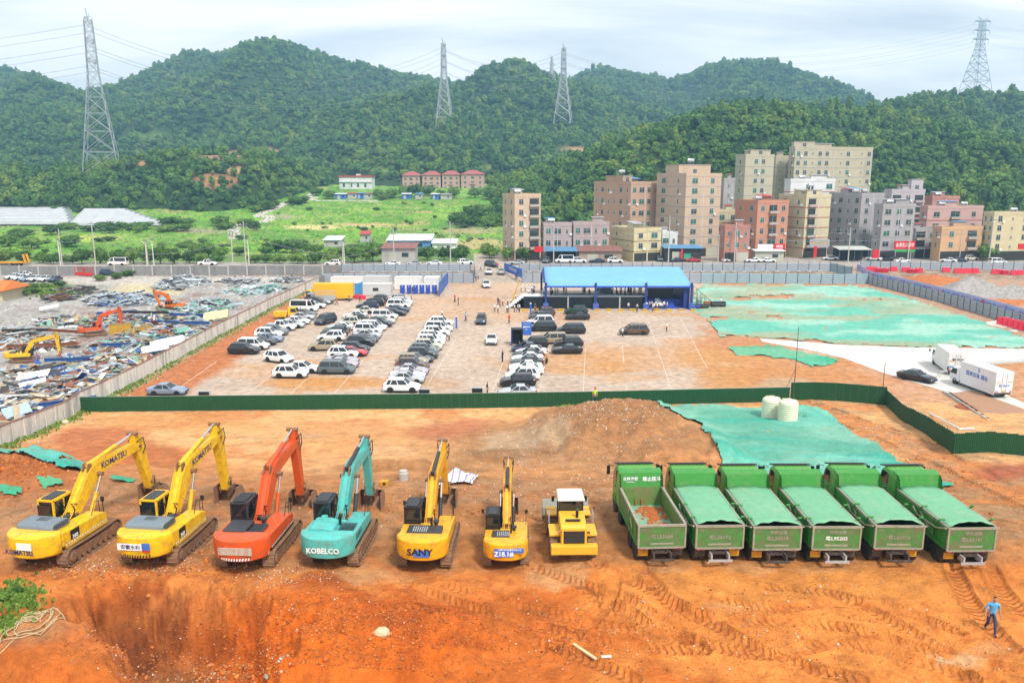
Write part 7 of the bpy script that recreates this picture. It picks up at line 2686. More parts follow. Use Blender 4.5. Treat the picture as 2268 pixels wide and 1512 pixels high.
def facade(mat):
 return M(mat[0],mat[1],.85,var=.12,scale=.25,dirt=tuple(.55 * c for c in mat[1]),dirt_amt=.30,dirt_scale=.35,streak=True)
def building(lab,c,a,b,Y,top,n,mat,th=12,front='ww',left='n',band=None,ground='shut',tank=1,head=None,name='apartment_building',base=None,parapet=.9,skip=1,green=.3):
 rg = random.Random(int(c))
 th = R(th)
 C = Vector(((c - 1134) / F * Y * 1.0 * (cp + .0),Y,0))
 zg = float(h0(0,Y)) if base is None else base
 C.z = zg
 ua,ub = (a - 1134) / F * cp,(b - 1134) / F * cp
 w = (ub * Y - C.x) / (math.cos(th) - ub * math.sin(th))
 d = max(4.0,min(26.0,(C.x - ua * Y) / max(.08,math.sin(th) + ua * math.cos(th))))
 H = atY(c,top,Y).z - zg
 fh = H / n
 t = thing(name,lab,'building',C,th,'village buildings')
 m = facade(mat)
 MB().b2((0,0,-.5),(w,d,H)).build('wall',m,t)
 pr = MB()
 for lo,hi in (((-.08,-.08,H - .1),(w + .08,.12,H + parapet)),((-.08,d - .12,H - .1),(w + .08,d + .08,H + parapet)),((-.08,.12,H - .1),(.12,d - .12,H + parapet)),((w - .12,.12,H - .1),(w + .08,d - .12,H + parapet))):
  pr.b2(lo,hi)
 pr.build('parapet',m,t)
 MB().b2((.12,.12,H),(w - .12,d - .12,H + .06)).build('roof',ROOFG,t)
 for k in range(1,n):
  if band:
   bd = MB().b2((-.05,-.05,k * fh - .12),(w + .05,d * .0 - .002,k * fh + .1)).b2((-.05,-.05,k * fh - .12),(-.002,d,k * fh + .1))
   bd.build('band',band,t)
 for face,spec,L in (('f',front,w),('l',left,d)):
  m_ = len(spec)
  for k in range(skip,n):
   for i,ch in enumerate(spec):
    if ch == '.':
     continue
    q = (i + .5) / m_ * L
    wd = {'w': 1.5,'n': .8,'g': 2.2,'b': 3.0,'s': .6}[ch]
    if wd > L / m_ * .95:
     ch = 'n'
    wm,pm,pg_ = WIN[ch]
    z = k * fh + fh * (.30 if ch != 's' else .45)
    loc,rz = ((q,0,z),0) if face == 'f' else ((0,L - q,z),R(-90))
    o = put('window',wm,t,loc,rz)
    put('pane',pg_ if rg.random() < green else pm,o)
    if ch == 'b':
     put('balcony',BALC,t,(loc[0],loc[1],z - .75),rz)
    if rg.random() < .28 and ch in 'wn':
     put('air_conditioner',_ac,t,(loc[0] + (1.1 if face == 'f' else 0),loc[1] - (0 if face == 'f' else 1.1),z - .5),rz)
 if ground == 'shut':
  k = max(1,int(w / 3.6))
  for i in range(k):
   MB().b2((i * w / k + .25,-.05,.1),((i + 1) * w / k - .25,-.003,min(2.9,fh * .85))).build('shutter',SHUT if rg.random() < .6 else SHOPD,t)
 elif ground == 'dark':
  MB().b2((.3,-.06,.1),(w - .3,-.003,2.9)).build('shop_front',SHOPD,t)
 if head:
  x0,x1,hh = head
  hb = MB().b2((w * x0,d * .25,H),(w * x1,d * .7,H + hh)).build('stair_head',m,t)
  MB().b2((w * x0 - .15,d * .25 - .15,H + hh),(w * x1 + .15,d * .7 + .15,H + hh + .2)).build('slab',ROOFG,hb)
  wm,pm,pg_ = WIN['w']
  put('pane',pm,put('window',wm,hb,(w * (x0 + x1) / 2,d * .25,H + .6)))
 for k in range(tank):
  x,y,hz = w * (.3 + .4 * k),d * .4,H + (head[2] if head and k == 0 else 0)
  if head and k == 0:
   x = w * (head[0] + head[1]) / 2
  tk = MB().lathe([(.02,-1.1),(.5,-1.05),(.55,-.9),(.55,.9),(.5,1.05),(.02,1.1)],(x,y,hz + 1.5),14,'x').build('roof_tank',STEELT,t,True)
  lg = MB()
  for sx in (-.7,.7):
   lg.b2((x + sx - .06,y - .4,hz + .05),(x + sx + .06,y + .4,hz + 1.05))
  lg.build('stand',BARS,tk)
 for k in range(rg.randrange(1,3)):
  x,y = w * rg.uniform(.1,.6),d * rg.uniform(.35,.6)
  rs_ = MB().b2((x,y,H + .05),(x + w * .3,y + d * .25,H + 2.0)).build('roof_shed',m,t)
  MB().box((x + w * .15,y + d * .1,H + 2.15),(w * .36,d * .36,.12),rx=.12).build('sheet',rg.choice([AWNB,REDR,ROOFG,GALV]),rs_)
 dp = MB().tube((w * .5,-.09,.3),(w * .5,-.09,H - .1),.07,n=5)
 dp.build('drain_pipe',WHITEM,t)
 return t,w,d,H
PEACH,PINKG,BROWN_,TALLB,YEL_,BEIGE,ORED,CREAMF,GREYF,PINK,PCH2,WHT = ('peach_render',(.56,.41,.29)),('pink_grey_render',(.42,.33,.32)),('brown_pink_tiles',(.48,.315,.225)),('tan_tiles',(.53,.395,.285)),('yellow_render',(.60,.52,.30)),('beige_render',(.47,.42,.31)),('orange_render',(.50,.235,.15)),('cream_render',(.56,.49,.32)),('grey_render',(.36,.34,.345)),('pink_render',(.52,.33,.30)),('apricot_render',(.58,.36,.20)),('white_render',(.66,.66,.66))
BANDG = M('grey_band',(.33,.33,.36),.7)
building('peach six storey house standing alone left of the village',1140,1113,1198,238,436,6,PEACH,24,'wb','nn',None,'dark',1)
building('pink grey three storey house beside the peach house',1205,1199,1268,240,500,3,PINKG,8,'wgb','',None,None,1,skip=1)
building('pink grey house with grey roof terrace',1272,1269,1352,241,498,3,PINKG,6,'wgnw','',None,None,0,skip=1)
building('brown pink six storey block left of the tall tan block',1398,1316,1462,262,408,6,BROWN_,32,'wgwn','nwnnwn',None,None,1,head=(.05,.35,2.6),skip=1)
building('tall tan eight storey block with stepped roof',1520,1455,1598,250,390,8,TALLB,24,'gw','gn',BANDG,'shut',1,head=(.0,.9,3.4),skip=1,green=.6)
building('small yellow two storey house with flat roof',1408,1357,1469,236,512,3,YEL_,22,'wg','ns',BROWNB if False else M('brown_band',(.2,.12,.07),.7),'shut',0,skip=1)
building('little white house right of the yellow house',1472,1468,1506,246,520,2,WHT,8,'gn','',None,None,0)
building('beige nine storey block on the left behind the village',1649,1627,1712,300,347,9,BEIGE,16,'.ww.','n',BANDG,None,0,head=(.25,.95,2.4))
building('beige link building between the two tall beige blocks',1716,1712,1756,312,350,9,BEIGE,14,'sw','',BANDG,None,0)
building('widest beige nine storey block behind the village',1757,1745,1928,304,330,10,BEIGE,13,'wwsww.sw.sw','n',BANDG,None,0,head=(.0,.26,2.6))
building('orange house with awning on its roof',1682,1632,1751,243,450,5,ORED,24,'wbw','nw',None,'shut',1)
building('weathered red three storey house in front of the orange house',1612,1602,1668,235,505,3,('weathered_red',(.44,.20,.15)),8,'nwn','n',None,'shut',0)
building('yellow ochre house behind the weathered red house',1590,1580,1640,258,470,4,CREAMF,8,'gw','n',BANDR,None,0)
building('cream six storey house with red bands',1789,1728,1844,247,437,6,CREAMF,26,'b.','wn',BANDR,'dark',1,head=(.3,.9,2.0))
building('white top storey of a house behind the cream house',1752,1745,1850,264,402,7,WHT,10,'.n.g','',BANDR,None,1)
building('grey six storey block with many small windows',1912,1840,1962,250,434,6,GREYF,25,'ws','nwnw',None,'dark',2)
building('grey five storey block with red supermarket sign',1962,1955,2034,240,458,5,GREYF,12,'gwg','n',None,'dark',1)
t14 = building('lilac grey house with purple roof behind the grey block',1978,1966,2052,268,425,5,('lilac_render',(.46,.42,.44)),10,'bwb','n',None,None,0,head=(.62,.98,4.0))
building('small grey house between the grey block and the pink house',2040,2034,2086,246,512,3,GREYF,10,'bn','',None,'dark',0)
building('pink four storey house with red bands',2062,2045,2186,256,462,4,PINK,8,'gbw','n',BANDR,'dark',2)
building('reddish house behind the pink house',2070,2060,2130,272,440,5,('red_tiles',(.45,.22,.18)),8,'ww','',None,None,1)
building('apricot house with roof canopy near the right edge',2098,2086,2190,238,508,3,PCH2,10,'wb','n',None,'dark',0)
building('yellow green house cut by the right edge',2212,2196,2380,238,476,5,('ochre_render',(.56,.49,.30)),12,'wswwsw','nn',None,'dark',2)
building('grey concrete house behind the tall tan block',1604,1597,1628,275,400,7,GREYF,8,'n','',None,None,0)
def shed(lab,px0,px1,pyb,h,d,wallm,roofm,slope=.5,open_=False,name='shed',Y=None):
 a,b = G(px0,pyb),G(px1,pyb)
 w = b.x - a.x
 t = thing(name,lab,'shed',(a.x,a.y,ground_z(a.x,a.y)))
 if not open_:
  MB().b2((0,0,0),(w,d,h)).build('wall',wallm,t)
  MB().b2((w * .2,-.04,.1),(w * .45,-.003,h * .75)).build('door',SHUT,t)
  MB().b2((w * .6,-.04,h * .4),(w * .8,-.003,h * .7)).build('window',WGL,t)
 else:
  MB().b2((0,d - .2,0),(w,d,h)).build('rear_wall',SHOPD,t)
  for x in (0,w * .5,w):
   MB().b2((x - .07,0,0),(x + .07,.14,h)).build('post',POSTM,t)
 n = max(3,int(w / 1.2))
 rf = MB()
 for i in range(n):
  x0,x1 = -.4 + (w + .8) * i / n,-.4 + (w + .8) * (i + .96) / n
  rf.add([(x0,-.7,h),(x1,-.7,h),(x1,d + .3,h + slope * d * .3),(x0,d + .3,h + slope * d * .3),(x0,-.7,h + .08),(x1,-.7,h + .08),(x1,d + .3,h + slope * d * .3 + .08),(x0,d + .3,h + slope * d * .3 + .08)],
   [(0,3,2,1),(4,5,6,7),(0,1,5,4),(1,2,6,5),(2,3,7,6),(3,0,4,7)])
 ro_ = rf.build('roof',roofm,t)
 ro_['kind'] = 'stuff'
 return t
shed('blue awning shed before the pink grey house',1210,1278,582,3.4,5,SHOPD,AWNB,.5,True)
shed('brown roofed shutter shed left of the yellow house',1282,1376,582,3.4,6,M('mud_wall',(.34,.25,.2),.9),AWNR,.6)
shed('blue roofed shop with green front under the tall tan block',1472,1552,580,4.0,5,SHOPD,AWNB,.4)
shed('pale awning shed before the grey block',1858,1925,580,3.6,5,SHOPD,M('awning_pale',(.5,.52,.47),.7),.4,True)
shed('white roofed shop row before the orange house',1672,1735,580,3.2,3,SHUT,WHITEM,.3)
shed('brown roofed brick shed beside the field',846,920,582,4.2,7,M('grey_plaster',(.42,.40,.37),.9),AWNR,.5)
shed('long white and red roofed shed behind the brown roofed shed',858,955,557,3.4,10,M('blue_wall',(.10,.25,.48),.7),M('white_red_roof',(.62,.62,.62),.6,var=.15,dirt=(.35,.1,.08),dirt_amt=.4,dirt_scale=.15),.5)
shed('low white roofed shed near the roadside trees',958,1010,558,2.6,8,WHITEM,WHITEM,.4)
shed('small shed with pale roof in the field',718,756,550,2.4,7,CONC,M('pale_roof',(.55,.6,.64),.6),.5)
shed('red roofed hut behind the roadside trees',798,818,540,3,6,CONC,REDR,.5)
for k,(a,b,c) in enumerate([(742,768,WHITEM),(770,790,REDR),(790,806,AWNB),(806,823,AWNR),(890,910,WHITEM),(920,935,AWNB),(956,972,WHITEM),(976,1000,GALV)]):
 shed(['white shed left in the row below the villas','red roofed shed below the white house','blue shed below the white house','brown roofed shed below the white house','white shed below the first villa','blue shed below the second villa','white shed below the third villa','grey shed below the last villa'][k],a,b,441,3,5,CONC if k % 2 else BLUEP,c,.3)
def sign(lab,px0,px1,py0,py1,Y,mat,txt='',tm=None):
 a,b = atY(px0,py1,Y),atY(px1,py0,Y)
 t = thing('shop_sign',lab,'sign',a)
 w,h = b.x - a.x,b.z - a.z
 MB().b2((0,0,0),(w,.3,h)).build('board',mat,t)
 if txt:
  lettering(txt,h * .55,tm or WHITEP,t,(w * .5,-.006,h * .5),(R(90),0,0),sx=min(1.2,w * .9 / (len(txt) * h * .55)),bold=.01)
 return t
REDS = M('sign_red',(.62,.015,.02),.5)
sign('red supermarket sign with white and yellow writing',1981,2028,534,552,236.8,REDS,'金源生活超市')
sign('green awning board under the red supermarket sign',1981,2028,553,558,236.5,M('sign_green',(.03,.35,.08),.5))
sign('red shop sign on the orange house',1714,1739,540,552,240,REDS,'诚誼')
sign('white shop sign beside the red one on the orange house',1678,1712,541,554,240,WHITEM)
sign('grey board with orange letters on the cream house',1793,1838,530,548,243,M('sign_grey',(.33,.37,.4),.5),'建材五金批发',T_LAMP)
sign('yellow shop sign under the pink house',2066,2105,541,548,243,YELB,'')
sign('red banner sign by the shops left of the pale awning',1802,1810,545,570,240,REDS,'')
sign('red door board beside the pale awning shed',1932,1948,553,572,236,REDS)
sign('small red sign near the peach house',1183,1202,546,558,234,REDS,'')
sign('red sign at the right edge of the street',2255,2300,540,552,234,REDS,'')
sign('green shop front under the tall tan block',1514,1530,562,574,235.5,M('shop_green',(.03,.3,.18),.6))
sign('red shop pillar under the tall tan block',1508,1513,552,574,235.3,REDS)
# cars and vans on the street
STREET = ['passing above the rear wall on the left','passing above the middle of the rear wall','on the road where wall and hoarding meet','before the brown roofed brick shed','right of the brown roofed brick shed','just left of the gate','left of the gate before the street trees','facing out beside the blue awning shed','parked before the blue awning shed','right behind the white van on the street',
  'before the brown roofed shutter shed','left of the yellow house','facing out beside the yellow house','left of the blue roofed shop','before the blue roofed shop','under the tree by the weathered red house','left of two before the orange house','right of two before the orange house','before the cream house','under the pale awning','between the pale awning and the supermarket','in front of the supermarket sign',
  'left of three near the apricot house','middle of three near the apricot house','right of three near the apricot house','alone at the right end of the street','before the peach house','behind the right entrance board','inside the yard before the rear wall']
for k,(kind,c,a,b,rz) in enumerate([('van','white',262,588,90),('pickup','white',460,588,-90),('suv','white',738,588,88),('sedan','white',870,588,92),('sedan','silver',918,588,90),('suv','white',1030,586,-60),('sedan','white',962,587,92),('suv','grey',1212,582,160),
         ('van','white',1250,582,90),('suv','white',1282,582,-95),('sedan','navy',1322,582,90),('suv','white',1362,582,-95),('suv','grey',1461,578,175),('sedan','navy',1497,580,100),('sedan','red',1534,580,-92),('sedan','white',1616,580,-80),
         ('sedan','white',1668,581,90),('sedan','white',1700,581,-90),('sedan','white',1838,576,85),('sedan','white',1935,577,60),('sedan','black',1972,578,80),('sedan','white',1998,582,-88),('sedan','white',2100,581,60),('sedan','navy',2124,580,-110),('suv','beige',2148,577,-85),
         ('mpv','white',2209,585,-90),('sedan','dark',1158,582,170),('sedan','silver',1145,586,92),('suv','navy',242,610,-92)]):
 p = G(a,b)
 car(kind,c,Vector((p.x,p.y,ground_z(p.x,p.y) + .01)),R(rz),'%s %s %s' % (cname(c),CARNAME[kind],STREET[k]),'cars on the village street',True)
for k,(a,b,c) in enumerate([(30,618,'white'),(52,613,'white'),(45,620,'white'),(62,622,'bluegrey'),(78,622,'white'),(100,622,'white'),(122,622,'navy')]):
 car('sedan',c,lot_z(G(a,b)),R(150 + k * 5),'%s car parked in the left corner of the yard, %s' % (cname(c),['leftmost','rearmost','second','third','fourth','fifth','rightmost'][k]),'cars in the yard corner',True)
# ================================================================== VILLAS, GREENHOUSES
VW = facade(('villa_render',(.50,.32,.26)))
def hip_roof(w,d,z,h,mat,t,o=.8):
 v = [(-o,-o,z),(w + o,-o,z),(w + o,d + o,z),(-o,d + o,z),(w * .35,d / 2,z + h),(w * .65,d / 2,z + h)]
 r = MB().add(v,[(0,1,5,4),(1,2,5),(2,3,4,5),(3,0,4),(3,2,1,0)]).build('roof',mat,t)
 return r
for k,(a,b,top) in enumerate([(892,930,384),(936,976,383),(980,1018,382),(1022,1072,381)]):
 Y = 548
 p,q = atY(a,418,Y),atY(b,418,Y)
 w = q.x - p.x
 H = atY(a,top + 5,Y).z - p.z
 t = thing('villa','pink villa with red hipped roof, %s of four' % ['leftmost','second','third','rightmost'][k],'house',p,0,'red roofed villas')
 MB().b2((0,0,-4),(w,12,H)).build('wall',VW,t)
 hip_roof(w,12,H,2.8,M('villa_roof',(.36,.10,.09),.75,var=.2),t)
 for f in range(3):
  for i in range(3):
   wm,pm,pg_ = WIN['w' if i != 1 else 'g']
   put('pane',pm,put('window',wm,t,((i + .5) * w / 3,0,H - 3.0 - f * 3.2)))
 MB().b2((w * .38,-.9,H - 6.6),(w * .62,-.01,H - 5.7)).build('balcony',VW,t)
Y = 535
p,q = atY(752,418,Y),atY(824,418,Y)
w,H = q.x - p.x,atY(752,392,Y).z - p.z
t = thing('white_house','white house with flat red roof edge at the foot of the hill','house',p)
WW = facade(WHT)
MB().b2((0,0,-4),(w,12,H)).build('wall',WW,t)
MB().b2((-.5,-.6,H),(w + .5,12.5,H + .9)).build('roof',REDR,t)
MB().b2((w * .5,3,H + .9),(w * .62,6,H + 2)).build('stair_head',WW,t)
MB().b2((-.2,-.8,H - 3.4),(w + .2,-.01,H - 3.0)).build('terrace',WW,t)
for i in range(4):
 MB().b2((w * (.1 + .22 * i),-.08,1.0),(w * (.1 + .22 * i) + 1.6,-.003,H - 4.2)).build('tall_window',WGG,t)
for i in range(4):
 MB().b2((w * (.05 + .28 * i),-.25,0),(w * (.05 + .28 * i) + .5,-.09,H - 3.4)).build('column',WW,t)
GHM = M('greenhouse_film',(.44,.46,.47),.45,var=.15,scale=.2,dirt=(.38,.42,.41),dirt_amt=.3,dirt_scale=.1)
def tunnel(lab,px0,px1,py,w,h):
 a,b = G(px0,py),G(px1,py)
 rings = []
 L = b.x - a.x
 n = max(4,int(L / 4))
 for i in range(n + 1):
  x = L * i / n
  s = 1 - .03 * (i % 2)
  rings.append([(x,w / 2 - math.cos(math.pi * k / 10) * w / 2 * s,(.4 + (h - .4) * math.sin(math.pi * k / 10) ** .7) * s if 0 < k < 10 else 0) for k in range(11)])
 t = thing('greenhouse',lab,'greenhouse',(a.x,a.y,max(ground_z(a.x + L * k / 6,a.y + w * j) for k in range(7) for j in (0,1)) - .1),0,'white film greenhouses')
 MB().loft(rings).build('film',GHM,t,True,50)
 for i in range(0,n + 1,2):
  MB().path([(q[0],q[1],q[2] + .03) for q in rings[i]],.06,4).build('hoop',GALV,t)
for k in range(7):
 tunnel('left white greenhouse tunnel, row %s from the road' % ['one','two','three','four','five','six','seven'][k],-120,150 - 2 * k,499 - k * 5.5,7.5,2.3)
for k in range(8):
 tunnel('right white greenhouse tunnel, row %s from the road' % ['one','two','three','four','five','six','seven','eight'][k],168 + k * 3 - (12 - k),352 - k * 11,500 - k * 3.6,6,2.0)
# ================================================================== TREES NEAR THE ROAD
for k,(a,b,h,w) in enumerate([(12,585,46,60),(55,584,40,46),(95,583,34,44),(182,585,46,50),(222,584,50,44),(262,585,46,46),(296,585,50,48),(326,584,52,44),(356,585,54,46),(386,585,48,46),(420,584,42,42),(448,585,36,40),(620,584,30,46),(660,584,34,50),(700,584,38,48),(735,583,44,50),(785,582,58,60),(826,580,62,66),(120,585,36,40),(155,585,30,34),(480,584,30,40),(565,583,26,40),(590,583,26,36)]):
 tree(a,b,h,w,'leafy roadside tree behind the rear wall, %s along the road' % ['far left','left','middle','right','by the shed'][min(4,int(a / 180))])
for k,(a,b,h,w) in enumerate([(946,576,38,40),(984,576,38,42),(1022,576,46,44),(1084,572,46,56),(1124,578,42,34),(1158,578,40,46),(1628,577,46,44),(2178,577,48,62),(2236,575,32,44)]):
 tree(a,b,h,w,'dark leafy street tree %s' % ['left of the gate','second left of the gate','nearest left of the gate','behind the gate','beside the peach house','before the peach house','before the weathered red house','large before the apricot house','small before the yellow green house'][k],None,group='street trees')
for k,(a,b,h,w) in enumerate([(238,508,26,56),(306,510,26,56),(378,502,30,62),(415,500,24,50),(490,500,30,52),(540,502,24,40),(563,512,36,32),(612,560,40,50),(648,560,42,60),(676,556,36,36),(432,568,40,46),(462,570,46,50),(492,572,34,40),(975,536,24,30),(150,506,20,60),(45,520,22,70),(120,520,28,60),(20,548,34,60),(70,552,36,60),(160,548,36,60),(530,566,26,40),(590,566,30,40),(700,560,24,40)]):
 tree(a,b,h,w,'bushy tree in the green fields, %s' % ['near the left greenhouses','by the right greenhouses','by the field path','towards the sheds','by the wide fields'][min(4,int(a / 200))],None,group='trees in the fields')
for k in range(34):
 u_ = rnd.random()
 a,b = [(120 + 460 * u_,512 + rnd.uniform(-5,5)),(640 + 380 * u_,566 + rnd.uniform(-5,5)),(560 + 120 * u_,470 - 20 * u_)][k % 3]
 tree(a,b,rnd.uniform(18,30),rnd.uniform(30,52),'dark tree in the hedge %s' % ['behind the left fields','along the roadside sheds','along the field path'][k % 3],None,group='hedge trees in the fields')
for k in range(14):
 a,b = rnd.uniform(1008,1108),rnd.uniform(468,508)
 tree(a,b,rnd.uniform(24,38),rnd.uniform(36,56),'dense tree at the foot of the hill left of the peach house',None,group='trees left of the peach house')
for k,(a,b,h,w) in enumerate([(838,438,26,34),(868,438,28,40),(895,436,34,36),(920,436,36,40),(950,434,34,40),(1006,438,34,34),(1052,436,28,44),(1090,434,30,50),(730,440,24,40),(700,434,24,40),(850,442,18,36),(975,438,24,30)]):
 tree(a,b,h,w,'dark round tree in front of the villas, %s' % ['left','middle','right'][min(2,k // 4)],None,group='trees before the villas')
for k in range(46):
 a,b = rnd.uniform(560,1100),rnd.uniform(448,560)
 tree(a,b,rnd.uniform(5,11),rnd.uniform(8,22),'small green shrub among the field plots',None,'shrub',True,'shrubs in the fields','shrub')
for k in range(26):
 a,b = rnd.uniform(10,560),rnd.uniform(522,578)
 tree(a,b,rnd.uniform(8,20),rnd.uniform(20,44),'light green shrub in the left fields',None,'shrub',True,'shrubs in the left fields','shrub')
for k,(a,b) in enumerate([(30,648),(52,656),(78,650),(100,640),(134,634),(70,640),(20,640),(222,622),(258,617),(285,612)]):
 tree(a,b,18,34,'bright green bush inside the yard, %s' % ('by the orange roofed house' if a < 140 else 'before the rear wall'),None,'bush',True,'bushes in the yard','bush')
for k,(a,b,h,w) in enumerate([(8,1330,30,56),(-34,1340,40,70),(38,1312,20,36)]):
 tree(a,b,h,w,'green bush at the lower left corner',None,'bush',True,'bushes at the lower left','bush')
# ================================================================== PYLONS, POLES, WIRES
PYL = M('pylon_steel',(.44,.47,.50),.5,metal=.4,var=.15)
def on_hill(px,py):
 dx,dy,dz = ray(px,py)
 t = 330.0
 while t < 1600:
  x,y,z = dx * t,dy * t,CAM_H + dz * t
  if z <= float(hill_z(np.array([x]),np.array([y]))[0]) + 1.0:
   break
  t += 4
 return Vector((x,y,z))
def bar(mb,a,b,r):
 mb.tube(a,b,r,n=4,caps=False)
def pylon(lab,px,pyb,pyt,wpx,rz,arms=3,p=None):
 p = on_hill(px,pyb) if p is None else p
 H = (pyb - pyt) * p.y / F * .985
 W = wpx * p.y / F / 2
 t = thing('pylon',lab,'pylon',(p.x,p.y,p.z - 2),rz,'lattice pylons')
 k = max(.16,p.y * .00036)
 wd = lambda z: W * (1 - z / H * 1.32) + .013 * H if z < .60 * H else (W * .208 + .013 * H) * (1 - .35 * (z - .6 * H) / (.4 * H))
 zs = [0,.14,.27,.38,.48,.56,.63,.70,.76,.82,.88,.94]
 for sx in (-1,1):
  for sy in (-1,1):
   mb = MB()
   for a,b in zip(zs[:-1],zs[1:]):
    bar(mb,(sx * wd(a * H),sy * wd(a * H),a * H),(sx * wd(b * H),sy * wd(b * H),b * H),k * 1.25)
   mb.build('leg',PYL,t)
 for side in range(4):
  mb = MB()
  c,s = [(1,0),(0,1),(-1,0),(0,-1)][side]
  f = lambda z,e: (c * wd(z) - s * e * wd(z),s * wd(z) + c * e * wd(z),z)
  for a,b in zip(zs[:-1],zs[1:]):
   bar(mb,f(a * H,-1),f(b * H,1),k * .8)
   bar(mb,f(a * H,1),f(b * H,-1),k * .8)
   bar(mb,f(b * H,-1),f(b * H,1),k * .8)
  mb.build('lattice',PYL,t)
 out = []
 for i,z in enumerate([.70,.82,.94][:arms]):
  L = H * .13
  for sx in (-1,1):
   mb = MB()
   w = wd(z * H)
   for sy in (-1,1):
    bar(mb,(sx * w,sy * w,z * H),(sx * L,0,z * H),k)
    bar(mb,(sx * w,sy * w,z * H + .025 * H),(sx * L,0,z * H),k)
   ao = mb.build('cross_arm',PYL,t)
   im = MB().tube((sx * L,0,z * H),(sx * L,0,z * H - .045 * H),k * .7,n=5).build('insulator',PYL,ao)
   out.append(t.matrix_basis @ Vector((sx * L,0,z * H - .045 * H)))
 for sx in (-1,1):
  mb = MB()
  bar(mb,(0,0,.94 * H),(sx * H * .08,0,H),k)
  bar(mb,(sx * wd(.94 * H),0,.96 * H),(sx * H * .08,0,H),k * .8)
  mb.build('peak',PYL,t)
 bpy.context.view_layer.update()
 return out
P1 = pylon('huge grey lattice pylon on the left below the hill',228,378,40,62,R(110))
P2 = pylon('lattice pylon left of the middle on the hill slope',985,282,97,30,R(84))
P3 = pylon('lattice pylon right of the middle on the hill slope',1247,270,107,32,R(78))
P4 = pylon('small far lattice pylon on the ridge beside another',1222,182,124,12,R(40),1)
P5 = pylon('lattice pylon on the ridge at the far right',2160,200,49,40,R(12))
WIRE = M('wire_grey',(.22,.24,.26),.6)
def wire(lab,a,b,sag,r):
 pts = [Vector(a).lerp(Vector(b),i / 24) - Vector((0,0,sag * 4 * (i / 24) * (1 - i / 24))) for i in range(25)]
 o = MB().path(pts,r,4).build('power_line',WIRE)
 tag(o,lab,'power line','overhead power lines')
for i,q in enumerate(P1):
 wire('power line from the left pylon to the left edge',q,q + Vector((-330,-40,-28)),9,.07)
 wire('power line from the left pylon towards the middle pylon',q,P2[i],26,.08)
for i in range(6):
 wire('power line between the two middle pylons',P2[i],P3[i],14,.10)
 wire('power line from the right middle pylon over the ridge',P3[i],P3[i] + Vector((330,420,20)),16,.10)
 wire('power line from the right ridge pylon to the left',P5[i],P5[i] + Vector((-330,300,-20)),14,.10)
 wire('power line from the right ridge pylon to the right edge',P5[i],P5[i] + Vector((260,-60,-26)),10,.10)
POLEM = M('pole_concrete',(.48,.46,.43),.8,var=.1)
heads = []
for k,(a,b,top) in enumerate([(138,588,508),(212,588,490),(328,588,535),(516,588,508),(545,588,492),(760,588,540),(873,586,506),(998,585,492),(1226,583,500),(1480,582,480),(1626,582,495),(1878,581,505),(2010,580,490),(2190,580,482),(1590,580,520)]):
 p = G(a,b)
 H = (b - top) * p.y / F * 1.01
 t = thing('utility_pole','concrete utility pole %s' % ['left of the first trees','tallest on the left','beside two white lamps','left by the path','tall by the path','behind the parked street car','before the brown roofed shed','left of the gate','before the pink grey house','before the yellow house','before the weathered red house','before the cream house','before the supermarket','near the apricot house','thin by the tall tan block'][k],'pole',(p.x,p.y,ground_z(p.x,p.y) - .2),0,'utility poles')
 MB().tube((0,0,0),(0,0,H),.19,.12,8).build('mast',POLEM,t,True)
 MB().b2((-.9,-.06,H - .8),(.9,.06,H - .65)).build('cross_arm',POSTM,t)
 MB().b2((-.6,-.06,H - 1.6),(.6,.06,H - 1.48)).build('cross_arm',POSTM,t)
 for x in (-.8,0,.8):
  MB().lathe([(.02,0),(.07,.02),(.05,.22),(.02,.24)],(x,0,H - .65 if x else H),6).build('insulator',WHITEM,t)
 heads.append(Vector((p.x,p.y,ground_z(p.x,p.y) + H - .5)))
hs = sorted(heads,key=lambda q: q.x)
for q,q2 in zip(hs[:-1],hs[1:]):
 for dz in (0,-.9,-3.2):
  wire('street wire strung between the utility poles',q + Vector((0,0,dz)),q2 + Vector((0,0,dz)),.9,.035 if dz > -3 else .06)
for k,(a,top) in enumerate([(134,531),(326,534),(341,531),(552,530),(763,535)]):
 p = G(a,588)
 H = (588 - top) * p.y / F
 t = thing('street_lamp','white street lamp with solar panel, %s' % ['left','first of a pair','second of a pair','by the path','by the field sheds'][k],'street lamp',(p.x,p.y,ground_z(p.x,p.y) - .1),0,'street lamps')
 MB().tube((0,0,0),(0,0,H),.13,.08,8).build('pole',WHITEM,t,True)
 MB().tube((0,0,H - .4),(-.9,0,H - .1),.05,n=6).build('arm',WHITEM,t)
 MB().box((-1.0,0,H - .1),(.6,.25,.10)).build('lamp_head',WHITEM,t)
 MB().box((.2,0,H + .15),(1.3,.8,.06),ry=R(25)).build('solar_panel',CGLASS,t)
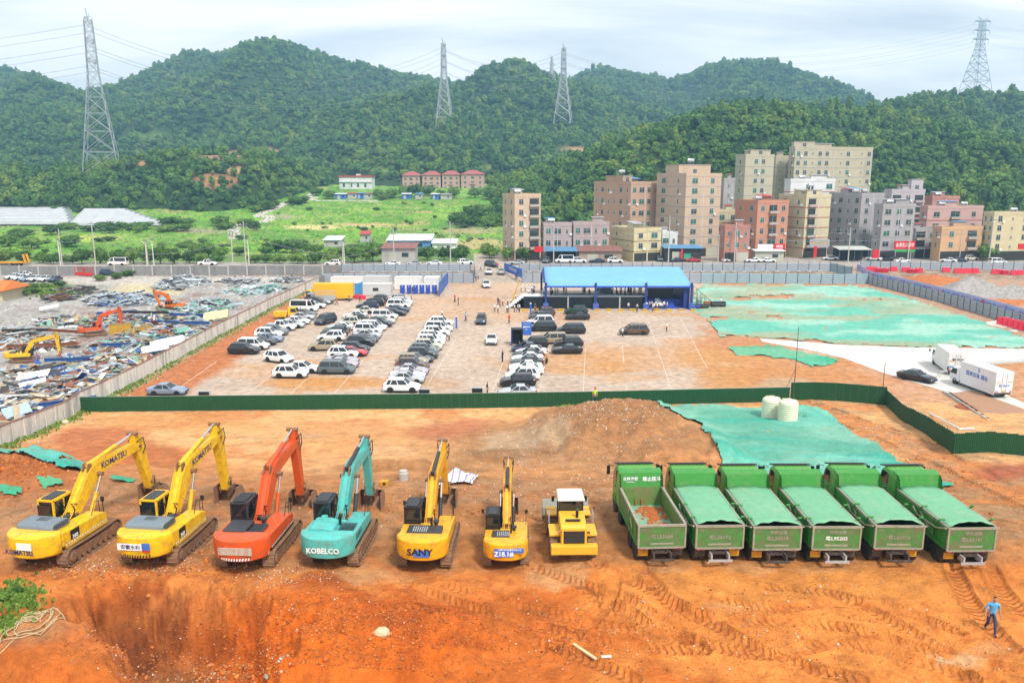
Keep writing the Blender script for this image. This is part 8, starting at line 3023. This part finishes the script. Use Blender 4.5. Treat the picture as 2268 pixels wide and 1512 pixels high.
# ================================================================== DEMOLITION YARD
e_ = excavator('excavator','yellow excavator working at the left edge of the demolition yard',at_ground(56,802),R(-72),P_YEL,.72,(6.0,4.9),4,HOODD,BLK,'s','excavators in the demolition yard')
e_ = excavator('excavator','red orange excavator in the middle of the demolition debris',at_ground(212,744),R(-58),P_ORA,.72,(5.4,5.6),2,HOODD,P_ORA,'o','excavators in the demolition yard')
e_ = excavator('excavator','orange excavator facing left at the far debris heap',at_ground(384,690),R(72),M('demo_orange',(.72,.16,.015),.45,var=.1),.74,(5.6,4.9),-22,HOODD,None,'o','excavators in the demolition yard')
DM = [M('scrap_grey',(.36,.38,.40),.6,metal=.2,var=.3),M('scrap_white',(.66,.67,.67),.6,var=.15),M('scrap_blue',(.03,.10,.30),.55,var=.25),M('scrap_dark',(.05,.045,.045),.7,var=.3),M('scrap_rust',(.26,.10,.05),.85,var=.3),M('scrap_green',(.16,.36,.28),.6,var=.25),M('scrap_pale_blue',(.36,.46,.52),.55,var=.2),M('scrap_tan',(.46,.36,.22),.8,var=.2)]
def piece(mb,rg,p,sheet,L,mi):
 rz,tilt = rg.uniform(0,6.28),rg.gauss(0,.16)
 if sheet:
  w,n,k = rg.uniform(.4,1.0),4,rg.uniform(-.5,.5)
  m = Matrix.Rotation(rz,3,'Z') @ Matrix.Rotation(tilt,3,'Y') @ Matrix.Rotation(rg.gauss(0,.3),3,'X')
  rings = []
  for i in range(n + 1):
   x = (i / n - .5) * L
   z = k * (x / L) ** 2 * L * .6 + rg.uniform(-.04,.04)
   rings.append([Vector(p) + m @ Vector(q) for q in ((x,-w / 2,z),(x,0,z + .1 * w),(x,w / 2,z),(x,w / 2,z - .03),(x,-w / 2,z - .03))])
  mb.loft(rings,mi)
 else:
  s = rg.uniform(.07,.22)
  mb.box(p,(L,s,s * rg.uniform(.6,1.6)),rz=rz,mi=mi,ry=tilt)
def debris(lab,els,n,pal,seed,h=1.2,Lr=(1.0,4.5),sheets=.45):
 rg = random.Random(seed)
 mb = MB()
 for k in range(n):
  cx,cy,rx,ry = els[rg.randrange(len(els))]
  r,a = math.sqrt(rg.random()),rg.uniform(0,6.28)
  q = G(cx + math.cos(a) * rx * r,cy + math.sin(a) * ry * r)
  wall_x = np.interp(q.y,[w[1] for w in WALL_W],[w[0] for w in WALL_W])
  if q.x > wall_x - 1.2:
   q.x = wall_x - 1.2 - rg.random() * 4
  z = ground_z(q.x,q.y) + .08 + h * (1 - r) * rg.random()
  piece(mb,rg,(q.x,q.y,z),rg.random() < sheets,rg.uniform(*Lr),rg.choice(pal))
 o = mb.build('debris_heap',DM)
 tag(o,lab,'debris','heaps of demolition debris','stuff')
debris('dark steel debris heap by the left track',[(175,645,45,9),(130,662,30,6)],170,[3,3,3,0,4],1,1.2,(2,6),.25)
debris('blue and grey steel debris heap before the orange excavator',[(240,668,50,12),(300,664,55,14)],380,[0,0,2,0,1,6,3,3],2,1.8,(1.5,5),.3)
debris('tall grey steel debris heap at the back of the yard',[(415,625,50,10),(380,636,35,8)],330,[0,0,0,1,3,6],3,2.4,(1.5,5),.3)
debris('low dark debris heap at the back right of the yard',[(530,625,42,7),(640,622,36,5)],200,[0,3,0,1],4,1.3,(1.5,5),.3)
debris('green sheet debris heap at the back right of the yard',[(545,646,55,9),(590,640,40,8)],220,[5,5,0,1,6],5,1.0,(1.5,4.5),.5)
debris('grey steel debris heap in the middle of the yard',[(470,678,46,13),(420,690,50,10)],280,[0,0,1,6,3,5],6,1.6,(1.5,5),.35)
debris('mixed debris spread around the red orange excavator',[(180,715,100,16),(300,715,110,16),(400,715,80,14)],520,[0,1,2,0,4,5,3,7,7],7,.9,(1,5),.5)
debris('mixed debris spread along the concrete wall',[(380,745,70,16),(300,770,90,22),(230,800,90,22),(330,735,60,18)],620,[0,0,1,2,6,7,7,4,4,5],8,1.3,(1,5),.6)
debris('mixed debris spread left of the wall in front',[(120,830,110,22),(60,870,90,26),(180,850,70,20),(40,920,70,24)],640,[0,0,1,2,6,7,7,3,4],9,1.2,(1,5),.6)
debris('debris spread at the left edge behind the yellow excavator',[(30,740,60,16),(20,770,50,14),(110,765,60,12)],300,[0,1,6,7,3,4],10,.8,(1,5),.45)
for k,(a,b,ln,rz,m,lab) in enumerate([(390,722,13,-8,2,'long dark blue girder lying across the middle of the yard'),(320,700,10,-6,3,'long dark girder behind the red orange excavator'),(260,700,7,25,2,'blue girder right above the red orange excavator'),(290,772,9,8,2,'blue girder bent in the debris by the wall'),(130,905,8,35,2,'blue beam in the front debris by the wall'),
          (200,845,7,8,6,'pale blue sheet girder in the front debris'),(95,775,10,12,4,'rusty girder before the yellow yard excavator'),(150,742,9,-16,4,'rusty girder left of the red orange excavator'),(420,705,8,-12,2,'blue girder near the wall in the middle'),(150,808,6,10,2,'blue sheet pile beside the yellow yard excavator'),(60,740,8,5,3,'dark girder at the left edge of the yard')]):
 p = G(a,b)
 t = thing('steel_girder',lab,'girder',on(p.x,p.y,.75),R(rz),'steel girders in the debris')
 for z,h,w in ((-.22,.06,.34),(0,.40,.06),(.22,.06,.34)):
  MB().b2((-ln / 2,-w / 2,z - h / 2),(ln / 2,w / 2,z + h / 2)).build('flange' if h < .1 else 'web',DM[m],t)
for k,(a,b,w,d,m,rz,lab) in enumerate([(478,708,4.5,3.2,M('yellow_green_sheet',(.55,.62,.30),.6),12,'yellow green roof sheet leaning on the wall heap'),(372,772,5,2.4,DM[1],25,'large white sheet lying against the wall'),(345,785,4,2,DM[1],15,'white sheet with orange rim near the wall'),(40,930,2.6,2.0,DM[6],40,'pale blue triangular sheet in the front corner'),
          (75,845,4,1.6,DM[1],10,'torn white sheet in the front debris'),(110,692,3.4,1.2,DM[1],30,'single white sheet on the bare yard ground'),(395,745,3.5,1.5,DM[5],5,'green sheet in the debris by the wall')]):
 p = G(a,b)
 t = thing('metal_sheet',lab,'sheet',on(p.x,p.y,.9),R(rz),'large sheets in the debris')
 t.rotation_euler = (R(18),R(-8),R(rz))
 n = int(w / .25)
 rings = [[((i / n - .5) * w,-d / 2,.05 * (i % 2)),((i / n - .5) * w,d / 2,.05 * (i % 2) + .1),((i / n - .5) * w,d / 2,.05 * (i % 2) + .07),((i / n - .5) * w,-d / 2,.05 * (i % 2) - .03)] for i in range(n + 1)]
 MB().loft(rings).build('corrugated_sheet',m,t)
for k,(a,b,s) in enumerate([(268,738,1.7),(290,742,1.0),(318,738,1.2)]):
 t = thing('yellow_bin',['large tipped yellow steel bin in the debris','small yellow steel block between two bins','yellow steel bin right of the tipped one'][k],'bin',on(*G(a,b)[:2]),R(20 + 15 * k))
 bx_ = MB()
 for lo,hi in (((-s,-s * .6,0),(s,-s * .55,s)),((-s,s * .55,0),(s,s * .6,s)),((-s,-s * .55,0),(-s * .95,s * .55,s)),((s * .95,-s * .55,0),(s,s * .55,s)),((-s * .95,-s * .55,0),(s * .95,s * .55,.06))):
  bx_.b2(lo,hi)
 bx_.build('bin',M('bin_yellow',(.50,.28,.02),.7,dirt=MUD,dirt_amt=.4),t)
 MB().b2((-s * 1.04,-s * .64,s),(s * 1.04,-s * .5,s + .1)).build('rim',T_RIM,t)
p = G(-40,668)
t = thing('orange_roofed_house','low house with orange roof at the left edge of the yard','house',(p.x,p.y,0))
MB().b2((-6,0,0),(4.5,8,2.6)).build('wall',facade(CREAMF),t)
MB().add([(-7,-1,2.5),(5.5,-1,2.5),(4.5,4,4.2),(-7,4,4.2),(-7,9,2.5),(5.5,9,2.5),(-7,-1,2.35),(5.5,-1,2.35),(5.5,9,2.35),(-7,9,2.35)],[(0,1,2,3),(3,2,5,4),(1,5,2),(0,6,7,1),(1,7,8,5),(6,9,8,7),(0,3,4,9,6)]).build('roof',M('orange_roof',(.60,.17,.03),.7,var=.15),t)
p = G(2,588)
t = thing('low_loader','orange low loader trailer parked on the road at far left','trailer',on(p.x,p.y))
t.location = (p.x,p.y,float(h0(0,p.y)))
MB().b2((-5,-1.2,.8),(7,1.2,1.1)).build('deck',P_YEL2,t)
for s_ in (-.8,.8):
 MB().box((7.4,s_,2.0),(.25,.7,2.6),ry=R(-12)).build('ramp',P_YEL2,t)
MB().b2((-5,-1.2,1.1),(-2.5,1.2,2.0)).build('gooseneck',P_YEL2,t)
for x in (4.0,5.2):
 for s_ in (-1,1):
  put('wheel',_ttw,t,(x,s_,.5),R(90))
for k,a in enumerate((176,196)):
 t = thing('red_cage','red steel cage before the rear wall, %s one' % ('left','right')[k],'cage',lot_z(G(a,611)))
 for x in (-1.1,1.1):
  for y in (0,1.2):
   MB().b2((x - .06,y,0),(x + .06,y + .12,2.3)).build('post',REDP,t)
 for z in (.2,.9,1.6,2.25):
  MB().b2((-1.1,.02,z),(1.1,.08,z + .12)).build('rail',REDP,t)
 MB().b2((-1.05,.1,.2),(1.05,1.1,1.0)).build('red_box',REDP,t)
for k,(a,b,c) in enumerate([(425,607,DM[4]),(470,606,DM[0]),(515,607,M('scrap_red',(.40,.05,.03),.7)),(640,607,YELB),(690,606,DM[1]),(590,605,DM[7]),(560,606,DM[4])]):
 debris_ = thing('scrap_rack',['rusty scrap pile left','grey scrap pile','red scrap pile','yellow scrap pile right','white scrap pile right','tan scrap pile','rusty scrap pile right'][k] + ' along the rear wall','scrap',lot_z(G(a,b)))
 rg = random.Random(k)
 for j in range(5):
  MB().box((rg.uniform(-1.5,1.5),rg.uniform(0,1.2),.2 + j * .18),(rg.uniform(2,4.5),.3,.16),rz=rg.uniform(-.2,.2)).build('scrap_piece',c if j % 2 else DM[4],debris_)
person(on(*G(84,808)[:2]),1.0,'purple','person in purple shirt beside the yellow yard excavator',0)
person(on(*G(136,802)[:2]),2.0,'red','person in red shirt in the debris right of the yellow yard excavator',0)
# ================================================================== SMALL THINGS IN FRONT
p = on(*G(1010,1068)[:2])
n = 26
V_,F_ = [],[]
for j in range(n):
 for i in range(n):
  u,v = i / (n - 1) - .5,j / (n - 1) - .5
  x,y = p.x + u * 2.8 + .3 * v,p.y + v * 3.2 + .25 * math.sin(u * 7)
  V_.append((x,y,ground_z(x,y) + .12 + .7 * max(0,1 - 2.6 * (u * u + v * v) ** .5 * 1.1) + .16 * float(fbm(np.array(x * 2.2),np.array(y * 2.2),3,5))))
for j in range(n - 1):
 for i in range(n - 1):
  F_.append((j * n + i,j * n + i + 1,(j + 1) * n + i + 1,(j + 1) * n + i))
mb = MB().add(V_,F_)
mb.m = [1 if (k % (n - 1)) % 4 == 3 else 0 for k in range(len(F_))]
o = mb.build('striped_tarp',[M('tarp_white',(.72,.72,.75),.6),M('tarp_violet',(.25,.20,.40),.6)],None,True,70)
o.modifiers.new('sheet','SOLIDIFY').thickness = .02
tag(o,'white and violet striped tarp heaped behind the amber excavator','tarp')
p = on(*G(894,1066)[:2])
t = thing('concrete_ring','small grey concrete drain ring near the striped tarp','pipe',p)
MB().lathe([(.22,0),(.34,0),(.34,.55),(.28,.62),(.28,.72),(.20,.72)],n=20).build('ring',CONC,t,True)
t = thing('orange_box','small orange box beside the teal excavator bucket','box',on(*G(852,1078)[:2]))
MB().b2((-.28,-.2,0),(.28,.2,.36)).build('box',T_LAMP,t,bevel=.03)
MB().b2((-.1,-.212,.1),(.1,-.201,.28)).build('label',BLACKP,t)
WOOD = M('raw_wood',(.62,.45,.24),.8,var=.2)
def plank(lab,a,b,w=.14,m=WOOD,name='plank'):
 A,B = G(*a),G(*b)
 L = (B - A).length
 c = (A + B) / 2
 z = max(ground_z(A.x,A.y),ground_z(B.x,B.y),ground_z(c.x,c.y))
 o = MB().box((0,0,0),(L,w,.06)).build(name,m)
 o.location = (c.x,c.y,z + .04)
 o.rotation_euler = (0,0,math.atan2(B.y - A.y,B.x - A.x))
 tag(o,lab,'plank')
plank('pale wooden plank lying on the soil at the bottom middle',(1270,1430),(1320,1464))
plank('short white stick lying right of the long plank',(1332,1459),(1354,1458),.08,WHITEM)
A,B = G(2060,918),G(2125,950)
t = thing('white_pipe','white plastic pipe lying in the right fenced corner','pipe',on(*A[:2],.12))
MB().path([(0,0,0),tuple(on(*B[:2],.12) - on(*A[:2],.12)),tuple(on(*B[:2],.12) - on(*A[:2],.12) + Vector((1.6,.25,0)))],.09,8).build('pipe',WHITEM,t,True)
p = on(*G(2142,903)[:2])
o = MB().lathe([(1.0,.03),(1.15,.14),(1.3,.02)],p,28).build('soil_ring',M('ring_soil',(.33,.09,.035),.95,var=.3),None,True)
tag(o,'ring of dug red soil in the right fenced corner','soil ring')
pts = []
for k in range(190):
 a = k * .33
 r = .55 + .35 * math.sin(k * .13) + .25 * math.sin(k * .041 + 1)
 c = G(70 + 16 * math.sin(k * .05),1412 + 20 * math.cos(k * .043))
 x,y = c.x + math.cos(a) * r,c.y + math.sin(a) * r * 1.2
 pts.append((x,y,ground_z(x,y) + .05 + .04 * (k % 3)))
c = G(-10,1500)
pts += [tuple(on(c.x + .3,c.y + .5,.06)),tuple(on(c.x,c.y,.06))]
tag(MB().path(pts,.024,5).build('rope_coil',M('rope',(.50,.38,.22),.9)),'tangled tan rope lying at the lower left','rope')
v1,f1 = np.array(ICO1[0]),np.array(ICO1[1])
def stones(name,lab,spots,mat,seed,cols=None):
 rs = np.random.RandomState(seed)
 co,fa,cc = [],[],[]
 for k,(x,y,s) in enumerate(spots):
  q = v1 * (s * rs.uniform(.6,1.25,3)) * rs.uniform(.75,1.2,(len(v1),1))
  a = rs.uniform(0,6.28)
  ca,sa = math.cos(a),math.sin(a)
  q = np.stack([q[:,0] * ca - q[:,1] * sa,q[:,0] * sa + q[:,1] * ca,q[:,2] * .75],1)
  co.append(q + np.array((x,y,ground_z(x,y) + s * .22)))
  fa.append(f1 + k * len(v1))
  if cols is not None:
   cc.append(np.repeat(np.array(cols[rs.randint(len(cols))])[None] * rs.uniform(.7,1.25),len(v1),0))
 o = put(name,np_mesh(name,np.concatenate(co),np.concatenate(fa),mat,np.concatenate(cc) if cc else None,False))
 tag(o,lab,kind='stuff')
rs = np.random.RandomState(9)
SOILC = [(.46,.13,.026),(.50,.15,.03),(.38,.10,.022),(.32,.10,.03),(.52,.19,.05)]
STONC = [(.50,.44,.36),(.62,.58,.52),(.40,.30,.20),(.33,.26,.2),(.52,.36,.2)]
TM = tint_material('stone_mix',grain=.3,gscale=6,fine=20,bump=.3,dist=.03)
sp_ = []
for (cx,cy,rx,ry,n,s0,s1) in [(780,1430,460,100,3400,.02,.065),(430,1430,210,90,1700,.02,.09),(1500,1400,800,120,2200,.015,.045),(300,1250,320,40,700,.02,.08),(60,1060,110,45,500,.04,.13),(900,1130,900,40,900,.02,.08),(2050,1060,200,70,400,.03,.10)]:
 for k in range(n):
  q = G(cx + rs.randn() * rx * .55,min(1525,cy + rs.randn() * ry * .55))
  sp_.append((q.x,q.y,rs.uniform(s0,s1) * (1 if rs.rand() > .03 else 2.0)))
stones('soil_clods',None,sp_,TM,1,SOILC)
sp_ = []
for (cx,cy,rx,ry,n,s0,s1) in [(430,1440,200,80,700,.015,.06),(520,1495,110,26,240,.04,.13),(620,1290,120,40,300,.015,.05),(1250,1010,300,70,1100,.02,.08),(1330,960,170,45,900,.03,.10),(1000,1120,600,60,900,.02,.06),(1600,1380,700,110,400,.02,.06),(300,1240,300,30,500,.02,.06),(2000,960,160,60,260,.03,.10),(700,960,500,40,260,.02,.06),(520,790,160,80,0,.03,.1)]:
 for k in range(n):
  q = G(cx + rs.randn() * rx * .55,min(1525,cy + rs.randn() * ry * .55))
  sp_.append((q.x,q.y,rs.uniform(s0,s1)))
for k in range(500):
 i = rs.randint(1,len(WALL_W) - 1)
 t_ = rs.rand()
 x,y = [WALL_W[i][j] * (1 - t_) + WALL_W[i + 1 if i + 1 < len(WALL_W) else i][j] * t_ for j in (0,1)]
 sp_.append((x + .3 + abs(rs.randn()) * 1.6,y + rs.randn() * .5,rs.uniform(.03,.14)))
stones('pebbles',None,sp_,TM,2,STONC)
for k,(a,b,s,c,lab) in enumerate([(848,1452,.34,(.62,.50,.30),'pale flat boulder on the orange soil at the bottom'),(470,1455,.40,(.46,.33,.22),'tall pale boulder in the pit'),(432,1440,.34,(.34,.10,.04),'round red boulder in the pit'),(495,1448,.28,(.50,.18,.05),'orange boulder beside the tall pale one'),(308,1450,.26,(.40,.28,.12),'tan boulder at the left of the pit'),(145,942,.42,(.60,.48,.34),'pale boulder at the foot of the concrete wall')]):
 v,f = ICO2
 rg = random.Random(k)
 p = on(*G(a,b)[:2])
 mb = MB().add([(p.x + q[0] * s * rg.uniform(.85,1.15),p.y + q[1] * s * rg.uniform(.8,1.1) * .8,p.z + s * .3 + q[2] * s * rg.uniform(.6,.95)) for q in v],f)
 tag(mb.build('boulder',M('boulder%d' % k,c,.9,var=.3,scale=5,bump=.5),None),lab,'boulder')
# blades and tufts: grass along the wall, crops in the fields
def tufts(name,spots,mat,seed,cols):
 rs = np.random.RandomState(seed)
 co,fa,cc = [],[],[]
 k = 0
 for (x,y,w,h) in spots:
  z = ground_z(x,y)
  for b in range(3):
   a = rs.uniform(0,3.14)
   dx,dy = math.cos(a) * w,math.sin(a) * w
   lx,ly = rs.randn(2) * h * .25
   co += [(x - dx,y - dy,z - .03),(x + dx,y + dy,z - .03),(x + dx * .5 + lx,y + dy * .5 + ly,z + h),(x - dx * .5 + lx,y - dy * .5 + ly,z + h * .9)]
   fa.append((k,k + 1,k + 2,k + 3))
   c = np.array(cols[rs.randint(len(cols))]) * rs.uniform(.7,1.3)
   cc += [c] * 4
   k += 4
 o = put(name,np_mesh(name,np.array(co),np.array(fa),mat,np.array(cc),False))
 tag(o,kind='stuff')
GM = tint_material('blade_green',rough=.7,grain=.2,bump=.1)
sp_ = []
for k in range(1500):
 i = rs.randint(0,len(WALL_W) - 2)
 t_ = rs.rand()
 x,y = [WALL_W[i][j] * (1 - t_) + WALL_W[i + 1][j] * t_ for j in (0,1)]
 sp_.append((x + .25 + abs(rs.randn()) * .8,y + rs.randn() * .4,.10,rs.uniform(.1,.35)))
for (cx,cy,rx,ry,n) in [(40,1322,50,36,500),(30,1400,50,30,250),(1260,930,30,10,80),(110,645,60,12,500),(1780,925,20,8,40)]:
 for k in range(n):
  q = G(cx + rs.randn() * rx * .5,cy + rs.randn() * ry * .5)
  sp_.append((q.x,q.y,.10 if cy > 700 else .3,rs.uniform(.08,.22) * (1 if cy > 700 else 2.5)))
tufts('grass',sp_,GM,3,[(.14,.26,.04),(.22,.32,.06),(.12,.20,.03)])
sp_ = []
for k in range(4500):
 q = G(rs.uniform(0,1110),436 + rs.rand() ** 1.3 * 144)
 if q.y > 262:
  sp_.append((q.x,q.y,rs.uniform(.2,.6),rs.uniform(.12,.55)))
tufts('crop_plants',sp_,GM,4,[(.16,.34,.04),(.26,.44,.06),(.12,.26,.03),(.34,.40,.10),(.20,.40,.05)])
# ================================================================== THE AIR
hz = MB().b2((-2600,-400,-3.0),(2600,1720,262))
hm = bpy.data.materials.new('haze_air')
hm.use_nodes = True
hn_ = hm.node_tree.nodes
hn_.remove(hn_['Principled BSDF'])
pv = hn_.new('ShaderNodeVolumePrincipled')
pv.inputs['Color'].default_value = (.36,.70,1.0,1)
pv.inputs['Density'].default_value = .00040
pv.inputs['Anisotropy'].default_value = .2
hm.node_tree.links.new(pv.outputs[0],hn_['Material Output'].inputs['Volume'])
haze = hz.build('haze',hm)
tag(haze,kind='stuff')
